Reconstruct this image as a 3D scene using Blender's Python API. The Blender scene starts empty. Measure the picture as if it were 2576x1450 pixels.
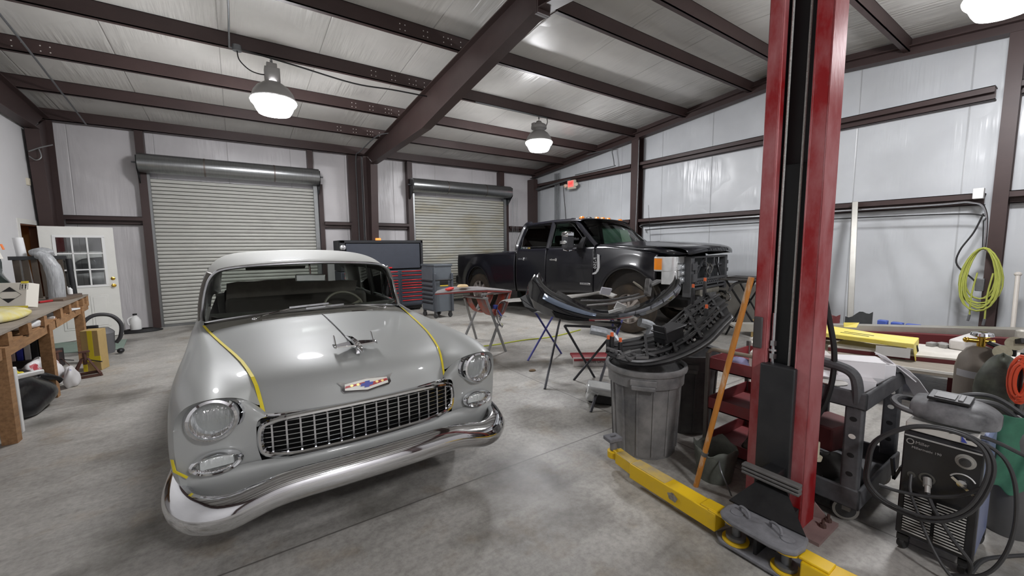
import bpy, bmesh, math, random
from mathutils import Vector, Matrix, Euler
random.seed(7)
PI = math.pi
SC = bpy.context.scene
COL = SC.collection

# ---------------------------------------------------------------- camera
def setup_camera():
    yaw, pit, rol = math.radians(34.263), math.radians(-5.806), math.radians(-.5436)
    f = Vector((math.sin(yaw)*math.cos(pit), math.cos(yaw)*math.cos(pit), math.sin(pit)))
    r0 = Vector((math.cos(yaw), -math.sin(yaw), 0)); u0 = r0.cross(f)
    r = math.cos(rol)*r0 + math.sin(rol)*u0
    u = -math.sin(rol)*r0 + math.cos(rol)*u0
    cam = bpy.data.cameras.new('camera')
    cam.sensor_width = 36; cam.lens = 1017/2576*36; cam.clip_start = .05
    o = bpy.data.objects.new('camera', cam); COL.objects.link(o)
    m = Matrix((r, u, -f)).transposed().to_4x4(); m.translation = (0, 0, 1.61)
    o.matrix_world = m
    SC.camera = o
setup_camera()

# ---------------------------------------------------------------- world, exposure
W = bpy.data.worlds.new('world'); SC.world = W; W.use_nodes = True
W.node_tree.nodes['Background'].inputs[0].default_value = (.8, .85, 1, 1)
W.node_tree.nodes['Background'].inputs[1].default_value = .3
SC.view_settings.view_transform = 'Standard'
SC.view_settings.look = 'None'
SC.view_settings.gamma = 1
SC.view_settings.use_curve_mapping = False
SC.view_settings.exposure = 1.42
LAMP_POWER = 62.0

# ---------------------------------------------------------------- materials
def s2l(c):
    return tuple(((x/255)/12.92 if x/255 <= .04045 else ((x/255+.055)/1.055)**2.4) for x in c)
MATS = {}
def mat(name, rgb, rough=.5, metal=0, noise=0, nscale=8, bump=0, bscale=40, stretch=(1, 1, 1), coat=0, rgb2=None, emit=0, alpha=1, spec=.5, contrast=None):
    """procedural principled material; rgb in 0-255 display values; noise mixes rgb with rgb2 (or a darker rgb)"""
    if name in MATS: return MATS[name]
    m = bpy.data.materials.new(name); m.use_nodes = True
    nt = m.node_tree; N = nt.nodes; L = nt.links
    p = N['Principled BSDF']
    c = s2l(rgb)
    p.inputs['Base Color'].default_value = (*c, 1)
    p.inputs['Roughness'].default_value = rough
    p.inputs['Metallic'].default_value = metal
    p.inputs['Specular IOR Level'].default_value = spec
    p.inputs['Coat Weight'].default_value = coat
    p.inputs['Coat Roughness'].default_value = .06
    if alpha < 1: p.inputs['Alpha'].default_value = alpha
    if emit:
        p.inputs['Emission Color'].default_value = (*c, 1); p.inputs['Emission Strength'].default_value = emit
    if noise or bump:
        tc = N.new('ShaderNodeTexCoord'); mp = N.new('ShaderNodeMapping'); mp.inputs['Scale'].default_value = stretch
        L.new(tc.outputs['Object'], mp.inputs['Vector'])
    if noise:
        n = N.new('ShaderNodeTexNoise'); n.inputs['Scale'].default_value = nscale; n.inputs['Detail'].default_value = 6; n.inputs['Roughness'].default_value = .62
        L.new(mp.outputs[0], n.inputs['Vector'])
        rp = N.new('ShaderNodeValToRGB')
        lo, hi = contrast or (.32, .68)
        rp.color_ramp.elements[0].position = lo; rp.color_ramp.elements[1].position = hi
        c2 = s2l(rgb2) if rgb2 else tuple(x*.45 for x in c)
        rp.color_ramp.elements[0].color = (*[a+(b-a)*noise for a, b in zip(c, c2)], 1)
        rp.color_ramp.elements[1].color = (*c, 1)
        L.new(n.outputs['Fac'], rp.inputs[0]); L.new(rp.outputs[0], p.inputs['Base Color'])
    if bump:
        n2 = N.new('ShaderNodeTexNoise'); n2.inputs['Scale'].default_value = bscale; n2.inputs['Detail'].default_value = 4
        L.new(mp.outputs[0], n2.inputs['Vector'])
        b = N.new('ShaderNodeBump'); b.inputs['Strength'].default_value = bump; b.inputs['Distance'].default_value = .01
        L.new(n2.outputs['Fac'], b.inputs['Height']); L.new(b.outputs[0], p.inputs['Normal'])
    MATS[name] = m
    return m
def glass(name, tint=(255, 255, 255), gloss=.12, rough=.02, bump=0, bscale=60, stretch=(1, 1, 1), ior=1.45):
    """thin pane: tinted see-through mixed with a mirror-like reflection"""
    if name in MATS: return MATS[name]
    m = bpy.data.materials.new(name); m.use_nodes = True
    nt = m.node_tree; N = nt.nodes; L = nt.links
    N.remove(N['Principled BSDF'])
    t = N.new('ShaderNodeBsdfTransparent'); t.inputs[0].default_value = (*s2l(tint), 1)
    g = N.new('ShaderNodeBsdfGlossy'); g.inputs['Roughness'].default_value = rough
    fr = N.new('ShaderNodeFresnel'); fr.inputs[0].default_value = ior
    ad = N.new('ShaderNodeMath'); ad.operation = 'ADD'; ad.inputs[1].default_value = gloss; ad.use_clamp = True
    mx = N.new('ShaderNodeMixShader')
    L.new(fr.outputs[0], ad.inputs[0]); L.new(ad.outputs[0], mx.inputs[0]); L.new(t.outputs[0], mx.inputs[1]); L.new(g.outputs[0], mx.inputs[2])
    L.new(mx.outputs[0], N['Material Output'].inputs[0])
    if bump:
        tc = N.new('ShaderNodeTexCoord'); mp = N.new('ShaderNodeMapping'); mp.inputs['Scale'].default_value = stretch
        L.new(tc.outputs['Object'], mp.inputs['Vector'])
        n2 = N.new('ShaderNodeTexNoise'); n2.inputs['Scale'].default_value = bscale; n2.inputs['Detail'].default_value = 2
        L.new(mp.outputs[0], n2.inputs['Vector'])
        b = N.new('ShaderNodeBump'); b.inputs['Strength'].default_value = bump; b.inputs['Distance'].default_value = .01
        L.new(n2.outputs['Fac'], b.inputs['Height']); L.new(b.outputs[0], g.inputs['Normal'])
    MATS[name] = m
    return m

# ---------------------------------------------------------------- mesh builder
class MB:
    def __init__(s): s.v = []; s.f = []
    def add(s, vs, fs):
        n = len(s.v); s.v += [Vector(p) for p in vs]; s.f += [[i+n for i in f] for f in fs]; return s
    def box(s, c, d, rot=None):
        """box with centre c and full dimensions d, rot = (rx,ry,rz) in degrees"""
        x, y, z = [k/2 for k in d]
        vs = [Vector(p) for p in ((-x,-y,-z),(x,-y,-z),(x,y,-z),(-x,y,-z),(-x,-y,z),(x,-y,z),(x,y,z),(-x,y,z))]
        if rot: R = Euler([math.radians(a) for a in rot]).to_matrix(); vs = [R @ p for p in vs]
        return s.add([p+Vector(c) for p in vs], [(0,3,2,1),(4,5,6,7),(0,1,5,4),(1,2,6,5),(2,3,7,6),(3,0,4,7)])
    def bb(s, x0, x1, y0, y1, z0, z1): return s.box(((x0+x1)/2,(y0+y1)/2,(z0+z1)/2),(abs(x1-x0),abs(y1-y0),abs(z1-z0)))
    def bar(s, a, b, w, h, up=(0,0,1)):
        """rectangular bar from a to b"""
        a, b = Vector(a), Vector(b); d = (b-a).normalized(); u = Vector(up)
        if abs(d.dot(u)) > .98: u = Vector((0,1,0))
        x = d.cross(u).normalized()*w/2; y = x.normalized().cross(d)*h/2
        return s.add([a-x-y,a+x-y,a+x+y,a-x+y,b-x-y,b+x-y,b+x+y,b-x+y], [(0,3,2,1),(4,5,6,7),(0,1,5,4),(1,2,6,5),(2,3,7,6),(3,0,4,7)])
    def tube(s, pts, r, n=8, closed=False, flat=None, caps=True):
        """tube along pts; r radius or list of radii"""
        P = [Vector(p) for p in pts]; m = len(P); R = r if isinstance(r, (list, tuple)) else [r]*m
        up = None; vs = []; fs = []
        for i in range(m):
            if closed: d = P[(i+1) % m]-P[i-1]
            else: d = P[min(i+1, m-1)]-P[max(i-1, 0)]
            d.normalize()
            if up is None: up = Vector((0,0,1)) if abs(d.z) < .9 else Vector((1,0,0))
            x = d.cross(up)
            if x.length < 1e-5: x = d.orthogonal()
            x.normalize(); y = x.cross(d).normalized(); up = y
            for k in range(n):
                a = 2*PI*k/n
                vs.append(P[i]+x*math.cos(a)*R[i]+y*math.sin(a)*R[i]*(flat or 1))
        for i in range(m if closed else m-1):
            j = (i+1) % m
            for k in range(n): fs.append((i*n+k, i*n+(k+1) % n, j*n+(k+1) % n, j*n+k))
        if not closed and caps: fs += [tuple(range(n))[::-1], tuple(range((m-1)*n, m*n))]
        return s.add(vs, fs)
    def lathe(s, prof, n=24, c=(0,0,0), axis=(0,0,1), a0=0, a1=2*PI, sx=1, sy=1):
        """profile [(r,h)] turned about axis through c"""
        q = Vector((0,0,1)).rotation_difference(Vector(axis)); full = abs(a1-a0-2*PI) < 1e-6
        cnt = n if full else n+1; vs = []; fs = []
        for r, h in prof:
            for k in range(cnt):
                a = a0+(a1-a0)*k/n; vs.append(q @ Vector((r*math.cos(a)*sx, r*math.sin(a)*sy, h))+Vector(c))
        for i in range(len(prof)-1):
            for k in range(n):
                k2 = (k+1) % cnt; fs.append((i*cnt+k, i*cnt+k2, (i+1)*cnt+k2, (i+1)*cnt+k))
        return s.add(vs, fs)
    def disc(s, c, r, axis=(0,0,1), n=16):
        q = Vector((0,0,1)).rotation_difference(Vector(axis))
        return s.add([q @ Vector((r*math.cos(2*PI*k/n), r*math.sin(2*PI*k/n), 0))+Vector(c) for k in range(n)], [tuple(range(n))])
    def cyl(s, a, b, r, n=16, r2=None):
        return s.tube([a, b], [r, r if r2 is None else r2], n)
    def ball(s, c, d, nu=12, nv=8):
        """ellipsoid of full dimensions d"""
        vs = []; fs = []
        for i in range(nv+1):
            t = PI*i/nv
            for k in range(nu):
                a = 2*PI*k/nu; vs.append((c[0]+d[0]/2*math.sin(t)*math.cos(a), c[1]+d[1]/2*math.sin(t)*math.sin(a), c[2]+d[2]/2*math.cos(t)))
        for i in range(nv):
            for k in range(nu): fs.append((i*nu+k, (i+1)*nu+k, (i+1)*nu+(k+1) % nu, i*nu+(k+1) % nu))
        return s.add(vs, fs)
    def grid(s, rows, flip=False, closed=False):
        """rows: list of equally long point lists"""
        n = len(rows[0]); vs = [p for r in rows for p in r]; fs = []
        for i in range(len(rows)-1):
            for k in range(n if closed else n-1):
                q = (i*n+k, i*n+(k+1) % n, (i+1)*n+(k+1) % n, (i+1)*n+k); fs.append(q[::-1] if flip else q)
        return s.add(vs, fs)
    def prism(s, poly, h, M=None):
        """2-D polygon extruded by h along local z, then transformed by matrix M"""
        n = len(poly); vs = [Vector((x, y, 0)) for x, y in poly]+[Vector((x, y, h)) for x, y in poly]
        if M is not None: vs = [M @ p for p in vs]
        fs = [tuple(range(n))[::-1], tuple(range(n, 2*n))]+[(i, (i+1) % n, n+(i+1) % n, n+i) for i in range(n)]
        return s.add(vs, fs)
    def mirror(s, x=0):
        n = len(s.v); vs = [Vector((2*x-p.x, p.y, p.z)) for p in s.v]; s.f += [[i+n for i in f[::-1]] for f in s.f]; s.v += vs; return s
    def xform(s, M): s.v = [M @ p for p in s.v]; return s
    def shift(s, d): d = Vector(d); s.v = [p+d for p in s.v]; return s
    def rotz(s, a, c=(0,0,0)):
        R = Matrix.Rotation(a, 3, 'Z'); c = Vector(c); s.v = [R @ (p-c)+c for p in s.v]; return s
def frame(o, x, y):
    """matrix with origin o and in-plane axes x, y"""
    x = Vector(x).normalized(); y = Vector(y); z = x.cross(y).normalized(); y = z.cross(x)
    m = Matrix((x, y, z)).transposed().to_4x4(); m.translation = o; return m

def obj(name, mb, m, parent=None, smooth=False, bevel=0, sub=0, solid=0, world=False, loc=None, rotz=0, merge=0, recalc=True, angle=35):
    """link one mesh object. world=True: the vertices are room coordinates (parent unrotated)"""
    me = bpy.data.meshes.new(name); vs = mb.v
    if world and parent is not None: vs = [p-parent.location for p in vs]
    if loc is not None and parent is None: vs = [p-Vector(loc) for p in vs] if world else vs
    me.from_pydata([tuple(p) for p in vs], [], [tuple(f) for f in mb.f])
    if merge or recalc:
        b = bmesh.new(); b.from_mesh(me)
        if merge: bmesh.ops.remove_doubles(b, verts=b.verts, dist=merge)
        if recalc: bmesh.ops.recalc_face_normals(b, faces=b.faces)
        b.to_mesh(me); b.free()
    me.materials.append(m)
    o = bpy.data.objects.new(name, me); COL.objects.link(o)
    if parent is not None: o.parent = parent
    if loc is not None: o.location = loc
    if rotz: o.rotation_euler.z = rotz
    if solid:
        k = o.modifiers.new('thickness', 'SOLIDIFY'); k.thickness = solid; k.offset = 0
    if bevel:
        k = o.modifiers.new('bevel', 'BEVEL'); k.width = bevel; k.segments = 2; k.limit_method = 'ANGLE'; k.angle_limit = math.radians(40)
    if sub:
        k = o.modifiers.new('smooth', 'SUBSURF'); k.levels = sub; k.render_levels = sub
    if smooth or sub or bevel:
        for p in me.polygons: p.use_smooth = True
        if not sub:
            try: me.set_sharp_from_angle(angle=math.radians(angle))
            except Exception: pass
    return o
def tag(o, label, cat, group=None, kind=None):
    o['label'] = label; o['category'] = cat
    if group: o['group'] = group
    if kind: o['kind'] = kind
    return o
def thing(name, label, cat, loc=(0,0,0), rotz=0, group=None):
    o = bpy.data.objects.new(name, None); COL.objects.link(o); o.empty_display_size = .1
    o.location = loc; o.rotation_euler = (0, 0, rotz); tag(o, label, cat, group); return o
def struct(name, mb, m, **k):
    o = obj(name, mb, m, **k); o['kind'] = 'structure'; return o
TRIM = [0]
def trim(mb, m, **k):
    TRIM[0] += 1; return struct('trim_%d' % TRIM[0], mb, m, **k)
def child(o, name, src): return src
def dup(root, loc, rotz=None, label=None, group=None):
    r = root.copy(); COL.objects.link(r); r.location = loc
    if rotz is not None: r.rotation_euler.z = rotz
    if label: r['label'] = label
    if group: r['group'] = group
    for ch in list(root.children):
        c = ch.copy(); COL.objects.link(c); c.parent = r
        for g in list(ch.children):
            d = g.copy(); COL.objects.link(d); d.parent = c
    return r
def text(name, s, size, M, m, parent, depth=.002, world=True, align='CENTER', sx=1):
    """lettering as a thin raised mesh; M places it (x = reading direction, z = outwards)"""
    cu = bpy.data.curves.new(name, 'FONT'); cu.body = s; cu.size = size; cu.extrude = depth/2; cu.align_x = align; cu.align_y = 'CENTER'; cu.resolution_u = 2
    t = bpy.data.objects.new('lettering_source', cu); COL.objects.link(t)
    dg = bpy.context.evaluated_depsgraph_get()
    me = bpy.data.meshes.new_from_object(t.evaluated_get(dg)); bpy.data.objects.remove(t); bpy.data.curves.remove(cu)
    off = Matrix.Translation(-parent.location) if (world and parent is not None) else Matrix()
    me.transform(off @ M @ Matrix.Diagonal((sx, 1, 1, 1)))
    me.materials.clear(); me.materials.append(m)
    o = bpy.data.objects.new(name, me); COL.objects.link(o)
    if parent is not None: o.parent = parent
    return o
def lerp(a, b, t): return a+(b-a)*t
def interp(x, table):
    """piecewise-linear lookup; table = [(x, value or tuple)]"""
    if x <= table[0][0]: return table[0][1]
    for (x0, v0), (x1, v1) in zip(table, table[1:]):
        if x <= x1:
            t = (x-x0)/(x1-x0)
            return tuple(lerp(p, q, t) for p, q in zip(v0, v1)) if isinstance(v0, tuple) else lerp(v0, v1, t)
    return table[-1][1]
def spline(pts, n=8, closed=False):
    """Catmull-Rom through pts"""
    P = [Vector(p) for p in pts]; m = len(P); out = []
    rng = range(m) if closed else range(m-1)
    for i in rng:
        if closed: a, b, c, d = P[i-1], P[i], P[(i+1) % m], P[(i+2) % m]
        else: a, b, c, d = P[max(i-1, 0)], P[i], P[i+1], P[min(i+2, m-1)]
        for k in range(n):
            t = k/n; out.append(.5*((2*b)+(c-a)*t+(2*a-5*b+4*c-d)*t*t+(3*b-a-3*c+d)*t**3))
    if not closed: out.append(P[-1])
    return out

# shared materials
STEEL = mat('brown_steel', (66, 50, 48), .5, 0, noise=.35, nscale=3, bump=.05, bscale=60)
CHROME = mat('chrome', (225, 226, 228), .06, 1)
CHROME2 = mat('dull_chrome', (205, 206, 208), .22, 1, noise=.2, nscale=30)
GALV = mat('galvanised_steel', (150, 152, 152), .38, .85, noise=.25, nscale=14)
BLACKP = mat('black_plastic', (22, 22, 24), .45, 0, noise=.4, nscale=20, rgb2=(50, 50, 52))
BLACKM = mat('black_metal', (20, 20, 22), .4, .2)
RUBBER = mat('tyre_rubber', (26, 25, 24), .8, 0, noise=.5, nscale=9, rgb2=(74, 62, 50))
WHITE = mat('white_paint', (225, 224, 218), .45, 0, noise=.1, nscale=6)
WHITEP = mat('white_plastic', (228, 228, 226), .4)
WOOD = mat('raw_timber', (168, 128, 88), .75, 0, noise=.6, nscale=6, stretch=(6, 1, 6), rgb2=(96, 66, 42))
CARD = mat('cardboard', (176, 150, 98), .85, 0, noise=.25, nscale=5)
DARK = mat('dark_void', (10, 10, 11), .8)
GREYM = mat('grey_metal', (120, 122, 124), .45, .6, noise=.3, nscale=20)
CORD = mat('black_cord', (24, 23, 24), .6)
# ================================================================ ROOM
XL, XR, YB, YF, RIDGE = -2.82, 8.64, 11.22, -3.85, 3.7
def roof_z(y): return 3.987+(11.03-max(y, 2*RIDGE-y))/12     # underside of the purlins

def floor_material():
    m = bpy.data.materials.new('concrete_floor'); m.use_nodes = True
    nt = m.node_tree; N = nt.nodes; L = nt.links; p = N['Principled BSDF']
    tc = N.new('ShaderNodeTexCoord')
    def noise(scale, detail=6, rough=.6, stretch=(1, 1, 1)):
        mp = N.new('ShaderNodeMapping'); mp.inputs['Scale'].default_value = stretch; L.new(tc.outputs['Object'], mp.inputs[0])
        n = N.new('ShaderNodeTexNoise'); n.inputs['Scale'].default_value = scale; n.inputs['Detail'].default_value = detail; n.inputs['Roughness'].default_value = rough
        L.new(mp.outputs[0], n.inputs['Vector']); return n.outputs['Fac']
    def ramp(src, stops):
        r = N.new('ShaderNodeValToRGB'); e = r.color_ramp.elements
        while len(e) < len(stops): e.new(.5)
        for k, (pos, c) in zip(e, stops): k.position = pos; k.color = (*s2l(c), 1)
        L.new(src, r.inputs[0]); return r.outputs[0]
    def mix(a, b, f, mode='MIX'):
        x = N.new('ShaderNodeMix'); x.data_type = 'RGBA'; x.blend_type = mode
        L.new(a, x.inputs[6]); L.new(b, x.inputs[7])
        if isinstance(f, float): x.inputs[0].default_value = f
        else: L.new(f, x.inputs[0])
        return x.outputs[2]
    base = ramp(noise(1.1, 8, .68), [(.28, (142, 139, 134)), (.5, (172, 169, 163)), (.72, (192, 189, 183))])
    fine = ramp(noise(28, 5, .7), [(.25, (120, 116, 110)), (.6, (255, 255, 255)), (1, (255, 255, 255))])
    c = mix(base, fine, .45, 'MULTIPLY')
    streak = ramp(noise(2.2, 5, .6, (.7, 5, 1)), [(.3, (120, 116, 110)), (.5, (255, 255, 255)), (1, (255, 255, 255))])
    c = mix(c, streak, .22, 'MULTIPLY')
    stain = ramp(noise(.75, 4, .55), [(.34, (112, 104, 96)), (.46, (255, 255, 255)), (1, (255, 255, 255))])
    c = mix(c, stain, .7, 'MULTIPLY')
    warm = ramp(noise(2.6, 6, .6), [(.55, (255, 255, 255)), (.72, (222, 198, 164)), (1, (210, 180, 140))])
    c = mix(c, warm, .5, 'MULTIPLY')
    # saw-cut joints
    sx = N.new('ShaderNodeSeparateXYZ'); L.new(tc.outputs['Object'], sx.inputs[0])
    def line(out, pos, w):
        a = N.new('ShaderNodeMath'); a.operation = 'SUBTRACT'; a.inputs[1].default_value = pos; L.new(out, a.inputs[0])
        b = N.new('ShaderNodeMath'); b.operation = 'ABSOLUTE'; L.new(a.outputs[0], b.inputs[0])
        d = N.new('ShaderNodeMath'); d.operation = 'LESS_THAN'; d.inputs[1].default_value = w; L.new(b.outputs[0], d.inputs[0]); return d.outputs[0]
    cur = None
    for o, pos in ((sx.outputs[1], 2.355), (sx.outputs[1], 5.95), (sx.outputs[1], -1.3), (sx.outputs[0], 2.9), (sx.outputs[0], 6.6)):
        l = line(o, pos, .006)
        if cur is None: cur = l
        else:
            a = N.new('ShaderNodeMath'); a.operation = 'MAXIMUM'; L.new(cur, a.inputs[0]); L.new(l, a.inputs[1]); cur = a.outputs[0]
    dk = N.new('ShaderNodeRGB'); dk.outputs[0].default_value = (*s2l((84, 80, 76)), 1)
    f = N.new('ShaderNodeMath'); f.operation = 'MULTIPLY'; f.inputs[1].default_value = .75; L.new(cur, f.inputs[0])
    c = mix(c, dk.outputs[0], f.outputs[0])
    L.new(c, p.inputs['Base Color'])
    r = N.new('ShaderNodeMapRange'); r.inputs[3].default_value = .3; r.inputs[4].default_value = .62; L.new(noise(1.6, 5), r.inputs[0]); L.new(r.outputs[0], p.inputs['Roughness'])
    b = N.new('ShaderNodeBump'); b.inputs['Strength'].default_value = .12; b.inputs['Distance'].default_value = .004; L.new(noise(60, 4), b.inputs['Height']); L.new(b.outputs[0], p.inputs['Normal'])
    return m
def vinyl_material(name, rgb, along, across, bump=.5, seam_axis=None, seam=1.22, rough=.34, big=.5):
    """white vinyl-faced insulation: long soft wrinkles and taped seams; along/across = noise stretch"""
    m = bpy.data.materials.new(name); m.use_nodes = True
    nt = m.node_tree; N = nt.nodes; L = nt.links; p = N['Principled BSDF']
    p.inputs['Roughness'].default_value = rough
    tc = N.new('ShaderNodeTexCoord')
    def noise(scale, st, detail=3):
        mp = N.new('ShaderNodeMapping'); mp.inputs['Scale'].default_value = st; L.new(tc.outputs['Object'], mp.inputs[0])
        n = N.new('ShaderNodeTexNoise'); n.inputs['Scale'].default_value = scale; n.inputs['Detail'].default_value = detail; L.new(mp.outputs[0], n.inputs['Vector']); return n.outputs['Fac']
    # wrinkles come and go in patches
    w = noise(1, along, 2); g = noise(1.3, (1, 1, 1), 2); soft = noise(1, across, 2)
    k = N.new('ShaderNodeMapRange'); k.inputs[1].default_value = .42; k.inputs[2].default_value = .7; L.new(g, k.inputs[0])
    mu = N.new('ShaderNodeMath'); mu.operation = 'MULTIPLY'; L.new(w, mu.inputs[0]); L.new(k.outputs[0], mu.inputs[1])
    ad = N.new('ShaderNodeMath'); ad.operation = 'MULTIPLY_ADD'; ad.inputs[1].default_value = big; L.new(soft, ad.inputs[0]); L.new(mu.outputs[0], ad.inputs[2])
    h = ad.outputs[0]
    col = N.new('ShaderNodeRGB'); col.outputs[0].default_value = (*s2l(rgb), 1)
    c = col.outputs[0]
    if seam_axis is not None:
        sx = N.new('ShaderNodeSeparateXYZ'); L.new(tc.outputs['Object'], sx.inputs[0])
        a = N.new('ShaderNodeMath'); a.operation = 'PINGPONG'; a.inputs[1].default_value = seam/2; L.new(sx.outputs[seam_axis], a.inputs[0])
        d = N.new('ShaderNodeMapRange'); d.inputs[1].default_value = 0; d.inputs[2].default_value = .012; d.inputs[3].default_value = 1; d.inputs[4].default_value = 0; L.new(a.outputs[0], d.inputs[0])
        s = N.new('ShaderNodeMath'); s.operation = 'MULTIPLY_ADD'; s.inputs[1].default_value = -.35; L.new(d.outputs[0], s.inputs[0]); L.new(h, s.inputs[2]); h = s.outputs[0]
        x = N.new('ShaderNodeMix'); x.data_type = 'RGBA'; f = N.new('ShaderNodeMath'); f.operation = 'MULTIPLY'; f.inputs[1].default_value = .28; L.new(d.outputs[0], f.inputs[0]); L.new(f.outputs[0], x.inputs[0])
        L.new(c, x.inputs[6]); x.inputs[7].default_value = (*s2l((120, 118, 114)), 1); c = x.outputs[2]
    dirt = noise(.9, (1, 1, 1), 6)
    r = N.new('ShaderNodeMapRange'); r.inputs[1].default_value = .3; r.inputs[2].default_value = .62; r.inputs[3].default_value = .82; r.inputs[4].default_value = 1; L.new(dirt, r.inputs[0])
    x = N.new('ShaderNodeMix'); x.data_type = 'RGBA'; x.blend_type = 'MULTIPLY'; x.inputs[0].default_value = 1; L.new(c, x.inputs[6]); L.new(r.outputs[0], x.inputs[7])
    L.new(x.outputs[2], p.inputs['Base Color'])
    b = N.new('ShaderNodeBump'); b.inputs['Strength'].default_value = bump; b.inputs['Distance'].default_value = .05; L.new(h, b.inputs['Height']); L.new(b.outputs[0], p.inputs['Normal'])
    return m
V_CEIL = vinyl_material('ceiling_vinyl', (206, 204, 199), (16, 1.1, 1), (3, .8, 1), .5, 0, 1.24)
V_BACK = vinyl_material('back_wall_vinyl', (212, 209, 210), (14, 1, 1.5), (4, 1, 2), .36, 0, 1.24)
V_RIGHT = vinyl_material('right_wall_vinyl', (204, 207, 210), (1, 15, 1.1), (1, 2.6, .8), .5, 1, 1.24, .28)

struct('floor', MB().bb(XL-.1, XR+.1, YF-.1, YB+.1, -.1, 0), floor_material())
struct('ceiling', MB().grid([[(x, y, roof_z(y)+.205) for x in (XL-.1, 3, XR+.1)] for y in (YF-.1, 0, RIDGE, 7, YB+.1)]), V_CEIL, solid=.02)
# walls: the back wall is cut by the two roll-up doors
DOORS = ((-1.37, 1.72), (4.2, 7.28)); DTOP = 3.05
w = MB()
w.bb(XL-.1, DOORS[0][0], YB, YB+.1, 0, 4.3); w.bb(DOORS[0][1], DOORS[1][0], YB, YB+.1, 0, 4.3); w.bb(DOORS[1][1], XR+.1, YB, YB+.1, 0, 4.3)
for a, b in DOORS: w.bb(a, b, YB, YB+.1, DTOP, 4.3)
struct('wall_back', w, V_BACK)
def gable(x):
    return MB().add([(x, YF-.1, 0), (x, YB+.1, 0), (x, YB+.1, roof_z(YB)+.3), (x, RIDGE, roof_z(RIDGE)+.3), (x, YF-.1, roof_z(YF)+.3)], [(0, 1, 2, 3, 4)])
struct('wall_right', gable(XR+.03), V_RIGHT, solid=.06)
struct('wall_front', MB().bb(XL-.1, XR+.1, YF-.1, YF, 0, 4.3), V_BACK)
# left partition wall with a doorway into the office
DW0, DW1, DWT = 9.80, 10.66, 2.06
wl = MB()
wl.add([(XL, YF-.1, 0), (XL, DW0, 0), (XL, DW0, DWT), (XL, DW0, roof_z(DW0)+.3), (XL, RIDGE, roof_z(RIDGE)+.3), (XL, YF-.1, roof_z(YF)+.3)], [(0, 1, 2, 3, 4, 5)])
wl.add([(XL, DW0, DWT), (XL, DW1, DWT), (XL, DW1, roof_z(DW1)+.3), (XL, DW0, roof_z(DW0)+.3)], [(0, 1, 2, 3)])
wl.add([(XL, DW1, 0), (XL, YB, 0), (XL, YB, roof_z(YB)+.3), (XL, DW1, roof_z(DW1)+.3)], [(0, 1, 2, 3)])
struct('wall_left', wl, mat('left_wall_paint', (222, 221, 222), .6, noise=.08, nscale=2, bump=.1, bscale=90), solid=.02)
# a bit of the office behind the doorway
ob = MB(); ob.add([(XL-.9, DW0-.5, 0), (XL-.9, DW1+.6, 0), (XL-.9, DW1+.6, 2.6), (XL-.9, DW0-.5, 2.6)], [(0, 1, 2, 3)])
ob.bb(XL-.92, XL-.02, DW1+.45, DW1+.5, 0, 2.6); ob.bb(XL-.92, XL-.02, DW0-.5, DW0-.45, 0, 2.6); ob.bb(XL-.92, XL-.02, DW0-.5, DW1+.5, 2.55, 2.6); ob.bb(XL-.92, XL-.02, DW0-.5, DW1+.5, -.05, 0)
struct('wall_office', ob, mat('office_wall', (198, 146, 84), .7))
# ---- steel frame: purlins (C-sections), eave strut, rafters, columns, girts
HOLE = mat('bright_bolt', (225, 222, 215), .4, .3)
def csec(mb, a, b, h, fl, dirn, t=.012, lip=.03):
    """C-section from a to b (bottom edge line of the web), flanges towards dirn"""
    a, b, d = Vector(a), Vector(b), Vector(dirn)
    for o, n, hh in ((0, t, h),):
        mb.add([a, b, b+Vector((0, 0, h)), a+Vector((0, 0, h)), a+d*t, b+d*t, b+d*t+Vector((0, 0, h)), a+d*t+Vector((0, 0, h))], [(0,3,2,1),(4,5,6,7),(0,1,5,4),(1,2,6,5),(2,3,7,6),(3,0,4,7)])
    for z0 in (0, h-t):
        q = [a+Vector((0, 0, z0)), b+Vector((0, 0, z0)), b+d*fl+Vector((0, 0, z0)), a+d*fl+Vector((0, 0, z0))]
        mb.add(q+[p+Vector((0, 0, t)) for p in q], [(0,3,2,1),(4,5,6,7),(0,1,5,4),(1,2,6,5),(2,3,7,6),(3,0,4,7)])
    q = [a+d*fl, b+d*fl, b+d*fl+Vector((0, 0, lip)), a+d*fl+Vector((0, 0, lip))]
    mb.add(q, [(0, 1, 2, 3)])
    return mb
PY = [9.58, 8.24, 6.9, 5.52, 4.13]
PY += [2*RIDGE-y for y in PY]
for i, y in enumerate(PY):
    z = roof_z(y); sgn = 1 if y > RIDGE else -1
    o = trim(csec(MB(), (XL, y, z), (XR, y, z), .2, .07, (0, 1, 0)), STEEL)
    if y > 3:                                       # bolt rows either side of the frames
        hb = MB()
        for xc in ((2.95, -2.75) if i else (2.95,)):
            for dx in (-.95, -.88, -.62, -.56, -.32, -.25, -.2, -.05, .35, .41, .52, .58):
                if xc < 0 and dx < .05: continue
                for dz in (.055, .125):
                    if random.random() < .93: hb.disc((xc+dx*(1 if xc > 0 else 1.5), y-.0015, z+dz), .0085, (0, -1, 0), 8)
        b = obj('bolt_row', hb, HOLE, o, recalc=False)
trim(csec(MB(), (XL, 11.0, 3.985), (XR, 11.0, 3.985), .24, .16, (0, 1, 0)), STEEL)
trim(csec(MB(), (XL, -3.7, 3.9), (XR, -3.7, 3.9), .24, .12, (0, -1, 0)), STEEL)
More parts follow.
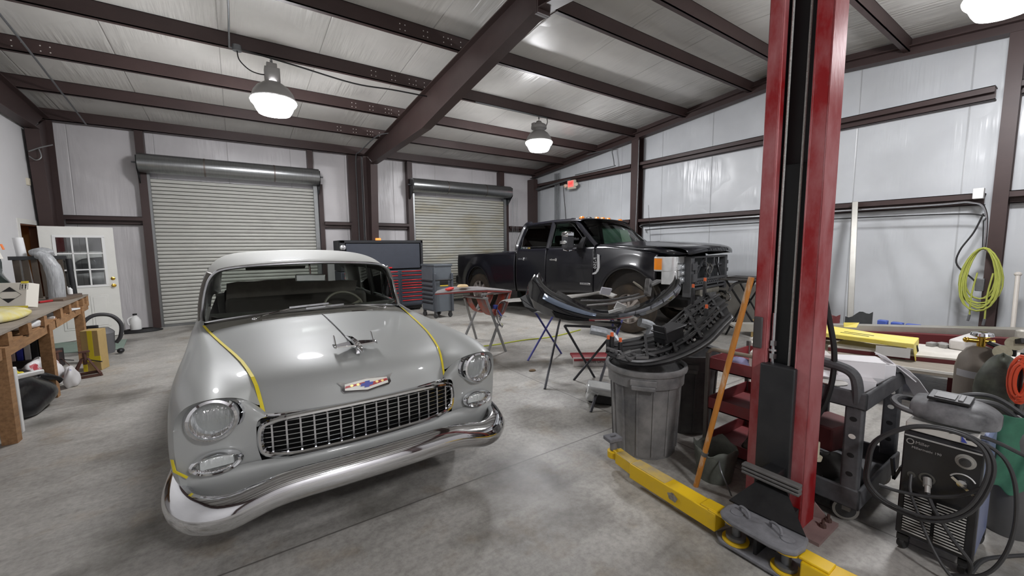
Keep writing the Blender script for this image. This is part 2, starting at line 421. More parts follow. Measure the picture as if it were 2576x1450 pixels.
def isec(xc, pts, w=.17, tf=.014):
    """tapered I-frame in a plane x = xc: pts = [((y,z) inner edge, (y,z) outer edge)]"""
    m = MB()
    for (a0, b0), (a1, b1) in zip(pts, pts[1:]):
        for p0, p1 in ((a0, a1), (b0, b1)):
            m.bar((xc, p0[0], p0[1]), (xc, p1[0], p1[1]), w, tf, (0, -1, .2) if abs(p0[1]-p1[1]) > abs(p0[0]-p1[0]) else (0, 0, 1))
        m.add([(xc-.004, *a0), (xc-.004, *a1), (xc-.004, *b1), (xc-.004, *b0), (xc+.004, *a0), (xc+.004, *a1), (xc+.004, *b1), (xc+.004, *b0)], [(0,1,2,3),(7,6,5,4),(0,4,5,1),(2,6,7,3)])
    return m
FX = 2.96
def main_frame(xc):
    mm = isec(xc, [((10.62, 0), (11.0, 0)), ((10.32, 3.66), (11.0, 3.98))])
    trim(mm, STEEL)
    r = isec(xc, [((10.36, 3.68), (10.9, 3.99)), ((7.0, 3.73), (7.0, roof_z(7.0)-.005)), ((RIDGE+.02, 4.19), (RIDGE+.02, roof_z(RIDGE)-.02))])
    r.bb(xc-.085, xc+.085, RIDGE+.0, RIDGE+.03, 4.14, roof_z(RIDGE))       # end plates at the ridge
    r.bb(xc-.085, xc+.085, RIDGE-.03, RIDGE-.005, 4.14, roof_z(RIDGE))
    for z in (4.2, 4.28, 4.5): 
        for dx in (-.05, .05): r.cyl((xc+dx, RIDGE-.05, z), (xc+dx, RIDGE+.05, z), .012, 6)
    trim(r, STEEL)
    r2 = isec(xc, [((RIDGE-.02, 4.19), (RIDGE-.02, roof_z(RIDGE)-.02)), ((.4, 3.73), (.4, roof_z(.4)-.005)), ((-3.0, 3.68), (-3.5, 3.99))])
    trim(r2, STEEL)
    trim(isec(xc, [((-3.25, 0), (-3.68, 0)), ((-2.95, 3.66), (-3.68, 3.98))]), STEEL)
main_frame(FX)
main_frame(-2.68)
# flange braces from the main frame to the purlins
for (y0, z0), y1 in (((7.25, 3.73), 6.9), ((9.3, 3.70), 9.58), ((4.0, 4.15), 4.13)):
    trim(MB().bar((FX+.04, y0, z0), (FX+.62, y1, roof_z(y1)+.03), .05, .008), STEEL)
# conduit column beside the frame column on the back wall
trim(MB().bb(2.52, 2.86, 11.04, 11.21, 0, 3.98), STEEL)
# studs (door jambs) on the back wall
for x0, x1 in ((-1.5, -1.37), (1.585, 1.7), (4.06, 4.2), (7.08, 7.25)):
    zb = 3.3 if x0 in (1.585, 7.08) else 0
    trim(MB().bb(x0, x1, 11.02, 11.21, zb, 3.98), STEEL)
trim(MB().bb(1.8, 1.9, 11.1, 11.21, 0, 3.2), STEEL); trim(MB().bb(7.36, 7.46, 11.1, 11.21, 0, 3.2), STEEL)
def girt(a, b, z, d):
    """girt lying flat: flange to the room, web on top"""
    a, b, d = Vector(a), Vector(b), Vector(d); m = MB(); t = .01
    for z0, z1, p0, p1 in ((z-.08, z, 0, t), (z-t, z, 0, .2), (z-.16, z-.15, .1, .2)):
        q = [a+d*p0, b+d*p0, b+d*p1, a+d*p1]
        m.add([Vector((p.x, p.y, z0)) for p in q]+[Vector((p.x, p.y, z1)) for p in q], [(0,3,2,1),(4,5,6,7),(0,1,5,4),(1,2,6,5),(2,3,7,6),(3,0,4,7)])
    m.add([a+d*.1+Vector((0, 0, z-.16)), b+d*.1+Vector((0, 0, z-.16)), b+d*.1+Vector((0, 0, z-.005)), a+d*.1+Vector((0, 0, z-.005))], [(0, 1, 2, 3)])
    return m
for x0, x1 in ((-2.6, -1.5), (1.9, 2.55), (3.05, 4.06), (7.46, 8.3)):
    trim(girt((x0, 11.02, 0), (x1, 11.02, 0), 2.285, (0, 1, 0)), STEEL)
# right end wall: rafter, columns, girts
rr = MB()
for y0, y1 in ((11.2, RIDGE), (RIDGE, -3.7)):
    for dz, hh, x0, x1 in ((0, .012, XR-.24, XR-.06), (.13, .012, XR-.24, XR-.06)):
        rr.bar(((x0+x1)/2, y0, roof_z(y0)-.07+dz), ((x0+x1)/2, y1, roof_z(y1)-.07+dz), x1-x0, hh)
    rr.bar((XR-.15, y0, roof_z(y0)), (XR-.15, y1, roof_z(y1)), .012, .13)
trim(rr, STEEL)
rt = MB()
for y0, y1 in ((11.2, RIDGE), (RIDGE, -3.7)):
    rt.bar((XR-.05, y0, roof_z(y0)+.13), (XR-.05, y1, roof_z(y1)+.13), .09, .13)
trim(rt, STEEL)
RC = ((6.72, 6.95), (.78, .92), (-3.6, -3.4))
for y0, y1 in RC:
    m = MB(); z1 = roof_z((y0+y1)/2)-.06
    m.bb(XR-.23, XR-.215, y0, y1, 0, z1); m.bb(XR-.05, XR-.035, y0, y1, 0, z1); m.bb(XR-.22, XR-.04, (y0+y1)/2-.005, (y0+y1)/2+.005, 0, z1)
    trim(m, STEEL)
trim(MB().bb(8.3, 8.46, 10.85, 11.2, 0, 3.84), STEEL)
for z in (2.285, 3.68):
    for y0, y1 in ((7.0, 10.85), (1.0, 6.72), (-3.4, .78)):
        if z > 3 and y0 == 1.0:
            trim(girt((XR-.2, 1.0, 0), (XR-.2, 6.72, 0), z, (1, 0, 0)), STEEL)
        else: trim(girt((XR-.2, y0, 0), (XR-.2, y1, 0), z, (1, 0, 0)), STEEL)
# ---- roll-up doors
SLAT = mat('ribbed_door_slats', (188, 188, 180), .5, .1, noise=.35, nscale=2.2, rgb2=(150, 140, 112), stretch=(1, 1, 3))
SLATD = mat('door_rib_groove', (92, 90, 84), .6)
def rollup(n, x0, x1, grime):
    d = bpy.data.objects.new('door_%d' % n, None); COL.objects.link(d); d.location = ((x0+x1)/2, 11.1, 0); d['kind'] = 'structure'
    # curtain of ribbed slats, as a real corrugated sheet
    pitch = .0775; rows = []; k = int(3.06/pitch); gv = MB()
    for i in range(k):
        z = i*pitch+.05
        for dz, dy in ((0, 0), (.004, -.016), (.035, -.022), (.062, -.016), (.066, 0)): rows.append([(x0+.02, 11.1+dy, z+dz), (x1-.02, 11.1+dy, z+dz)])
        gv.bb(x0+.02, x1-.02, 11.082, 11.1, z+.067, z+.0765)  # dark strips stand in for the shade inside the rib gaps
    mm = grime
    obj('curtain', MB().grid(rows), mm, d, world=True); obj('groove_shade', gv, SLATD, d, world=True)
    obj('bottom_bar', MB().bb(x0+.03, x1-.03, 11.05, 11.11, .0, .05), GALV, d, world=True)
    for x in (x0, x1):
        m = MB().bb(x-.045, x+.045, 11.03, 11.045, 0, 3.2); m.bb(x-.045, x-.035, 11.03, 11.14, 0, 3.2); m.bb(x+.035, x+.045, 11.03, 11.06, 0, 3.2)
        for z in (.5, 1.1, 1.7, 2.4, 2.9): m.cyl((x, 11.025, z), (x, 11.035, z), .012, 8)
        obj('guide_track', m, GALV, d, world=True)
    # coil hood: a fat galvanised drum with bands
    zc, yc, r = 3.33, 10.86, .185
    hd = MB().lathe([(r, -(x1-x0)/2-.09), (r, (x1-x0)/2+.06)], 32, ((x0+x1)/2, yc, zc), (1, 0, 0))
    hd.disc((x0-.09, yc, zc), r, (1, 0, 0), 32); hd.disc((x1+.06, yc, zc), r, (1, 0, 0), 32)
    obj('coil_hood', hd, mat('hood_sheet_metal', (158, 160, 160), .3, .9, noise=.3, nscale=5, stretch=(8, 1, 1)), d, world=True, smooth=True)
    bd = MB()
    for t in (.31, .72): bd.lathe([(r+.003, -.015), (r+.003, .015)], 32, (lerp(x0, x1, t), yc, zc), (1, 0, 0))
    obj('hood_band', bd, mat('hood_band_metal', (120, 112, 108), .45, .7), d, world=True, smooth=True)
    for x, s in ((x0-.1, -1), (x1+.07, 1)):
        m = MB().add([(x, 10.98, 2.95), (x, 11.12, 2.95), (x, 11.12, 3.52), (x, 10.7, 3.45), (x, 10.7, 3.2)], [(0, 1, 2, 3, 4)])
        b = obj('end_bracket', m, BLACKM, d, world=True, solid=.012)
        obj('axle', MB().cyl((x, yc, zc), (x+s*.09, yc, zc), .018, 10), GREYM, b, world=False).matrix_world
    return d
def fix_axles():
    for o in bpy.data.objects:
        if o.name.startswith('axle') and o.parent and o.parent.parent:
            for v in o.data.vertices: v.co -= o.parent.parent.location
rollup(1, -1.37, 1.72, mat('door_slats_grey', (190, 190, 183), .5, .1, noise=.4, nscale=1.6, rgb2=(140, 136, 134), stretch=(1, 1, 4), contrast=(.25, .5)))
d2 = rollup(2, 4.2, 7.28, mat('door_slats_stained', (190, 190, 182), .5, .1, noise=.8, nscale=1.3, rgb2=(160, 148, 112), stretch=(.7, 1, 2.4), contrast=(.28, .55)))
fix_axles()
# loops of pull chain beside the second door
tag(obj('pull_chain', MB().tube([(7.5, 10.95, 3.2), (7.5, 10.95, .9), (7.53, 10.95, .85), (7.56, 10.95, .9), (7.56, 10.95, 3.2)], .006, 5).tube([(7.66, 10.97, 3.2), (7.66, 10.97, 1.0), (7.7, 10.97, .95), (7.73, 10.97, 1.0), (7.73, 10.97, 3.2)], .006, 5), GREYM), 'thin pull chain loops hanging beside the right roll-up door', 'chain')
# ---- open white office door with nine panes (door_3), hinged on the left wall
a = Vector((-2.74, 10.22, 0)); b = Vector((-1.87, 10.56, 0)); ang = math.atan2(b.y-a.y, b.x-a.x)
d3 = bpy.data.objects.new('door_3', None); COL.objects.link(d3); d3.location = a; d3.rotation_euler.z = ang; d3['kind'] = 'structure'
DWD, DH = .93, 2.04
wx0, wx1, wz0, wz1 = .19, .76, .98, 1.86
lf = MB()
lf.bb(0, DWD, -.022, .022, .01, wz0); lf.bb(0, DWD, -.022, .022, wz1, DH); lf.bb(0, wx0, -.022, .022, wz0, wz1); lf.bb(wx1, DWD, -.022, .022, wz0, wz1)
obj('door_leaf', lf, WHITE, d3)
fr = MB()
for x0, x1, z0, z1 in ((wx0-.04, wx1+.04, wz1-.01, wz1+.03), (wx0-.04, wx1+.04, wz0-.03, wz0+.01), (wx0-.04, wx0, wz0, wz1), (wx1, wx1+.04, wz0, wz1)): fr.bb(x0, x1, -.034, -.02, z0, z1)
for k in (1, 2):
    x = lerp(wx0, wx1, k/3); fr.bb(x-.011, x+.011, -.028, .02, wz0, wz1)
    z = lerp(wz0, wz1, k/3); fr.bb(wx0, wx1, -.028, .02, z-.011, z+.011)
obj('window_frame', fr, WHITEP, d3)
for i in range(3):
    for k in range(3):
        obj('pane', MB().bb(lerp(wx0, wx1, i/3)+.008, lerp(wx0, wx1, (i+1)/3)-.008, -.003, .003, lerp(wz0, wz1, k/3)+.008, lerp(wz0, wz1, (k+1)/3)-.008), glass('door_glass', (215, 218, 218), .12), d3)
for x0 in (.17, .53):
    m = MB(); m.bb(x0, x0+.24, -.03, -.022, .2, .8)
    pn = obj('raised_panel', m, WHITE, d3, bevel=.006)
    obj('panel_moulding', MB().bb(x0+.035, x0+.205, -.037, -.029, .235, .765), WHITE, pn, bevel=.006)
BRASS = mat('brass', (212, 172, 74), .2, 1)
for z, n in ((.96, 'door_knob'), (1.09, 'deadbolt')):
    m = MB().lathe([(0, 0), (.032, 0), (.032, .008), (.014, .014), (.014, .03)]+([(.03, .045), (.028, .062), (0, .068)] if n == 'door_knob' else [(.012, .034), (0, .035)]), 16, (DWD-.07, -.022, z), (0, -1, 0))
    obj(n, m, BRASS, d3, smooth=True)
# casing round the doorway
cs = MB(); 
for y0, y1, z0, z1 in ((DW0-.08, DW0, 0, DWT+.08), (DW1, DW1+.08, 0, DWT+.08), (DW0, DW1, DWT, DWT+.08)): cs.bb(XL-.0, XL+.02, y0, y1, z0, z1)
trim(cs, WHITE)
jb = MB()
for y0, y1, z0, z1 in ((DW0, DW0+.02, 0, DWT), (DW1-.02, DW1, 0, DWT), (DW0, DW1, DWT-.02, DWT)): jb.bb(XL-.13, XL, y0, y1, z0, z1)
trim(jb, mat('brown_jamb', (120, 78, 54), .6))
tag(obj('wall_box', MB().bb(XL, XL+.04, 10.28, 10.36, 2.72, 2.84), mat('cream_plastic', (212, 204, 184), .5), bevel=.006), 'small cream box high on the white left wall', 'box')
tag(obj('steel_hook', MB().tube([(-2.75, 10.33, 3.28), (-2.6, 10.3, 3.36), (-2.45, 10.28, 3.42)], .012, 8).tube(spline([(-2.62, 10.3, 3.33), (-2.6, 10.28, 3.2), (-2.66, 10.27, 3.14), (-2.74, 10.28, 3.2)], 5), .009, 8), GALV, smooth=True), 'bent steel hook bracket on the column by the white wall', 'hook')
# ---- lamps: glowing lens under a grey reflector
LENS = mat('lit_lens', (252, 252, 255), .4, emit=LAMP_POWER); LENS2 = mat('lit_lens_dimmer', (252, 252, 255), .4, emit=LAMP_POWER*.85)
LAMPG = mat('lamp_grey', (150, 148, 146), .45, .4)
def high_bay(x, y, zt, s, label, kind):
    zl = zt
    t = thing('high_bay_lamp', label, 'lamp', (x, y, zl), 0, 'high bay lamps')
    L = MB().lathe([(0, -.2), (.15, -.2), (.2, -.19), (.225, -.15), (.25, -.09), (.285, -.05), (.295, -.02), (.285, 0), (0, 0)], 32)
    L.v = [p*s for p in L.v]
    obj('lens', L, LENS2 if y < 3 else LENS, t, smooth=True)
    R = MB().lathe([(.288, -.012), (.283, .015), (.25, .1), (.2, .17), (.13, .22), (.095, .24)], 32); R.v = [p*s for p in R.v]
    obj('reflector', R, LAMPG, t, smooth=True, solid=.004)
    h = MB()
    if kind: h.box((0, 0, .33), (.19, .16, .2)); h.box((0, 0, .46), (.13, .1, .08))
    else: h.lathe([(0, .44), (.05, .44), (.07, .4), (.15, .36), (.17, .3), (.13, .26), (.12, .22)], 20); h.box((0, 0, .33), (.34, .1, .1)); h.lathe([(.13,.31),(.17,.27),(.17,.33),(.13,.36)],20)
    h.v = [p*s for p in h.v]
    obj('ballast_housing', h, LAMPG, t, bevel=.008)
    top = roof_z(y)-zl
    hk = MB().tube([(0, 0, .43*s), (0, 0, top-.02)], .006, 6)
    for q in range(3): hk.tube([(.015*math.cos(a), 0, lerp(.5*s, top-.05, (q+.5)/3)+.02*math.sin(a)) for a in [k*PI/4 for k in range(8)]], .004, 5, closed=True)
    obj('hook', hk, GREYM, t, smooth=True)
    return t
high_bay(.6, 6.9, 3.735, 1.0, 'round high bay lamp hanging over the silver car', 1)
high_bay(5.42, 6.9, 3.80, .96, 'round high bay lamp hanging over the black truck by the rear corner', 0)
high_bay(6.05, .70, 3.93, 1.0, 'round high bay lamp at the top right, near the end wall', 0)
high_bay(.9, -2.3, 3.7, 1.0, 'round high bay lamp over the front side of the shop, behind the camera', 0)
# junction box, conduit and cables on the purlins
zc = roof_z(6.9)
tag(obj('junction_box', MB().lathe([(0, 0), (.055, 0), (.055, .07), (0, .07)], 16, (.2, 6.86, zc-.04)), GREYM, smooth=True), 'round grey junction box under the ceiling purlin left of lamp', 'box')
def cable(name, label, pts, r, m=CORD, cat='cable', n=6): return tag(obj(name, MB().tube(spline(pts, n), r, 6), m, smooth=True), label, cat)
cable('conduit', 'thin grey conduit running down from the ceiling to the junction box', [(.12, 5.4, 4.44), (.12, 6.2, 4.4), (.115, 6.82, 4.33), (.12, 6.86, zc-.01), (.18, 6.86, zc-.01)], .011, GREYM, 'conduit')
cable('lamp_cord', 'short black cord looping from the junction box to the lamp', [(.2, 6.86, zc-.04), (.22, 6.87, 4.18), (.33, 6.88, 4.08), (.45, 6.9, 4.06), (.54, 6.9, 4.07)], .008)
cable('power_cable', 'long black cable sagging from junction box to the main beam', [(.25, 6.86, zc-.01), (.9, 6.85, 4.26), (1.7, 6.82, 4.17), (2.3, 6.8, 4.19), (2.9, 6.8, 4.2)], .011)
cable('lamp_cord', 'short black cord from the purlin conduit to the lamp over the truck', [(5.62, 6.88, zc-.03), (5.63, 6.88, 4.22), (5.58, 6.89, 4.12), (5.5, 6.9, 4.12)], .008)
cable('conduit', 'grey conduit along the purlin above the truck, ending at a box', [(3.9, 6.885, zc-.012), (4.6, 6.885, zc-.014), (5.3, 6.885, zc-.016), (5.62, 6.885, zc-.018)], .012, GREYM, 'conduit')
cable('conduit', 'grey conduit slanting across the ceiling at the upper left', [(-2.0, 5.2, roof_z(5.2)-.012), (-2.03, 7.5, roof_z(7.5)-.012), (-2.1, 9.58, roof_z(9.58)-.012), (-2.15, 10.97, roof_z(11.0)-.02)], .014, GREYM, 'conduit')
cable('conduit', 'grey conduit bending down the beam to the back wall column', [(3.1, 9.0, roof_z(9.0)-.012), (2.8, 9.4, roof_z(9.4)-.012), (2.72, 10.6, 4.0), (2.7, 10.98, 3.9), (2.7, 11.0, 3.0), (2.7, 11.0, 1.6)], .014, GREYM, 'conduit')
cable('conduit', 'second grey conduit down the brown column beside the tool chest', [(2.85, 10.96, 3.96), (2.835, 11.0, 3.8), (2.83, 11.0, 2.6), (2.83, 11.0, 1.5)], .012, GREYM, 'conduit')
cable('conduit', 'grey conduit bent down from the end wall rafter to the girt', [(8.3, 8.4, 4.16), (8.36, 7.6, 4.15), (8.38, 7.55, 4.05), (8.4, 7.5, 3.75), (8.42, 7.6, 3.71), (8.42, 9.0, 3.7)], .013, GREYM, 'conduit')
cable('conduit', 'grey pipe strapped up the end wall column behind the truck', [(8.39, 6.7, 4.2), (8.39, 6.72, 3.2), (8.39, 6.75, 2.0), (8.39, 6.76, .6)], .013, CHROME2, 'conduit')
cable('conduit', 'pale conduit running along the girt to the right column', [(8.42, 6.6, 2.05), (8.42, 6.4, 2.14), (8.42, 4, 2.16), (8.42, 1.6, 2.16), (8.42, 1.1, 2.16), (8.42, .96, 2.0), (8.42, .94, 1.5)], .014, CHROME2, 'conduit')
cable('cable', 'black cable strung under the girt right of the lift post', [(8.43, 6.5, 2.0), (8.43, 4, 2.03), (8.43, 1.5, 2.02), (8.43, 1.0, 1.98), (8.4, .97, 1.9)], .01)
for k, dy in enumerate((0, .055, .11)):
    cable('conduit', ('leftmost', 'middle', 'rightmost')[k]+' of the three grey conduits up the end wall behind the truck', [(8.52, 10.02-dy*1.6, 3.9), (8.52, 10.02-dy*1.6, 2.4), (8.52, 10.02-dy*1.6, .3)], .022, GREYM, 'conduit')
cable('conduit', 'round pipe along the girt towards the exit sign', [(8.4, 10.9, 3.5), (8.42, 10.0, 3.56), (8.42, 9.4, 3.6), (8.43, 9.2, 3.6)], .03, GREYM, 'conduit')
cable('cable', 'thin black cord hanging beside the exit sign', [(8.5, 9.62, 3.6), (8.5, 9.6, 3.3), (8.5, 9.52, 2.7), (8.5, 9.46, 2.1)], .009)
# bright electrical box and fittings at the right column
tag(obj('outlet_box', MB().bb(8.33, 8.43, .99, 1.09, 2.2, 2.34), WHITEP, bevel=.006), 'white box on the girt left of the right column', 'box')
tag(obj('outlet_box', MB().bb(8.33, 8.41, .9, .98, .95, 1.12), GREYM, bevel=.006), 'grey outlet box on right column behind the coiled hose', 'box')
# exit sign with two lamp heads
ex = thing('exit_sign', 'lit red exit sign with two lamp heads on the end wall', 'sign', (8.42, 9.15, 3.44))
obj('housing', MB().bb(8.39, 8.46, 8.99, 9.31, 3.31, 3.57), mat('cream_plastic', (212, 204, 184), .5), ex, world=True, bevel=.008)
fcp = obj('sign_face', MB().bb(8.383, 8.392, 9.05, 9.27, 3.38, 3.55), mat('exit_red', (255, 66, 62), .4, emit=1.1), ex, world=True)
text('lettering', 'EXIT', .1, frame((8.381, 9.16, 3.465), (0, -1, 0), (0, 0, 1)), mat('exit_letters', (150, 22, 24), .5), ex, .002, sx=.85)
for y in (8.93, 9.37):
    obj('lamp_head', MB().lathe([(0, 0), (.05, .0), (.06, .05), (.05, .09), (0, .09)], 14, (8.42, y, 3.44), (-.8, .3 if y > 9.1 else -.5, -.3)), mat('cream_plastic', (212, 204, 184), .5), ex, world=True, smooth=True)
# green hose coiled on the right column
ho = thing('hose', 'coiled yellow-green air hose hanging on the right column', 'hose', (8.36, .9, 1.0))
HOSE = mat('hose_green', (172, 178, 84), .5, noise=.3, nscale=12)
for k in range(9):
    w = .15+.018*(k % 5); top = 1.53+.01*random.random(); bot = .82-.022*k+.05*random.random(); yc = .93+.012*random.uniform(-1, 1)
    pts = []
    for q in range(20):
        a_ = 2*PI*q/20; r = w*(.62+.38*(1-math.sin(a_))/2+.1)
        pts.append((8.345-.006*k+.01*math.sin(3*a_+k), yc+math.cos(a_)*r*.95, (top+bot)/2+math.sin(a_)*(top-bot)/2))
    obj('hose_loop', MB().tube(pts, .0095, 6, closed=True), HOSE, ho, world=True, smooth=True)
for y, z in ((1.0, .62), (.86, .58)):
    obj('hose_end', MB().tube(spline([(8.33, y-.03, 1.2), (8.32, y, .9), (8.32, y, z)], 5), .0095, 6), HOSE, ho, world=True, smooth=True)
    obj('brass_fitting', MB().cyl((8.32, y, z), (8.32, y+.01, z-.09), .014, 8), GREYM, ho, world=True)
obj('tie_cord', MB().tube([(8.37, .97, 1.9), (8.35, .95, 1.54)], .006, 5), CORD, ho, world=True)
cable('cable', 'black drop cord curving beside the green hose', [(8.4, .98, 2.0), (8.4, 1.05, 1.75), (8.38, 1.16, 1.5), (8.36, 1.17, 1.3), (8.35, 1.0, 1.1), (8.35, .95, 1.0)], .01)
# ================================================================ SILVER CLASSIC SEDAN (front bumper towards the camera)
CX, CY = .6, 2.2
def cw(p): return (p[0]+CX, p[1], p[2])       # car tables use x from the centre line, y and z in room units
SILVER = mat('silver_paint', (168, 170, 168), .5, .14, coat=.3, spec=.35)
PRIMER = mat('roof_light_silver', (182, 183, 179), .6, .0, coat=.2, spec=.3)
car = thing('car', 'silver grey vintage sedan with chrome bumper and yellow masking tape', 'car', (CX, CY, 0))
def cobj(name, mb, m, parent=None, **k):
    par = parent or car
    # parts of parts share the car's origin
    o = obj(name, mb.shift((CX, 0, 0)), m, None, **k)
    for v in o.data.vertices: v.co -= car.location
    o.parent = par
    return o
# hood seam measured along the car: y -> (half width, z)
SEAM = [(2.47, (.525, .70)), (2.50, (.53, .735)), (2.53, (.536, .775)), (2.56, (.543, .818)), (2.60, (.551, .856)), (2.66, (.564, .888)), (2.77, (.584, .911)), (2.9, (.608, .928)), (3.06, (.64, .938)), (3.26, (.678, .942)), (3.48, (.72, .945)), (3.74, (.767, .948)), (4.04, (.82, .952)), (4.36, (.872, .96))]
def seam(y): return interp(y, SEAM)
# ---- hood
HST = [  # seam y, centre y, centre z
 (2.475, 2.375, .735), (2.50, 2.385, .78), (2.53, 2.40, .83), (2.56, 2.43, .875), (2.60, 2.485, .915), (2.66, 2.57, .943), (2.77, 2.70, .965), (2.9, 2.86, .985), (3.06, 3.02, .998), (3.26, 3.22, 1.01), (3.48, 3.43, 1.02), (3.74, 3.66, 1.03), (4.02, 3.86, 1.036)]
rows = []
for ys, yc, zc in HST:
    w, z = seam(ys); row = []
    for k in range(9):
        t = k/8; e = 1-(1-math.cos(PI*t))/2
        if ys < 2.62: zz = z+(zc-z)*(1-t**2.2); yy = yc+(ys-yc)*t**2.4
        else: zz = z+(zc-z)*(1-t**2.6); yy = yc+(ys-yc)*t**2
        row.append((-w*t, yy, zz))
    rows.append(row)
hood = cobj('hood', MB().grid(rows).mirror(), SILVER, sub=2, merge=.0005)
cobj('hood_crease_strip', MB().tube(spline([(0, 3.88, 1.04), (0, 3.5, 1.026), (0, 3.1, 1.006), (0, 2.78, .982)], 5), .005, 6), CHROME2, smooth=True)
# rolled front lip of the hood: chrome bar above the grille
lip = [(-.52, 2.47, .725), (-.45, 2.43, .727), (-.3, 2.395, .728), (-.15, 2.38, .728), (0, 2.376, .728), (.15, 2.38, .728), (.3, 2.395, .728), (.45, 2.43, .727), (.52, 2.47, .725)]
cobj('hood_lip_trim', MB().tube(spline(lip, 4), .012, 8, flat=.8), CHROME, smooth=True)
# ---- fenders and body sides, as one control grid refined by subdivision
rim = [(.53, 2.51, .745), (.60, 2.475, .835), (.675, 2.40, .882), (.752, 2.355, .902), (.835, 2.375, .884), (.888, 2.425, .82), (.905, 2.465, .72), (.907, 2.475, .60), (.90, 2.48, .48), (.885, 2.49, .37)]
def station(y, crown, side, zt=None, zb=.30, arch=None):
    w, z = seam(y)
    cwid, cz = crown
    zb_ = arch if arch else zb
    zs = [cz-.035, cz-.115, lerp(cz-.115, zb_, .33), lerp(cz-.115, zb_, .62), lerp(cz-.115, zb_, .84), zb_]
    return [(w, y, z), (lerp(w, cwid, .38), y, lerp(z, cz, .25)), (lerp(w, cwid, .72), y, lerp(z, cz, .75)), (cwid, y, cz),
            (lerp(cwid, side, .6), y, cz-.022), (lerp(cwid, side, .92), y, zs[1]+.03), (side, y, zs[2]), (side+.003, y, zs[3]), (side-.006, y, zs[4]), (side-.03, y, zs[5])]
ST = [rim,
 [(.545, 2.565, .825), (.605, 2.53, .868), (.68, 2.49, .905), (.758, 2.47, .925), (.842, 2.475, .905), (.905, 2.49, .835), (.930, 2.52, .72), (.933, 2.53, .60), (.923, 2.53, .47), (.90, 2.53, .36)],
 station(2.66, (.77, .938), .952, zb=.33), station(2.76, (.775, .943), .957, zb=.33), station(2.83, (.78, .946), .96, arch=.52), station(3.0, (.785, .951), .962, arch=.655), station(3.2, (.795, .955), .964, arch=.665), station(3.4, (.81, .958), .966, arch=.56),
 station(3.5, (.815, .96), .966, zb=.31), station(3.8, (.845, .962), .967, zb=.27), station(4.15, (.88, .965), .968, zb=.26), station(4.33, (.895, .972), .969, zb=.26)]
def cab(y, zt, side=.97, zb=.26, arch=None):
    zb_ = arch or zb
    return [(.862, y, zt), (.872, y, zt+.006), (.885, y, zt+.006), (.90, y, zt-.002), (.93, y, zt-.03), (.955, y, zt-.09), (side, y, lerp(zt-.09, zb_, .33)), (side+.002, y, lerp(zt-.09, zb_, .62)), (side-.006, y, lerp(zt-.09, zb_, .84)), (side-.03, y, zb_)]
ST += [cab(4.52, 1.0), cab(4.9, 1.025), cab(5.4, 1.035), cab(5.75, 1.02), cab(5.95, 1.035, .975), cab(6.1, 1.045, .978, arch=.4), cab(6.3, 1.045, .98, arch=.55), cab(6.5, 1.045, .98, arch=.4), cab(6.65, 1.04, .978, .3), cab(6.95, 1.02, .965, .34), cab(7.2, .98, .93, .38)]
body = cobj('body_shell', MB().grid([[(-p[0], p[1], p[2]) for p in r] for r in ST], flip=True).mirror(), SILVER, sub=2, merge=.0004)
# ---- front face between rim and grille opening
inner = [(.50, 2.475, .715), (.525, 2.455, .72), (.548, 2.445, .722), (.56, 2.44, .712), (.566, 2.44, .695), (.568, 2.44, .665), (.569, 2.44, .62), (.567, 2.44, .57), (.56, 2.44, .52), (.545, 2.445, .465)]
fr = []
for t, dy, yy in ((0, 0, None), (.07, .035, None), (.16, .05, None), (.4, 0, 2.458), (.68, 0, 2.45), (.88, 0, 2.452), (1, 0, None)):
    row = []
    for i, (a, b) in enumerate(zip(rim, inner)):
        p = [lerp(a[k], b[k], t) for k in range(3)]
        if yy: p[1] = lerp(p[1], yy, .75) if 1 <= i <= 8 else p[1]
        if 2 <= i <= 5: p[1] += dy
        row.append((-p[0], p[1], p[2]))
    fr.append(row)
cobj('front_face', MB().grid(fr), SILVER, sub=2, merge=.0004)
cobj('front_face', MB().grid([[(-p[0], p[1], p[2]) for p in r] for r in fr]), SILVER, sub=2, merge=.0004)
# lower valance behind the bumper
vr = []
for z, dy in ((.50, .0), (.485, -.03), (.44, -.035), (.40, -.02), (.34, .0)):
    vr.append([(-x, interp(x, [(0, 2.385), (.3, 2.395), (.5, 2.42), (.56, 2.435), (.7, 2.45), (.85, 2.48), (.91, 2.55)])+dy, z if x < .5 else z-.0*(x-.5)) for x in (0, .15, .3, .42, .5, .54, .60, .7, .8, .88, .91)])
cobj('valance_panel', MB().grid(vr).mirror(), SILVER, sub=2, merge=.0004)
# ---- grille
gp = []
def gy(x): return 2.378+.24*(abs(x)/.55)**3*.25
for k in range(20):
    a = 2*PI*k/20; c, s = math.cos(a), math.sin(a)
    gp.append((.553*math.copysign(abs(c)**.35, c), 0, .614+.108*math.copysign(abs(s)**.45, s)))
gp = spline([(x, gy(x)-.012, z) for x, _, z in gp], 3, True)
cobj('grille_surround', MB().tube(gp, .0155, 8, True), CHROME, smooth=True)
gm = MB()
for k in range(16):
    x = -.5+1.0*k/15
    gm.bar((x, gy(x), .512), (x, gy(x), .715), .009, .016, (0, 1, 0))
for k in range(7):
    z = .534+k*.0265; xs = [-.545+1.09*q/14 for q in range(15)]
    for p, q in zip(xs, xs[1:]): gm.bar((p, gy(p)+.014, z), (q, gy(q)+.014, z), .016, .0042)
cobj('grille_bars', gm, CHROME2)
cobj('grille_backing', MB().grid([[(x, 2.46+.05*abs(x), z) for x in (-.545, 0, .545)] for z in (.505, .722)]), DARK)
cobj('grille_header', MB().grid([[(x, 2.475+.05*abs(x), z) for x in (-.565, -.3, 0, .3, .565)] for z in (.66, .735)]), SILVER)
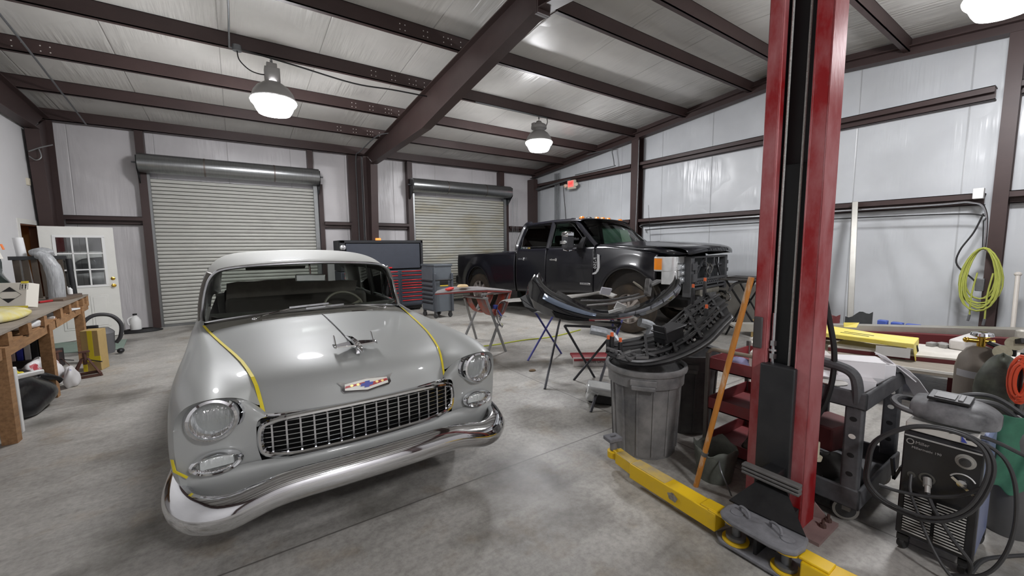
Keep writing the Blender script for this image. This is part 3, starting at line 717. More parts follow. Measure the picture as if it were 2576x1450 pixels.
# ---- headlights
LENSG = glass('fluted_glass', (248, 250, 250), .12, .05, bump=.9, bscale=28, stretch=(3, 1, .35))
BOWL = mat('lamp_bowl', (240, 241, 243), .3, .1, noise=.7, nscale=16, rgb2=(140, 142, 146), contrast=(.42, .58), stretch=(4, 1, 1), bump=.6, bscale=40)
for s, n in ((-1, 'right'), (1, 'left')):
    c = Vector((s*.746, 2.425, .778))
    hl = cobj('headlight', MB().lathe([(.105, .0), (.112, -.012), (.104, -.03), (.092, -.034), (.09, -.02), (.09, .0)], 36, c, (0, 1, 0)), CHROME, smooth=True)
    # pointed chrome eyebrow bezel behind the ring
    ring = []
    for k in range(28):
        a = 2*PI*k/28; ca, sa = math.cos(a), math.sin(a)
        rx = .114+(.022 if ca*s < -.7 and sa > -.5 else .0)*abs(ca); rz = .116
        ring.append((ca, sa, rx, rz))
    bz = MB().grid([[(c.x+ca*r_*rx/.12, c.y+dy, c.z+sa*r_*rz/.12) for ca, sa, rx, rz in ring+ring[:1]] for r_, dy in ((.095, .012), (.112, -.002), (.121, .012), (.118, .05))])
    o = cobj('bezel', bz, CHROME, hl, smooth=True)
    cobj('lens', MB().lathe([(.092, -.022), (.08, -.034), (.05, -.047), (.02, -.052), (0, -.053)], 32, c, (0, 1, 0)), LENSG, hl, smooth=True)
    cobj('reflector_bowl', MB().lathe([(.092, -.018), (.085, .02), (.06, .045), (.03, .056), (0, .058)], 32, c, (0, 1, 0)), BOWL, hl, smooth=True)
    c = Vector((s*.742, 2.425, .553))
    pk = cobj('parking_light', MB().lathe([(.104, .02), (.112, -.012), (.1, -.03), (.088, -.024), (.084, .0)], 32, c, (0, 1, 0), sy=.5), CHROME, smooth=True)
    cobj('lens', MB().lathe([(.088, -.016), (.07, -.026), (.03, -.032), (0, -.033)], 32, c, (0, 1, 0), sy=.5), LENSG, pk, smooth=True)
    cobj('reflector', MB().box((c.x, c.y+.006, c.z), (.14, .012, .055)), mat('lamp_white', (214, 216, 214), .4), pk, bevel=.004)
# ---- front bumper: swept section
path = [(-.905, 2.74, -.02), (-.915, 2.60, -.04), (-.90, 2.47, -.055), (-.855, 2.37, -.06), (-.785, 2.30, -.062), (-.7, 2.262, -.055), (-.6, 2.245, -.03), (-.5, 2.235, -.006), (-.38, 2.228, .003), (-.2, 2.22, .004), (0, 2.217, .004)]
path += [(-x, y, z) for x, y, z in path[-2::-1]]
sp = spline(path, 4)
sec = [(-.03, .482), (-.012, .492), (.012, .486), (.036, .458), (.048, .425), (.046, .393), (.034, .364), (.012, .344), (-.02, .337)]
bm = []
for i, p in enumerate(sp):
    d = (sp[min(i+1, len(sp)-1)]-sp[max(i-1, 0)]); d.z = 0; d.normalize(); n = Vector((d.y, -d.x, 0))
    k = 1+.22*min(1, max(0, (abs(p.x)-.5)/.3)); g = 1.0+.5*min(1, max(0, (abs(p.x)-.52)/.2))
    bm.append([p+n*f*k*1.15+Vector((0, 0, .42+(z-.42)*(1+.16*min(1, max(0, (abs(p.x)-.55)/.25))))) for f, z in sec])
cobj('front_bumper', MB().grid([[Vector((q.x, q.y, q.z)) for q in r] for r in bm]), CHROME, smooth=True, solid=.006)
# ---- shield emblem on the hood nose
em = Matrix.Translation((CX-.012, 2.394, .812)) @ Matrix.Rotation(math.radians(62), 4, 'X')
M0 = Matrix.Translation(-car.location)
def plate(name, poly, h, z, m, parent, sc=.30):
    mb = MB().prism([(x*sc, y*sc) for x, y in poly], h, M0 @ em @ Matrix.Translation((0, 0, z)))
    o = obj(name, mb, m, None); o.parent = parent; return o
out = [(-.53, .135), (-.38, .10), (-.12, .125), (0, .14), (.12, .125), (.38, .10), (.53, .135), (.46, .05), (.47, -.03), (.42, -.085), (.2, -.105), (0, -.14), (-.2, -.105), (-.42, -.085), (-.47, -.03), (-.46, .05)]
emb = plate('shield_emblem', out, .012, 0, CHROME, car)
inn = [(-.40, .07), (-.12, .095), (0, .105), (.12, .095), (.40, .07), (.41, -.045), (.2, -.075), (0, -.105), (-.2, -.075), (-.41, -.045)]
plate('enamel', inn, .003, .0115, mat('emblem_white', (226, 224, 214), .3), emb)
RED = mat('emblem_red', (170, 28, 30), .3); BLUE = mat('emblem_blue', (38, 56, 160), .3)
plate('red_band', [(-.41, -.01), (-.39, .03), (-.02, .052), (-.02, .015)], .002, .0145, RED, emb)
plate('red_band', [(.41, .005), (.39, .045), (.02, .02), (.02, -.055)][::-1], .002, .0145, RED, emb)
bt = [(-.125, -.028), (-.05, -.028), (-.055, -.06), (.035, -.06), (.045, -.028), (.105, -.028), (.125, .028), (.055, .028), (.06, .06), (-.03, .06), (-.04, .028), (-.105, .028)]
plate('bow_tie', bt, .003, .0155, BLUE, emb)
for x in (-.29, -.17, .2, .31):
    sf = MB().prism([(x*.29+.011*math.sin(k*PI/2)*(1 if k % 2 else 1), (.022 if x < 0 else .012)*.29+.008*math.cos(k*PI/2)) for k in range(4)], .002, M0 @ em @ Matrix.Translation((0, 0, .0155)))
    obj('fleur_mark', sf, mat('emblem_gold', (216, 190, 120), .3, .6), None).parent = emb
# ---- jet ornament
jt = MB()
jt.tube([(0, 2.95, 1.0), (0, 2.86, 1.010), (0, 2.76, 1.016), (0, 2.65, 1.012), (0, 2.56, .998), (0, 2.515, .987), (0, 2.50, .982)], [.004, .011, .015, .019, .018, .011, .003], 10)
orn = cobj('jet_ornament', jt, CHROME, smooth=True)
wg = MB()
for s in (-1, 1):
    a = [(s*.01, 2.76, 1.0), (s*.01, 2.64, .996), (s*.125, 2.655, .998), (s*.125, 2.70, 1.0)]
    wg.add([Vector(p)+Vector((0, 0, d)) for d in (-.005, .005) for p in a], [(0,1,2,3),(7,6,5,4),(0,4,5,1),(1,5,6,2),(2,6,7,3),(3,7,4,0)])
    wg.tube([(s*.125, 2.62, .996), (s*.125, 2.65, .998), (s*.125, 2.70, 1.0), (s*.125, 2.74, 1.0)], [.002, .009, .009, .002], 8)
cobj('wings', wg, CHROME, orn, bevel=.002)
for s in (-1, 1):
    fn = MB().add([(s*.115+d, y, z) for d in (-.003, .003) for y, z in ((2.735, 1.0), (2.675, 1.0), (2.725, 1.055), (2.745, 1.058))], [(0,1,2,3),(7,6,5,4),(0,4,5,1),(1,5,6,2),(2,6,7,3),(3,7,4,0)]); cobj('tail_fin', fn, CHROME, orn)
cobj('ornament_foot', MB().bar((0, 2.66, .93), (0, 2.68, 1.0), .02, .10), CHROME, orn)
# ---- yellow masking tape along both hood seams
TAPE = mat('yellow_tape', (226, 206, 40), .55)
for s in (-1, 1):
    rows = []
    for y in [2.478, 2.50, 2.53, 2.56, 2.60, 2.66, 2.77, 2.9, 3.06, 3.26, 3.48, 3.74, 4.04, 4.3]:
        w, z = seam(y); wd = .009 if s < 0 else .007
        nz = interp(y, [(2.5, (-.9, .35)), (2.57, (-.75, .6)), (2.66, (-.3, .95)), (2.9, (-.08, 1)), (4.4, (0, 1))])
        n = Vector((0, nz[0], nz[1])).normalized()*.0075
        rows.append([Vector((s*(w+d), y, z-abs(d)*.05))+n for d in (-wd, wd)])
    cobj('masking_tape', MB().grid(rows), TAPE, solid=.0015)['label'] = 'yellow tape strip'
cobj('masking_tape', MB().grid([[(-.912, 2.465, .60), (-.925, 2.49, .595)], [(-.905, 2.46, .545), (-.918, 2.475, .535)], [(-.86, 2.448, .505), (-.868, 2.452, .495)]]), TAPE, solid=.002)['label'] = 'short yellow tape piece'
# ---- cowl, windshield frame and glass
WT = [(.872, 4.44, .962), (.876, 4.50, 1.03), (.866, 4.54, 1.10), (.852, 4.55, 1.18), (.834, 4.55, 1.26), (.806, 4.53, 1.336), (.762, 4.50, 1.396), (.70, 4.475, 1.43), (.56, 4.44, 1.452), (.36, 4.41, 1.466), (.15, 4.395, 1.473), (0, 4.39, 1.475)]
WB = [(.872, 4.44, .962), (.80, 4.34, .985), (.70, 4.24, 1.01), (.5, 4.13, 1.04), (.25, 4.07, 1.06), (0, 4.05, 1.066)]
def sym_line(P): return spline([(-a, b, c) for a, b, c in P]+[(a, b, c) for a, b, c in P[-2::-1]], 4)
cobj('windshield_trim', MB().tube(sym_line(WT), .017, 8).tube(sym_line(WB), .015, 8), CHROME2, smooth=True)
WS_R = []
wt = spline([(-a, b, c) for a, b, c in WT], 6)
gl = []
NB = 26
def resample(P, n):
    P = [Vector(p) for p in P]; d = [0]
    for a, b in zip(P, P[1:]): d.append(d[-1]+(b-a).length)
    o = []
    for k in range(n):
        x = d[-1]*k/(n-1); i = max(j for j in range(len(d)) if d[j] <= x+1e-9); i = min(i, len(P)-2)
        o.append(P[i].lerp(P[i+1], (x-d[i])/max(1e-9, d[i+1]-d[i])))
    return o
top = resample(spline([(-a, b, c) for a, b, c in WT[4:]], 6), 14); bot = resample(spline([(-a, b, c) for a, b, c in WT[4::-1]], 4)+spline([(-a, b, c) for a, b, c in WB], 5)[1:], 14)
bulge = lambda t: -.0
for k in range(9):
    t = k/8; gl.append([Vector((lerp(b.x, a.x, t), lerp(b.y, a.y, t)-.05*math.sin(PI*t), lerp(b.z, a.z, t))) for a, b in zip(top, bot)])
cobj('windshield', MB().grid(gl).mirror(), glass('windshield_glass', (222, 226, 222), .0, .01, ior=1.16), smooth=True, merge=.0005)
cr = []
for t in (0, .25, .6, 1):
    cr.append([(-x, lerp(interp(x, [(0, 3.855), (.4, 3.9), (.7, 3.97), (.835, 4.03)]), interp(x, [(0, 4.06), (.4, 4.11), (.7, 4.25), (.86, 4.43)]), t), lerp(interp(x, [(0, 1.03), (.4, 1.018), (.7, .975), (.835, .945)]), interp(x, [(0, 1.055), (.4, 1.045), (.7, 1.0), (.86, .955)]), t)) for x in (0, .2, .4, .55, .7, .8, .86)])
COWL = mat('cowl_dusty', (128, 126, 118), .5, .3, noise=.3, nscale=10)
cobj('cowl', MB().grid(cr).mirror(), COWL, sub=1, merge=.0004)
cobj('cowl_trim', MB().tube(spline([(-.45, 3.915, 1.022), (-.2, 3.88, 1.034), (0, 3.87, 1.038), (.2, 3.88, 1.034), (.45, 3.915, 1.022)], 4), .008, 6), CHROME, smooth=True)
for x0, pts in (('a', [(-.50, 4.03, 1.02), (-.42, 4.04, 1.045), (-.25, 4.0, 1.085), (-.08, 3.985, 1.105)]), ('b', [(.62, 4.10, 1.005), (.5, 4.06, 1.035), (.3, 4.01, 1.075), (.05, 3.985, 1.085)])):
    wp = cobj('wiper', MB().tube(spline(pts, 5), [.007]*11+[.004]*5, 6).ball(pts[0], (.045, .045, .04)), CHROME, smooth=True)
    e = Vector(pts[-1]); dx = .16 if x0 == 'a' else -.1
    cobj('wiper_blade', MB().bar(e+Vector((-.16, .0, -.004)), e+Vector((.16, .01, .006)), .012, .016), CHROME2, wp)
# ---- roof
def rs(y, zc, ze, k=1.0, wmax=.842):
    return [(0, y, zc), (.3*k, y, zc-.006), (.55*k, y, zc-.024), (.68*k, y, lerp(zc, ze, .24)), (.765*k, y, lerp(zc, ze, .44)), (.815*k, y, lerp(zc, ze, .70)), (wmax, y, ze+.02), (wmax+.003, y, ze-.012)]
hd = [(0, 4.405, 1.49), (.3, 4.42, 1.484), (.55, 4.455, 1.468), (.69, 4.492, 1.445), (.765, 4.52, 1.41), (.812, 4.55, 1.35), (.832, 4.60, 1.33), (.84, 4.63, 1.315)]
RS = [hd, [(x, y+.06+.12*0, z+.028*(1-(x/.84)**2)+.012) for x, y, z in hd], rs(4.85, 1.573, 1.375), rs(5.2, 1.597, 1.395), rs(5.6, 1.606, 1.40), rs(6.0, 1.598, 1.395), rs(6.3, 1.565, 1.375), rs(6.5, 1.51, 1.34, .97, .82), rs(6.6, 1.455, 1.31, .94, .80)]
cobj('roof', MB().grid([[(-a, b, c) for a, b, c in r] for r in RS], flip=True).mirror(), PRIMER, sub=2, merge=.0004, solid=0)
cobj('headliner', MB().grid([[(-a*.97, b, c-.03) for a, b, c in r] for r in RS[1:]]).mirror(), mat('headliner_grey', (70, 68, 64), .8), smooth=True, merge=.0004)
for s in (-1, 1):
    dr = spline([(s*.838, 4.58, 1.30), (s*.849, 4.72, 1.345), (s*.852, 5.0, 1.372), (s*.852, 5.5, 1.385), (s*.85, 6.0, 1.38), (s*.84, 6.35, 1.35), (s*.83, 6.55, 1.27)], 4)
    cobj('drip_rail', MB().tube(dr, .011, 6), CHROME2, smooth=True)
    # pillars
    FRM = mat('door_frame_grey', (104, 100, 94), .45, .3)
    ap = MB().tube(spline([(s*.885, 4.47, .97), (s*.885, 4.56, 1.08), (s*.868, 4.60, 1.2), (s*.84, 4.60, 1.31), (s*.80, 4.585, 1.40)], 4), .026, 8, flat=.8)
    cobj('windshield_pillar', ap, FRM, smooth=True)
    bp = MB().bar((s*.88, 5.42, 1.0), (s*.83, 5.47, 1.4), .05, .09, (0, 1, 0)); cobj('centre_pillar', bp, mat('trim_dark', (44, 42, 40), .5))
    wf = MB().tube(spline([(s*.888, 4.62, 1.03), (s*.86, 4.66, 1.2), (s*.838, 4.74, 1.345), (s*.835, 5.0, 1.365), (s*.835, 5.38, 1.378)], 4), .013, 6).bar((s*.87, 4.98, 1.03), (s*.842, 4.92, 1.36), .018, .022, (0, 1, 0))
    cobj('door_window_frame', wf, CHROME2, smooth=True)
    cp = MB().grid([[(s*.885, 6.05, 1.04), (s*.87, 6.02, 1.2), (s*.84, 5.98, 1.39)], [(s*.87, 6.3, 1.05), (s*.85, 6.28, 1.2), (s*.82, 6.3, 1.37)], [(s*.80, 6.62, 1.05), (s*.79, 6.58, 1.2), (s*.76, 6.48, 1.39)]])
    cobj('rear_pillar', cp, PRIMER, solid=.03, smooth=True)
    cobj('door_glass', MB().grid([[(s*.88, 4.66, 1.03), (s*.84, 4.76, 1.34)], [(s*.88, 5.38, 1.03), (s*.835, 5.4, 1.375)]]), glass('car_side_glass', (214, 218, 216), .0, ior=1.2), solid=.004)
    cobj('quarter_glass', MB().grid([[(s*.88, 5.47, 1.03), (s*.835, 5.5, 1.375)], [(s*.88, 6.02, 1.04), (s*.835, 5.97, 1.375)]]), glass('car_side_glass', (214, 218, 216), .0, ior=1.2), solid=.004)
rg = []
for t in (0, .5, 1): rg.append([(x, lerp(6.72, 6.56, t)-.3*(abs(x)/.8)**3*.6, lerp(1.06, 1.45, t)-.05*(x/.8)**2*t) for x in (-.78, -.6, -.3, 0, .3, .6, .78)])
cobj('rear_window', MB().grid(rg), glass('car_side_glass', (214, 218, 216), .0, ior=1.2), smooth=True)
cobj('boot_lid', MB().grid([[(x, y, z-.03*(x/.86)**2) for x in (-.87, -.5, 0, .5, .87)] for y, z in ((6.62, 1.06), (6.9, 1.045), (7.15, 1.0), (7.24, .93), (7.26, .6), (7.24, .36))]), SILVER, sub=1)
# ---- interior
INT = mat('interior_dark', (84, 79, 75), .85)
i_ = MB().grid([[(-.84, y, z), (-.8, y, .5), (.8, y, .5), (.84, y, z)] for y, z in ((4.2, .95), (5, 1.0), (6.6, 1.0))])
cobj('floor_pan', i_, INT)
cobj('underbody', MB().bb(-.8, .8, 2.65, 7.1, .3, .42), DARK)
cobj('dashboard', MB().grid([[(x, y+.12*(x/.8)**2, z) for x in (-.82, -.5, 0, .5, .82)] for y, z in ((4.16, 1.02), (4.3, 1.045), (4.45, 1.03), (4.52, .98), (4.5, .8))]), mat('dash_grey', (112, 112, 106), .5), sub=1)
cobj('front_seat', MB().box((0, 5.22, .78), (1.45, .18, .62), (-8, 0, 0)).box((0, 4.98, .6), (1.45, .5, .2)), INT, bevel=.05)
cobj('rear_seat', MB().box((0, 6.35, .85), (1.5, .2, .5), (-12, 0, 0)), INT, bevel=.05)
jag = [(-.72, .98), (.62, .98), (.68, 1.20), (.5, 1.215), (.3, 1.21), (.22, 1.23), (.1, 1.27), (.0, 1.265), (-.12, 1.262), (-.2, 1.255), (-.3, 1.258), (-.45, 1.25), (-.6, 1.255), (-.7, 1.24)]
cobj('torn_liner_sheet', MB().prism(jag, .004, frame((0, 5.42, 0), (1, 0, 0), (0, 0, 1))), mat('liner_charcoal', (128, 120, 113), .8, noise=.5, nscale=9, bump=.4, bscale=12))['label'] = 'torn dark sheet'
sw = Matrix.Translation((.36, 4.72, .95)) @ Matrix.Rotation(math.radians(58), 4, 'X')
swm = MB().tube([(.205*math.cos(a), .205*math.sin(a), 0) for a in [2*PI*k/32 for k in range(32)]], .014, 8, True).ball((0, 0, -.02), (.09, .09, .05))
for a in (.4, PI-.4, -PI/2): swm.bar((0, 0, -.01), (.2*math.cos(a), .2*math.sin(a), 0), .025, .012)
cobj('steering_wheel', swm.xform(sw), mat('wheel_ivory', (140, 136, 122), .4), smooth=True)
mr = cobj('rear_view_mirror', MB().box((.0, 4.40, 1.325), (.27, .03, .075), (0, 2, 0)), CHROME2, bevel=.012)
cobj('mirror_stem', MB().cyl((.0, 4.42, 1.36), (.0, 4.44, 1.465), .009), CHROME, mr)
cobj('sun_visor', MB().box((-.28, 4.50, 1.432), (.5, .05, .012), (-25, 0, 0)), INT, bevel=.005)
# ---- wheels
def car_wheel(x, y):
    s = 1 if x > 0 else -1
    t = MB().lathe([(.2, -.09), (.3, -.1), (.335, -.085), (.345, -.05), (.345, .05), (.335, .085), (.3, .1), (.2, .09)], 36, (x, y, .345), (1, 0, 0))
    w_ = cobj('wheel', t, RUBBER, smooth=True)
    cobj('rim', MB().lathe([(.2, .08*s), (.19, .06*s), (.1, .05*s), (.06, .08*s), (0, .09*s)], 24, (x, y, .345), (1, 0, 0)), CHROME, w_, smooth=True)
for x in (-.76, .76):
    for y in (3.12, 6.3): car_wheel(x, y)
# ================================================================ BLACK PICKUP TRUCK (nose stripped), local x = across from its right side, y = rearwards
TRUCKP = mat('truck_black_paint', (15, 15, 22), .28, .0, coat=.45, spec=.45)
BADGE = mat('badge_silver', (206, 208, 210), .25, .35)
TW = 2.2
trk = thing('truck', 'black crew cab pickup truck with its front bumper and grille removed', 'truck', (5.99, 3.91, 0), math.radians(8))
def tobj(name, mb, m, parent=None, **k):
    o = obj(name, mb, m, None, **k); o.parent = parent or trk; return o
AR = ((.97, .60, .565, .60), (5.42, .50, .475, .60))     # arch centres s, z, radii
TOP = [(.36, 1.43), (.6, 1.50), (1.0, 1.555), (1.5, 1.60), (1.72, 1.60), (1.76, 1.59), (3.93, 1.56), (3.96, 1.53), (3.97, 1.49), (4.6, 1.47), (6.33, 1.41)]
BOT = [(.36, .97), (.45, .95), (1.5, .74), (1.75, .69), (3.0, .61), (4.0, .57), (4.9, .55), (6.0, .56), (6.34, .62)]
def tbot(s):
    z = interp(s, BOT)
    for c, zc, rs_, rz in AR:
        u = abs(s-c)/rs_
        if u < 1: z = max(z, zc+rz*math.sqrt(1-u*u))
    return z
def toff(s, z, zt):
    t = .012+.05*max(0, (z-1.15)/.4)**1.6+.045*max(0, (.85-z)/.3)**1.5
    for c, zc, rs_, rz in AR:
        d = math.hypot((s-c)/(rs_+.13), (z-zc)/(rz+.13)); t -= .035*max(0, 1-abs(d-.9)/.28)
    t += .16*max(0, (.75-s)/.4)**2 if s < .75 else 0
    return t
def side(s0, s1):
    ss = [s0]; x = s0
    while x < s1-.001: x = min(x+.04, s1); ss.append(x)
    m = MB().grid([[(toff(s, lerp(tbot(s), interp(s, TOP), k/16), 0), s, lerp(tbot(s), interp(s, TOP), k/16)) for k in range(17)] for s in ss])
    return m
for nm, s0, s1 in (('front_fender', .45, 1.715), ('front_door', 1.735, 2.985), ('rear_door', 3.005, 3.95), ('bed_side', 4.0, 6.33)):
    tobj(nm, side(s0, s1), TRUCKP, smooth=True, solid=.02)
    m = side(s0, s1); m.v = [Vector((TW-p.x, p.y, p.z)) for p in m.v]; tobj(nm, m, TRUCKP, smooth=True, solid=.02)
tobj('underbody', MB().bb(.2, TW-.2, 1.6, 6.2, .62, .72).bb(.12, .16, .5, 6.2, .62, 1.3).bb(TW-.16, TW-.12, .5, 6.2, .62, 1.3).bb(.45, .6, .05, 6.3, .5, .66).bb(1.6, 1.75, .05, 6.3, .5, .66).cyl((.3, .97, .46), (1.9, .97, .46), .06).cyl((.3, 5.4, .46), (1.9, 5.4, .46), .07), mat('chassis_black', (24, 22, 21), .8, noise=.4, nscale=6, rgb2=(64, 54, 44)))
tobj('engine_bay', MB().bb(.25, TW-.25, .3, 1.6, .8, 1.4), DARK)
for c, zc, rs_, rz in AR:
    for x0, x1 in ((.03, .42), (TW-.42, TW-.03)):
        a = [PI*k/16 for k in range(17)]
        tobj('wheel_liner', MB().grid([[(x, c+(rs_+.0)*math.cos(q), zc+(rz)*math.sin(q)) for q in a] for x in (x0, x1)]), mat('liner_black', (24, 22, 20), .9, noise=.4, nscale=5, rgb2=(70, 60, 48)), solid=.01)
tobj('bed_floor', MB().bb(.1, TW-.1, 4.0, 6.3, .85, .9).bb(.1, TW-.1, 3.98, 4.02, .6, 1.47).bb(.08, .2, 4.0, 6.3, .85, 1.4).bb(TW-.2, TW-.08, 4.0, 6.3, .85, 1.4), mat('bed_liner', (22, 22, 23), .7))
tobj('tailgate', MB().bb(.12, TW-.12, 6.28, 6.35, .82, 1.41), TRUCKP, bevel=.02)
tobj('rear_bumper', MB().bb(.03, TW-.03, 6.33, 6.5, .6, .82).bb(.03, .1, 6.2, 6.45, .62, .84), mat('bumper_black', (24, 24, 26), .4), bevel=.03)
for x in (.03, TW-.13):
    tobj('tail_lamp', MB().bb(x, x+.1, 6.29, 6.37, .85, 1.29), mat('tail_red', (190, 30, 32), .2, coat=.6), bevel=.02)
# roof cap, glass house
W0, W1 = .09, .27
def gh(x, mir): return TW-x if mir else x
for mir in (0, 1):
    q = lambda s, z: (gh(W0+(W1-W0)*max(0, (z-1.59))/.52, mir), s, z)
    # dark tinted glass sheet with painted frame over it
    gl_ = 'truck_glass_dark'
    r_ = MB().add([q(3.02, 1.59), q(3.87, 1.61), q(3.79, 2.065), q(3.04, 2.095)], [(0, 1, 2, 3)])
    tobj('rear_door_glass', r_, glass('truck_glass_dark', (26, 28, 30), .06), solid=.004)
    f_ = MB().add([q(1.93, 1.58), q(2.96, 1.585), q(2.93, 2.10), q(2.43, 2.10)], [(0, 1, 2, 3)])
    tobj('front_door_glass', f_, glass('truck_glass_mid', (150, 172, 160), .02, ior=1.25), solid=.004)
    def strip(pts, r=.035, name='pillar'):
        m_ = MB().tube([q(*p) for p in pts], r, 8); return tobj(name, m_, TRUCKP, smooth=True)
    strip(spline([(1.72, 1.61), (1.92, 1.76), (2.18, 1.98), (2.36, 2.13), (2.5, 2.16)], 4), .05, 'front_pillar')
    strip([(2.99, 1.56), (2.975, 2.13)], .06, 'centre_pillar')
    strip(spline([(3.97, 1.52), (3.96, 1.65), (3.90, 1.95), (3.83, 2.1), (3.7, 2.13)], 4), .07, 'rear_pillar')
    strip([(2.4, 2.155), (3.0, 2.145), (3.8, 2.10)], .045, 'roof_rail')
    tobj('window_trim', MB().tube([q(*p) for p in spline([(3.04, 1.60), (3.74, 1.605), (3.84, 1.66), (3.79, 2.06), (3.06, 2.085)], 4)], .008, 6).tube([q(*p) for p in ((1.97, 1.60), (2.95, 1.595))], .008, 6).tube([q(*p) for p in spline([(2.93, 1.62), (2.92, 2.08), (2.5, 2.09), (2.0, 1.68)], 4)], .006, 6), mat('satin_black_trim', (48, 48, 50), .35), smooth=True)
roofr = []
for s, zc, ze in ((2.2, 2.19, 2.15), (2.27, 2.205, 2.165), (2.5, 2.22, 2.175), (3.0, 2.215, 2.165), (3.6, 2.19, 2.14), (3.84, 2.165, 2.11), (3.93, 2.10, 2.04)):
    roofr.append([(x, s, z) for x, z in ((.22, ze-.03), (.26, ze), (.40, lerp(ze, zc, .6)), (.75, zc-.004), (TW/2, zc), (TW-.75, zc-.004), (TW-.40, lerp(ze, zc, .6)), (TW-.26, ze), (TW-.22, ze-.03))])
tobj('roof', MB().grid(roofr), TRUCKP, sub=2, solid=.02)
for x in (.27, TW-.27): tobj('roof_ditch_trim', MB().tube([(x, 2.3, 2.178), (x, 3.0, 2.172), (x, 3.8, 2.13)], .011, 6), CHROME2, smooth=True)
wsr = []
for t in (0, .33, .66, 1):
    wsr.append([(lerp(lerp(.17, .3, t), TW-lerp(.17, .3, t), k/8), lerp(1.40, 2.13, t)+lerp(.30, .1, t)*((k-4)/4)**2, lerp(1.655, 2.185, t)-lerp(.0, .03, t)*((k-4)/4)**2) for k in range(9)])
tobj('windshield', MB().grid(wsr), glass('truck_windshield', (206, 218, 210), .02, .01, ior=1.15), smooth=True)
tobj('interior', MB().bb(.3, TW-.3, 1.75, 1.95, .9, 1.58).bb(.35, .95, 2.9, 3.05, .8, 1.85).bb(1.25, TW-.35, 2.9, 3.05, .8, 1.85).bb(.4, TW-.4, 3.75, 3.88, .8, 1.7).bb(.2, TW-.2, 1.7, 3.95, .75, .85), mat('truck_interior', (30, 30, 31), .85), bevel=.03)
tobj('wall_view_sheet', MB().add([(1.45, 2.0, 1.66), (1.85, 2.0, 1.66), (1.82, 2.12, 1.97), (1.5, 2.12, 1.97)], [(0, 1, 2, 3)]), mat('pale_green_wall_view', (188, 210, 190), .7), solid=.003)  # added sheet imitating the pale wall seen through the green-tinted glass
for x0 in (.55, 1.35): tobj('wiper', MB().bar((x0, 1.42, 1.675), (x0+.6, 1.40, 1.70), .02, .02), BLACKP)
# bonnet
hr = []
for s, zc, ze, x0 in ((-.17, 1.50, 1.455, .13), (-.175, 1.56, 1.525, .12), (-.09, 1.61, 1.59, .10), (.2, 1.645, 1.605, .10), (.7, 1.675, 1.61, .10), (1.15, 1.69, 1.62, .10), (1.52, 1.68, 1.64, .10), (1.6, 1.66, 1.645, .10)):
    row = []
    for k in range(13):
        u = k/12; e = abs(u-.5)*2
        z = ze if e > .92 else lerp(zc, lerp(ze, zc, .25), max(0, (e-.55)/.2)) if e < .75 else lerp(lerp(ze, zc, .25), ze, (e-.75)/.17)
        s_ = s+(.12*e**4 if s < .3 else .1*e**2 if s > 1.3 else .1*e**3)
        row.append((lerp(x0, TW-x0, u), s_, z-(.02 if k in (0, 12) else 0)))
    hr.append(row)
tobj('bonnet', MB().grid(hr), TRUCKP, sub=2, solid=.02)
for s_ in (0,):
    f2 = MB().grid([[(.19, .36, 1.42), (.10, .6, 1.50), (.07, 1.0, 1.55), (.07, 1.7, 1.60)], [(.15, -.05, 1.47), (.13, .5, 1.60), (.13, 1.0, 1.61), (.13, 1.65, 1.64)]])
    tobj('fender_top', f2, TRUCKP, smooth=True, solid=.02)
    g2 = MB().grid([[(TW-p.x, p.y, p.z) for p in f2.v[:4]], [(TW-p.x, p.y, p.z) for p in f2.v[4:]]]); tobj('fender_top', g2, TRUCKP, smooth=True, solid=.02)
T2W = trk.matrix_basis
text('hood_lettering', 'SUPER DUTY', .085, Matrix((( 1, 0, 0, 1.1), (0, .25, -.97, -.178), (0, .97, .25, 1.535), (0, 0, 0, 1))), mat('letter_dark', (30, 30, 34), .4), trk, .006, world=False, sx=1.9)
# headlamp with amber corner (only this side is still fitted)
HLW = mat('headlamp_clear', (226, 228, 228), .12, .35, coat=1, noise=.25, nscale=9, rgb2=(150, 152, 154))
hlm = [(.0, 1.42), (.33, 1.43), (.34, 1.32), (.22, 1.31), (.22, .95), (.06, .95), (.05, 1.16), (-.02, 1.24)]
hl = tobj('headlamp', MB().prism([(.015, .47), (-.005, .40), (.07, .15), (.12, .10), (.12, .47)], .25, Matrix.Translation((0, 0, 1.17))).prism([(.03, .34), (.07, .15), (.12, .10), (.12, .34)], .23, Matrix.Translation((0, 0, .95))).prism([(-x, z) for x, z in hlm], .16, Matrix(((-1, 0, 0, .12), (0, 0, 1, .10), (0, 1, 0, 0), (0, 0, 0, 1)))), HLW, bevel=.012)
tobj('amber_corner', MB().prism([(.0, .455), (-.016, .405), (.004, .32), (.03, .33), (.02, .455)], .19, Matrix.Translation((0, 0, 1.2))), mat('amber', (240, 140, 24), .25, coat=.7), hl)
for z0, z1 in ((1.20, 1.29), (1.10, 1.18), (.98, 1.07)):
    tobj('projector', MB().bb(.2, .345, .075, .11, z0, z1).ball((.27, .075, (z0+z1)/2), (.07, .04, .07)), mat('lamp_mirror', (222, 226, 230), .1, .8), hl, bevel=.006)
tobj('lamp_divider', MB().bb(.12, .47, .085, .1, 1.30, 1.312).bb(.12, .36, .085, .1, 1.19, 1.197).bb(.12, .36, .085, .1, 1.08, 1.087), GREYM, hl)
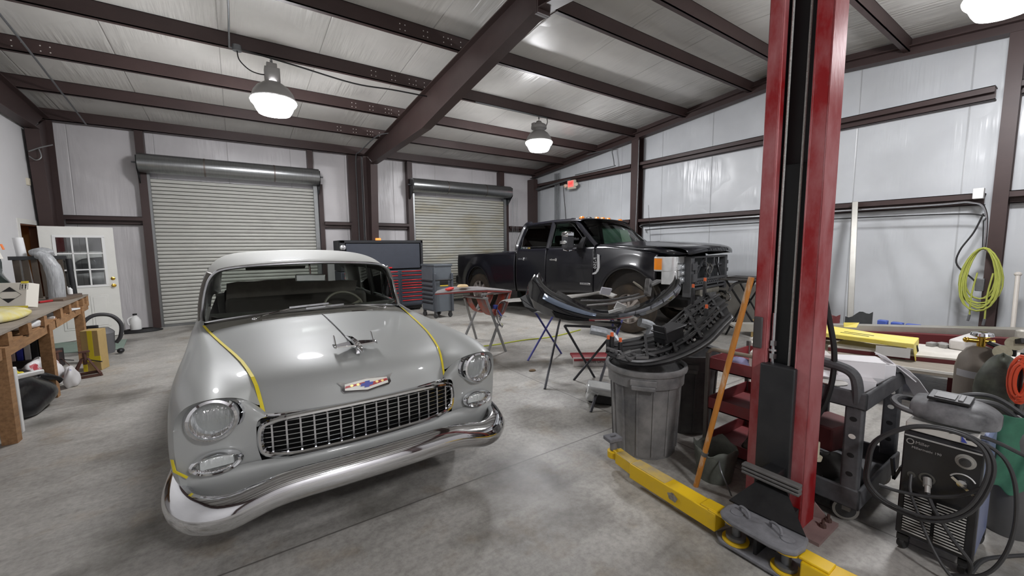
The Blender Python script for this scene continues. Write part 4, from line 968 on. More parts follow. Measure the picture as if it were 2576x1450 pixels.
# stripped radiator support
SUP = mat('support_plastic', (62, 63, 66), .5, noise=.4, nscale=10, rgb2=(100, 100, 100))
sp_ = MB()
sp_.bb(.36, 1.95, -.02, .05, 1.385, 1.42); sp_.bb(.36, .5, -.02, .12, .72, 1.42); sp_.bb(1.86, 1.96, -.02, .1, .78, 1.42)
sp_.bb(.5, 1.9, -.02, .04, .985, 1.03); sp_.bb(.5, 1.9, -.02, .04, .9, .93); sp_.bb(.4, 1.95, -.02, .05, .83, .87)
sp_.bb(1.12, 1.2, -.02, .03, 1.0, 1.2); sp_.bar((.98, 0, 1.41), (.98, 0, 1.26), .045, .04); sp_.bar((1.34, 0, 1.41), (1.34, 0, 1.26), .045, .04)
sp_.bar((.98, 0, 1.26), (1.1, 0, 1.20), .045, .04); sp_.bar((1.34, 0, 1.26), (1.2, 0, 1.20), .045, .04); sp_.bar((1.0, 0, 1.20), (1.3, 0, 1.20), .05, .05)
for k in range(15): sp_.bar((.52+k*.09, 0, .93), (.52+(k+.5)*.09, 0, .985), .012, .03).bar((.52+(k+.5)*.09, 0, .985), (.52+(k+1)*.09, 0, .93), .012, .03)
sp_.bb(.38, .56, -.05, .06, 1.18, 1.3); sp_.bb(.38, .54, -.06, .06, .98, 1.12); sp_.cyl((.52, -.03, 1.33), (.52, -.03, .95), .025)
for z in (.95, 1.1, 1.25): sp_.bb(1.94, 1.99, -.03, .05, z, z+.07)
tobj('radiator_support', sp_, SUP, bevel=.006)
tobj('radiator', MB().bb(.5, 1.88, .12, .16, .8, 1.4), mat('radiator_core', (62, 64, 66), .6, .3, noise=.5, nscale=90, stretch=(1, 1, 4)))
tobj('cross_bars', MB().cyl((.5, .06, 1.24), (1.9, .06, 1.24), .022).bar((1.0, .03, 1.4), (.62, .03, 1.02), .03, .015).bar((1.5, .03, 1.36), (1.75, .03, 1.02), .03, .015).bar((1.1, .02, 1.26), (1.06, .02, 1.02), .05, .02), SUP)
tobj('wiring_loom', MB().tube(spline([(.95, .0, 1.32), (1.05, -.03, 1.25), (1.0, -.02, 1.15), (1.1, -.03, 1.05), (1.06, .0, .98)], 4), .012, 6).tube(spline([(1.12, -.02, 1.28), (1.2, -.04, 1.2), (1.15, -.03, 1.1)], 4), .01, 6).ball((1.16, -.04, 1.24), (.05, .03, .05)), mat('loom_grey', (90, 88, 84), .5), smooth=True)
tobj('impact_bar', MB().bb(.75, 1.6, -.02, .06, .73, .82), mat('aged_aluminium', (176, 172, 160), .45, .7, noise=.4, nscale=12))
tobj('frame_horn', MB().bb(.45, .6, -.1, .4, .52, .74), BLACKM); tobj('frame_horn', MB().bb(1.6, 1.75, -.1, .4, .52, .74), BLACKM)
for x in (.50, 1.66): tobj('tow_hook', MB().tube(spline([(x, -.06, .56), (x, -.16, .55), (x+.03, -.2, .62), (x, -.16, .7), (x, -.08, .7)], 4), .016, 6), CHROME2, smooth=True)
tg = MB()
for k in range(16):
    r_ = random.Random(k); x = .7+k*.062; tg.box((x, -.05-.05*r_.random(), .66+.05*r_.random()), (.16, .1, .012), (r_.uniform(-30, 30), r_.uniform(-25, 25), r_.uniform(-50, 50)))
tobj('torn_shroud', tg, mat('torn_grey', (150, 146, 136), .6, noise=.6, nscale=9, rgb2=(60, 58, 54)))
tobj('hanging_tag', MB().box((1.0, -.08, .46), (.06, .004, .06), (0, 45, 0)), mat('yellow_tag', (222, 186, 40), .5))
tobj('hanging_wire', MB().tube(spline([(1.0, -.06, .7), (1.02, -.1, .6), (.98, -.08, .5), (1.0, -.08, .42)], 5), .006, 5), CORD)
# handles, badges, mirror, roof lamps, antenna
for s in (2.05+.72, 3.76):
    h_ = tobj('door_handle', MB().bb(-.035, -.01, s-.12, s+.08, 1.315, 1.345).bb(-.02, .02, s-.11, s-.06, 1.30, 1.365).bb(-.02, .02, s+.03, s+.07, 1.31, 1.35), CHROME, bevel=.008)
vb = [(1.60, 1.45), (1.66, 1.46), (1.665, 1.44), (1.68, 1.43), (1.69, 1.20), (1.72, 1.13), (1.74, 1.10), (1.75, 1.065), (1.71, 1.065), (1.66, 1.10), (1.64, 1.18), (1.615, 1.38), (1.60, 1.42)]
bd = tobj('fender_badge', MB().prism([(s-0, z) for s, z in ((1.585, 1.44), (1.63, 1.455), (1.625, 1.19), (1.66, 1.12), (1.735, 1.085), (1.74, 1.06), (1.66, 1.07), (1.60, 1.13), (1.575, 1.2))], .02, Matrix(((0, 0, -1, .008), (1, 0, 0, 0), (0, 1, 0, 0), (0, 0, 0, 1)))), BADGE)
text('badge_lettering', 'F-250', .10, Matrix(((0, 0, -1, -.002), (0, 1, 0, 1.68), (-1, 0, 0, 1.285), (0, 0, 0, 1))), BADGE, bd, .01, world=False, sx=.95)
pb = tobj('door_badge', MB().bb(-.006, .02, 1.79, 2.05, .845, .885), CHROME2, bevel=.003)
text('badge_lettering', 'POWER STROKE', .03, Matrix(((0, 0, -1, -.008), (-1, 0, 0, 1.92), (0, 1, 0, .865), (0, 0, 0, 1))), mat('badge_grey', (110, 112, 116), .4), pb, .003, world=False, sx=.95)
mo = tobj('tow_mirror', MB().bb(-.36, -.12, 2.10, 2.24, 1.56, 1.86), mat('mirror_shell_grey', (70, 71, 74), .5), bevel=.035)
tobj('mirror_cap', MB().bb(-.365, -.115, 2.09, 2.25, 1.78, 1.90), CHROME, mo, bevel=.04)
tobj('mirror_lamp', MB().bb(-.40, -.34, 2.1, 2.24, 1.66, 1.72), CHROME, mo, bevel=.01)
tobj('mirror_arm', MB().bb(-.16, .05, 2.12, 2.17, 1.73, 1.78).bb(-.16, .05, 2.12, 2.17, 1.60, 1.65), CHROME, mo, bevel=.008)
tobj('mirror_foot', MB().add([(.08, 1.95, 1.79), (.05, 2.02, 1.56), (.05, 2.18, 1.56), (.1, 2.06, 1.78)], [(0, 1, 2, 3)]), BLACKP, mo, solid=.05)
tobj('mirror_underglow', MB().tube([(-.38, 2.16, 1.545), (-.3, 2.12, 1.525), (-.05, 2.10, 1.535)], .018, 8), CHROME, mo, smooth=True)
AMB = mat('amber_roof_lamp', (214, 122, 40), .25, coat=.6)
for x in (.42, .95, 1.16, 1.38, 1.85):
    tobj('roof_lamp', MB().lathe([(.05, 0), (.05, .012), (.03, .04), (.012, .045), (0, .045)], 12, (x, 2.34, 2.185+.02*(1-((x-1.1)/.9)**2)), (0, 0, 1), sy=1.3), AMB, smooth=True)
tobj('roof_fin', MB().ball((.68, 2.36, 2.21), (.08, .16, .06)), BLACKP, smooth=True)
tobj('antenna', MB().cyl((TW-.35, 1.55, 1.63), (TW-.36, 1.62, 2.5), .004, 6), CORD)
tobj('bed_cap_trim', MB().bb(.06, .14, 3.99, 4.5, 1.49, 1.505), CHROME2)
# wheels
for x, sgn in ((.02, 1), (TW-.32, -1)):
    for s in (.97, 5.42):
        xo = x if sgn > 0 else x+.3; ax = (sgn, 0, 0)
        w_ = tobj('wheel', MB().lathe([(.27, .03), (.38, .0), (.44, .02), (.46, .06), (.46, .24), (.44, .28), (.38, .3), (.27, .28)], 40, (xo, s, .46), ax), mat('dusty_tyre', (36, 33, 30), .85, noise=.5, nscale=4, rgb2=(92, 76, 58)), smooth=True)
        rm = MB().lathe([(.275, .02), (.26, .05), (.25, .12), (.08, .09), (.07, .05), (0, .045)], 28, (xo, s, .46), ax)
        for k in range(8):
            a = 2*PI*k/8; rm.bar((xo+sgn*.055, s+.06*math.cos(a), .46+.06*math.sin(a)), (xo+sgn*.045, s+.26*math.cos(a), .46+.26*math.sin(a)), .05, .03, (1, 0, 0))
        tobj('rim', rm, mat('rim_alloy', (176, 168, 162), .35, .45), w_, smooth=True)
# ================================================================ LEFT SIDE: work bench and what is on and under it
bench = thing('work_bench', 'long raw timber work bench against the white left wall', 'bench', (-1.8, 6.7, 0))
def B(name, mb, m=WOOD, **k): return obj(name, mb, m, bench, world=True, **k)
# front edge runs from (-1.60,4.6) to (-1.90,8.7)
def fx(y): return -1.65-.075*(y-5.0)
B('bench_top', MB().add([(fx(4.4)+.03, 4.4, .93), (fx(8.75)+.03, 8.75, .93), (-2.78, 8.75, .93), (-2.78, 4.4, .93), (fx(4.4)+.03, 4.4, .95), (fx(8.75)+.03, 8.75, .95), (-2.78, 8.75, .95), (-2.78, 4.4, .95)], [(3,2,1,0),(4,5,6,7),(0,1,5,4),(1,2,6,5),(2,3,7,6),(3,0,4,7)]), mat('bench_board', (150, 140, 128), .7, noise=.5, nscale=4, rgb2=(92, 84, 74)))
for y0, y1 in ((4.4, 6.75), (6.8, 8.72)):
    B('front_rail', MB().bar((fx(y0), y0, .77), (fx(y1), y1, .77), .04, .09))
    B('back_rail', MB().bar((-2.7, y0, .77), (-2.7, y1, .77), .04, .09))
B('end_rail', MB().bb(-2.74, fx(8.7), 8.68, 8.72, .72, .93)); B('end_post', MB().bb(fx(8.7)-.05, fx(8.7)+.03, 8.62, 8.72, .78, .93))
B('shelf_board', MB().add([(fx(4.4), 4.4, .815), (fx(8.7), 8.7, .815), (-2.76, 8.7, .815), (-2.76, 4.4, .815)], [(0, 1, 2, 3)]), solid=.02)
for y in (5.2, 5.75, 6.3, 7.0, 7.45, 7.9, 8.3): B('spacer_block', MB().bar((fx(y)+.01, y-.04, .875), (fx(y)+.01, y+.04, .875), .06, .105))
for x, y in ((fx(5.1), 5.1), (fx(6.45), 6.45), (fx(8.2), 8.2), (-2.68, 5.1), (-2.68, 6.45), (-2.68, 8.2)):
    B('leg', MB().bb(x-.05, x+.04, y-.045, y+.045, 0, .82))
B('lower_panel', MB().bb(-2.74, -2.7, 7.3, 8.7, .3, .74))
def put(name, label, cat, mb, m, group=None, **k):
    return tag(obj(name, mb, m, None, **k), label, cat, group)
# things on the bench
bx = thing('cardboard_box', 'white and yellow box with black diamond mark on the bench', 'box', (-2.06, 6.85, .95), math.radians(-22))
BW, BD, BH = .31, .15, .27
def bxo(n, mb, m, **k):
    o = obj(n, mb, m, None, **k); o.parent = bx; return o
bxo('carton', MB().box((0, 0, BH/2+.035), (BW, BD, BH), (-12, 0, 0)), mat('white_carton', (214, 210, 200), .7), bevel=.004)
TB = Matrix.Translation((0, 0, BH/2+.035)) @ Matrix.Rotation(math.radians(-12), 4, 'X') @ Matrix.Translation((0, -BD/2-.0015, 0)) @ Matrix.Rotation(PI/2, 4, 'X')
BK = mat('print_black', (24, 22, 20), .7); YL = mat('print_yellow', (224, 206, 60), .7)
for nm, poly, m in (('black_mark', [(-.07, .035), (0, .085), (.07, .035)], BK), ('black_mark', [(-.06, -.04), (.06, -.04), (0, -.085)], BK), ('yellow_strip', [(-.18, -.15), (.18, -.15), (.18, -.125), (-.18, -.125)], YL), ('yellow_strip', [(.1, .125), (.17, .125), (.17, .15), (.1, .15)], YL)):
    bxo(nm, MB().prism(poly, .001, TB), m)
dl = MB()
for a, b_ in (((-.11, 0), (0, .088)), ((0, .088), (.11, 0)), ((.11, 0), (0, -.088)), ((0, -.088), (-.11, 0)), ((.095, .055), (.165, .055)), ((.165, .055), (.165, .12)), ((.165, .12), (.095, .12)), ((.095, .12), (.095, .055))):
    dl.bar(TB @ Vector((*a, .0006)), TB @ Vector((*b_, .0006)), .004, .001)
for x in (.115, .145): dl.prism([(x-.004, .065), (x+.004, .065), (x+.004, .1), (x+.009, .1), (x, .115), (x-.009, .1), (x-.004, .1)], .001, TB)
bxo('printed_outline', dl, BK)
pk = []
rnd = random.Random(3)
def crumple(c, d, seed, n=14, m_=9, amp=.22, flat=True):
    """irregular crumpled lump sitting on c.z"""
    r = random.Random(seed); vs = []; fs = []; ph = [r.uniform(0, 6) for _ in range(8)]
    for i in range(m_+1):
        t = PI*i/m_
        for k in range(n):
            a = 2*PI*k/n; w = 1+amp*(math.sin(3*a+ph[0]+2*t)*.5+math.sin(5*a+ph[1]-3*t)*.35+math.sin(2*a+5*t+ph[2])*.4)+r.uniform(-amp, amp)*.3
            z = math.cos(t); z = max(z, -.55) if flat else z
            vs.append((c[0]+d[0]/2*math.sin(t)*math.cos(a)*w, c[1]+d[1]/2*math.sin(t)*math.sin(a)*w, c[2]+d[2]*(z*(1+.25*(w-1))+.55)/1.55))
    for i in range(m_):
        for k in range(n): fs.append((i*n+k, (i+1)*n+k, (i+1)*n+(k+1) % n, i*n+(k+1) % n))
    return MB().add(vs, fs)
put('plastic_package', 'yellow parts wrapped in clear plastic lying on bench front', 'package', crumple((-1.95, 5.95, .95), (.42, 1.0, .12), 11, amp=.12), mat('wrapped_yellow', (222, 204, 70), .25, noise=.7, nscale=7, rgb2=(214, 212, 196), coat=.5), sub=1)
gls = thing('glass_pane_stack', 'dark green auto glass leaning against the left wall', 'glass', (-2.5, 7.85, .95))
for k, (y, tilt) in enumerate(((7.62, 0), (7.8, .02), (7.98, .03))):
    pts = [(-2.72+.02*k, y-.45, .96), (-2.45+.05*k, y-.4, .96), (-2.42+.05*k, y+.35, .96), (-2.70+.02*k, y+.5, .96)]
    g_ = MB().grid([[(lerp(-2.42, -2.66, t)+.03*k-.10*math.sin(PI*t), y+(u-.5)*.9*(1-.15*t), .96+.78*t*(1-.35*(2*u-1)**4)) for u in [q/8 for q in range(9)]] for t in (0, .25, .5, .75, 1)])
    obj('windshield_glass', g_, mat('green_auto_glass', (34, 50, 46), .12, coat=.6), gls, world=True, smooth=True, solid=.006)
obj('white_label', MB().box((-2.40, 7.62, 1.62), (.01, .2, .2), (0, -14, 6)), mat('label_white', (226, 222, 214), .6), gls, world=True)
obj('orange_label', MB().box((-2.39, 7.76, 1.67), (.01, .06, .07), (0, -14, 6)), mat('label_orange', (236, 130, 70), .6), gls, world=True)
sl = thing('parts_rack', 'row of dark upright slats with plastic wrap standing on the bench end', 'rack', (-2.3, 8.0, .95))
for k in range(6): obj('slat', MB().bar((-2.46+.075*k, 8.36+.03*k, .95), (-2.48+.075*k, 8.38+.03*k, 1.52), .06, .02, (0, 1, 0)), mat('slat_dark', (84, 74, 64), .6, noise=.5, nscale=8), sl, world=True)
obj('top_rail', MB().bar((-2.54, 8.36, 1.52), (-2.04, 8.56, 1.52), .05, .05), BLACKP, sl, world=True)
put('plastic_wrap', 'clear plastic wrapped roll standing beside the dark slats', 'roll', MB().tube(spline([(-2.06, 8.1, .95), (-2.06, 8.1, 1.3), (-2.12, 8.12, 1.5), (-2.2, 8.14, 1.57)], 5), [.085]*8+[.075]*4+[.06]*4, 12), mat('hazy_film', (196, 198, 200), .25, noise=.6, nscale=9, rgb2=(120, 122, 124), bump=1, bscale=14, stretch=(3, 3, .6), alpha=.72), smooth=True)
put('plastic_wrap', 'crumpled clear plastic draped over the top of the slats', 'plastic film', crumple((-2.24, 8.44, 1.545), (.26, .2, .12), 4), mat('hazy_film', (196, 198, 200), .25, alpha=.72), sub=1)
put('paper_roll', 'white paper roll standing upright behind the dark slats', 'roll', MB().cyl((-2.40, 8.46, .95), (-2.47, 8.5, 1.80), .05, 14), mat('paper_white', (220, 220, 220), .6), smooth=True)
put('steel_tube', 'black upright tube at the end of the bench in front of the door', 'tube', MB().cyl((-2.0, 8.55, .95), (-2.02, 8.55, 1.5), .035, 12), BLACKP, smooth=True)
for k, x in enumerate((-2.02, -1.93)):
    bt_ = thing('small_bottle', ('left', 'right')[k]+' one of two small white bottles with black caps on bench end', 'bottle', (x-.08, 8.42, .99), 0)
    obj('bottle_body', MB().lathe([(0, 0), (.028, 0), (.028, .07), (.012, .09), (.012, .1)], 12), WHITEP, bt_, smooth=True); obj('cap', MB().cyl((0, 0, .098), (0, 0, .125), .014, 10), BLACKP, bt_)
put('flat_tray', 'low brown tray under the two small bottles on bench end', 'tray', MB().bb(-2.2, -1.93, 8.2, 8.6, .95, .985), mat('tray_brown', (92, 78, 70), .6), bevel=.005)
put('hand_file', 'red handled tool lying across the bench top', 'tool', MB().cyl((-2.1, 7.6, .965), (-1.98, 7.85, .965), .014, 8), mat('tool_red', (160, 30, 36), .4), smooth=True)
put('wood_plank', 'dark flat plank lying on the far end of the bench', 'plank', MB().bar((-2.0, 7.75, .965), (-1.95, 8.35, .965), .16, .03), mat('plank_dark', (108, 92, 78), .7, noise=.4, nscale=6), bevel=.003)
put('paper_sheets', 'loose white papers stacked on the bench shelf', 'paper', MB().box((-1.98, 7.1, .835), (.3, .5, .02), (0, 0, 8)).box((-1.95, 7.7, .835), (.26, .3, .016), (0, 0, -14)), mat('paper_white', (220, 220, 220), .6))
put('plastic_bag', 'crumpled white bag lying on the bench shelf', 'bag', crumple((-1.86, 6.25, .825), (.3, .6, .09), 21), mat('bag_white', (214, 214, 214), .45), sub=1)
# under the bench
COLS = [('pale pink', (236, 214, 206)), ('blue', (62, 72, 190)), ('white', (232, 232, 232)), ('black', (36, 36, 38)), ('pale grey', (220, 220, 226))]
for k, (n, c) in enumerate(COLS):
    xb = -2.37+.066*k
    tag(obj('binder', MB().box((xb, 7.68, .42+.012*(k % 2)), (.056, .26, .34+.024*(k % 2))), mat('binder_'+n.replace(' ', '_'), c, .6), bevel=.006), n+' upright box in the row under the bench'+(' beside the black one' if k == 4 else ''), 'box', 'upright boxes in a row under the bench')
put('storage_crate', 'low dark crate under the bench holding a row of boxes', 'crate', MB().bb(-2.5, -2.1, 7.5, 8.25, .0, .25), mat('crate_dark', (52, 44, 44), .7, noise=.4, nscale=9), bevel=.01)
bag = thing('trash_bag', 'full black plastic trash bag on the floor under the bench', 'bag', (-1.95, 6.0, 0))
obj('bag_body', crumple((-1.98, 6.0, 0), (.60, .95, .43), 5, 26, 15, .2), mat('black_bag', (26, 26, 28), .3, bump=1.0, bscale=7, coat=.3), bag, world=True, sub=1)
obj('knotted_end', MB().tube([(-1.84, 6.25, .30), (-1.76, 6.3, .27), (-1.70, 6.33, .25), (-1.66, 6.37, .20), (-1.68, 6.34, .17)], [.09, .05, .02, .035, .004], 9), mat('black_bag', (26, 26, 28), .3), bag, world=True, sub=1)
put('yellow_tool', 'yellow plastic tool lying on the black trash bag', 'tool', MB().box((-1.88, 5.95, .442), (.06, .2, .03), (0, 8, 25)).box((-1.82, 5.83, .438), (.1, .06, .03), (0, 8, 25)), mat('tool_yellow', (226, 208, 44), .45), bevel=.008)
wb = put('shopping_bag', 'white plastic shopping bag with red and blue print under bench', 'bag', crumple((-1.98, 6.98, 0), (.34, .52, .36), 31, 22, 12, .34), mat('shop_bag', (222, 220, 220), .4, noise=.95, nscale=5, rgb2=(176, 36, 52), contrast=(.40, .44)), sub=1)
put('paper_sack', 'white paper sack slumped on floor beside the jack stand', 'bag', crumple((-1.72, 6.87, 0), (.13, .26, .24), 33, 16, 10, .36), mat('sack_white', (208, 206, 206), .6, noise=.8, nscale=6, rgb2=(110, 116, 180), contrast=(.36, .42)), sub=1)
put('white_bracket', 'white plastic fittings standing beside the near bench leg', 'bracket', MB().bb(-1.72, -1.66, 5.3, 5.36, 0, .6).bar((-1.7, 5.36, .5), (-1.55, 5.5, .5), .05, .04).bb(-1.8, -1.72, 5.35, 5.42, .0, .7), WHITEP, bevel=.01)
put('cardboard_box', 'tall brown cardboard box with yellow tape by the bench leg', 'box', MB(), CARD) if 0 else None
tb = thing('cardboard_box', 'tall brown cardboard box with yellow tape by the bench leg', 'box', (-1.66, 7.66, 0), math.radians(-12))
o = obj('carton', MB().bb(-.09, .09, -.1, .1, 0, .55), CARD, tb, bevel=.004)
obj('tape', MB().bb(-.092, .092, -.102, -.095, .13, .2).bb(-.02, .03, -.102, -.095, .2, .55).bb(-.092, -.05, -.103, -.095, 0, .17), mat('yellow_tape', (226, 206, 40), .55), tb)
js = thing('jack_stand', 'rusty steel jack stand on the floor beside the cardboard box', 'jack stand', (-1.68, 7.28, 0), .3)
jm = MB()
for x, y in ((-.13, -.11), (.13, -.11), (.13, .11), (-.13, .11)): jm.bar((x, y, 0), (x*.2, y*.2, .24), .03, .006)
for a, b_ in (((-.13, -.11), (.13, -.11)), ((.13, -.11), (.13, .11)), ((.13, .11), (-.13, .11)), ((-.13, .11), (-.13, -.11))): jm.bar((*a, .02), (*b_, .02), .006, .035)
RUST = mat('rusty_steel', (104, 72, 62), .8, .2, noise=.6, nscale=18, rgb2=(54, 36, 32))
obj('base_frame', jm, RUST, js); obj('saddle_post', MB().cyl((0, 0, .16), (0, 0, .32), .02).box((0, 0, .325), (.1, .05, .02)), RUST, js); obj('lever', MB().bar((.02, 0, .22), (.15, -.05, .17), .015, .01), BLACKM, js)
js2 = thing('jack_stand', 'second rusty jack stand tipped over behind the first', 'jack stand', (-1.98, 7.5, 0), 1.0)
for c in js.children:
    k = c.copy(); COL.objects.link(k); k.parent = js2
vc = thing('shop_vacuum', 'grey shop vacuum with curved hose in front of the open door', 'vacuum', (-1.78, 8.75, 0))
obj('tank', MB().lathe([(0, .0), (.13, .0), (.14, .06), (.15, .30), (.155, .32), (.14, .35), (.09, .40), (0, .41)], 24, (-1.82, 8.82, 0)), mat('vac_grey', (104, 104, 106), .5), vc, world=True, smooth=True)
obj('hose', MB().tube(spline([(-1.95, 8.7, .3), (-1.98, 8.68, .5), (-1.86, 8.7, .62), (-1.68, 8.74, .6), (-1.58, 8.78, .45), (-1.6, 8.8, .25), (-1.66, 8.82, .15)], 5), .028, 10), mat('hose_dark', (62, 62, 64), .6), vc, world=True, smooth=True)
obj('foot', MB().ball((-1.58, 8.6, .05), (.09, .14, .08)), BLACKP, vc, world=True, smooth=True)
obj('handle', MB().bb(-2.0, -1.82, 8.66, 8.72, .40, .47), BLACKP, vc, world=True, bevel=.01)
put('floor_mat', 'worn green mat on the floor under the open white door', 'mat', MB().add([(-2.75, 9.3, .006), (-1.62, 8.95, .006), (-1.72, 9.9, .006), (-2.75, 10.3, .006)], [(0, 1, 2, 3)]), mat('mat_green', (126, 146, 134), .85, noise=.3, nscale=4, rgb2=(164, 172, 164)), solid=.01)
jg = thing('plastic_jug', 'white plastic jug on the floor by the roll-up door', 'jug', (-1.72, 10.75, .05))
jbm = MB().lathe([(0, 0), (.085, 0), (.09, .03), (.09, .17), (.06, .24), (.03, .27), (.03, .29)], 16)
obj('jug_body', jbm, WHITEP, jg, smooth=True); obj('cap', MB().cyl((0, 0, .285), (0, 0, .315), .034, 12), BLACKP, jg); obj('handle', MB().tube(spline([(-.03, -.03, .26), (-.1, -.05, .22), (-.1, -.06, .14), (-.085, -.05, .1)], 4), .014, 8), WHITEP, jg, smooth=True)
jg2 = thing('plastic_jug', 'second white jug half hidden behind the open door edge', 'jug', (-1.98, 10.85, .05))
for c in jg.children:
    k = c.copy(); COL.objects.link(k); k.parent = jg2
hc = thing('coiled_cable', 'flat coil of black cable on the floor under the white jug', 'cable', (-1.65, 10.78, 0))
for k in range(7): obj('cable_loop', MB().tube([(-1.66+(.34-.022*k)*math.cos(a), 10.74+(.2-.014*k)*math.sin(a), .012+.006*k) for a in [2*PI*q/28 for q in range(28)]], .011, 6, True), CORD, hc, world=True, smooth=True)
# ================================================================ TOOL CHEST, TOOL CART, STANDS, BUMPERS
CHESTM = mat('chest_dark_blue_grey', (70, 74, 84), .4, .2, noise=.25, nscale=5)
REDH = mat('red_anodised', (220, 40, 42), .3, .3)
ch = thing('tool_chest', 'tall dark tool chest with red drawer handles by the back wall', 'tool chest', (2.95, 10.2, 0))
def pc(par, n, mb, m, **k): return obj(n, mb, m, par, world=True, **k)
pc(ch, 'lower_cabinet', MB().bb(2.0, 4.02, 9.98, 10.7, .14, 1.06), CHESTM, bevel=.01)
pc(ch, 'kick_plate', MB().bb(2.05, 3.97, 10.05, 10.65, .05, .14), BLACKM)
pc(ch, 'upper_hutch', MB().bb(2.0, 4.02, 10.05, 10.7, 1.07, 1.8).bb(2.0, 2.12, 9.98, 10.05, 1.07, 1.8).bb(3.96, 4.02, 9.98, 10.05, 1.07, 1.8).bb(2.0, 4.02, 9.98, 10.05, 1.73, 1.8), mat('chest_top_black', (34, 35, 39), .5), bevel=.012)
door = pc(ch, 'hutch_door', MB().bb(2.14, 3.94, 10.0, 10.04, 1.1, 1.72), CHESTM, bevel=.006)
pc(door, 'red_latch', MB().bb(3.0, 3.14, 9.985, 10.0, 1.10, 1.13), REDH) if 0 else pc(ch, 'red_latch', MB().bb(3.05, 3.2, 9.975, 9.998, 1.11, 1.14), REDH)
def drawers(par, xs, zs, y, hm, bm):
    for x0, x1 in xs:
        for z0, z1 in zs:
            d = pc(par, 'drawer', MB().bb(x0, x1, y-.012, y+.01, z0+.006, z1-.006), bm, bevel=.004)
            h = obj('drawer_handle', MB().bb(x0+.03, x1-.03, y-.034, y-.012, z1-.029, z1-.010), hm, None, bevel=.006)
            for v in h.data.vertices: v.co -= par.location
            h.parent = d
zz = [1.04, .94, .82, .74, .68, .61, .50, .40, .30, .17]
drawers(ch, ((2.04, 2.66), (2.70, 3.36), (3.40, 3.98)), [(b_, a) for a, b_ in zip(zz, zz[1:])], 9.975, REDH, CHESTM)
for x in (2.15, 3.9):
    for y in (10.1, 10.6): pc(ch, 'caster', MB().lathe([(.0, -.025), (.05, -.02), (.05, .02), (0, .025)], 14, (x, y, .05), (0, 1, 0)), RUBBER, smooth=True)
tag(obj('orange_lamp', MB().bb(2.9, 3.02, 10.2, 10.28, 1.8, 1.86), mat('orange_glow', (250, 130, 60), .4, emit=.6), bevel=.01), 'small orange light on top of the dark tool chest', 'lamp')
tag(obj('work_lamp', MB().lathe([(0, 0), (.05, .0), (.07, .05), (.06, .08), (0, .07)], 14, (2.06, 9.985, 1.62), (0, -1, .2)), CHROME2, smooth=True), 'round silver lamp head on the left end of the tool chest', 'lamp')
# rolling grey tool cart
ct = thing('tool_cart', 'grey rolling tool cart with drawers in front of the tool chest', 'tool cart', (3.82, 8.75, 0))
CARTG = mat('cart_grey', (96, 102, 108), .42, .15, noise=.2, nscale=5)
# footprint corners: front-left drawer face left, right side panel towards the camera
p0, p1, p2 = Vector((3.60, 9.05, 0)), Vector((3.68, 8.50, 0)), Vector((4.08, 8.46, 0)); p3 = p0+p2-p1
def quadbox(a, b, c, d, z0, z1):
    return MB().add([Vector((p.x, p.y, z)) for z in (z0, z1) for p in (a, b, c, d)], [(3,2,1,0),(4,5,6,7),(0,1,5,4),(1,2,6,5),(2,3,7,6),(3,0,4,7)])
pc(ct, 'cabinet', quadbox(p0, p1, p2, p3, .15, 1.2), CARTG, bevel=.01)
pc(ct, 'lid', quadbox(p0+Vector((-.02, .02, 0)), p1+Vector((-.02, -.02, 0)), p2+Vector((.02, -.02, 0)), p3+Vector((.02, .02, 0)), 1.19, 1.235), CARTG, bevel=.008)
e = (p1-p0).normalized(); nf = Vector((e.y, -e.x, 0)); nf = nf if nf.x < 0 else -nf
for k, (z0, z1) in enumerate(((.86, 1.15), (.75, .85), (.65, .74), (.55, .64), (.45, .54), (.36, .44), (.18, .35))):
    dr = pc(ct, 'drawer', MB().bar(p0+e*.02+nf*.008+Vector((0, 0, (z0+z1)/2)), p1-e*.06+nf*.008+Vector((0, 0, (z0+z1)/2)), .02, z1-z0-.012), CARTG, bevel=.003)
    if k: 
        h = obj('drawer_handle', MB().bar(p0+e*.03+nf*.025+Vector((0, 0, z1-.012)), p1-e*.07+nf*.025+Vector((0, 0, z1-.012)), .022, .014), BLACKM, None)
        for v in h.data.vertices: v.co -= ct.location
        h.parent = dr
s_ = (p2-p1).normalized(); ns = Vector((s_.y, -s_.x, 0)); ns = ns if ns.y < 0 else -ns
for t in (.0, 1.0):
    q = p1.lerp(p2, t)+ns*.03
    pc(ct, 'corner_post', MB().bar(q+Vector((0, 0, .15)), q+Vector((0, 0, 1.03)), .05, .05), mat('post_dark_grey', (70, 74, 80), .5), bevel=.01)
pc(ct, 'push_handle', MB().cyl(p1+ns*.05+Vector((0, 0, .88)), p2+ns*.05+Vector((0, 0, .88)), .016), BLACKM, smooth=True)
st = pc(ct, 'warning_sticker', MB().bar(p1.lerp(p2, .3)+ns*.004+Vector((0, 0, .81)), p1.lerp(p2, .78)+ns*.004+Vector((0, 0, .81)), .004, .16), mat('sticker_black', (30, 28, 26), .5))
for z, c in ((.88, 'orange'), (.745, 'yellow')):
    h = obj(c+'_band', MB().bar(p1.lerp(p2, .3)+ns*.008+Vector((0, 0, z)), p1.lerp(p2, .78)+ns*.008+Vector((0, 0, z)), .003, .022), mat('band_'+c, (232, 130, 60) if c == 'orange' else (226, 196, 60), .5), None)
    for v in h.data.vertices: v.co -= ct.location
    h.parent = st
for q in (p0, p1, p2, p3):
    c = q.lerp((p0+p2)/2, .14)
    pc(ct, 'caster', MB().lathe([(0, -.022), (.055, -.02), (.06, 0), (.055, .02), (0, .022)], 16, (c.x, c.y, .06), (.9, .3, 0)).box((c.x, c.y, .125), (.06, .05, .06)), mat('caster_grey', (60, 60, 60), .6), smooth=True)
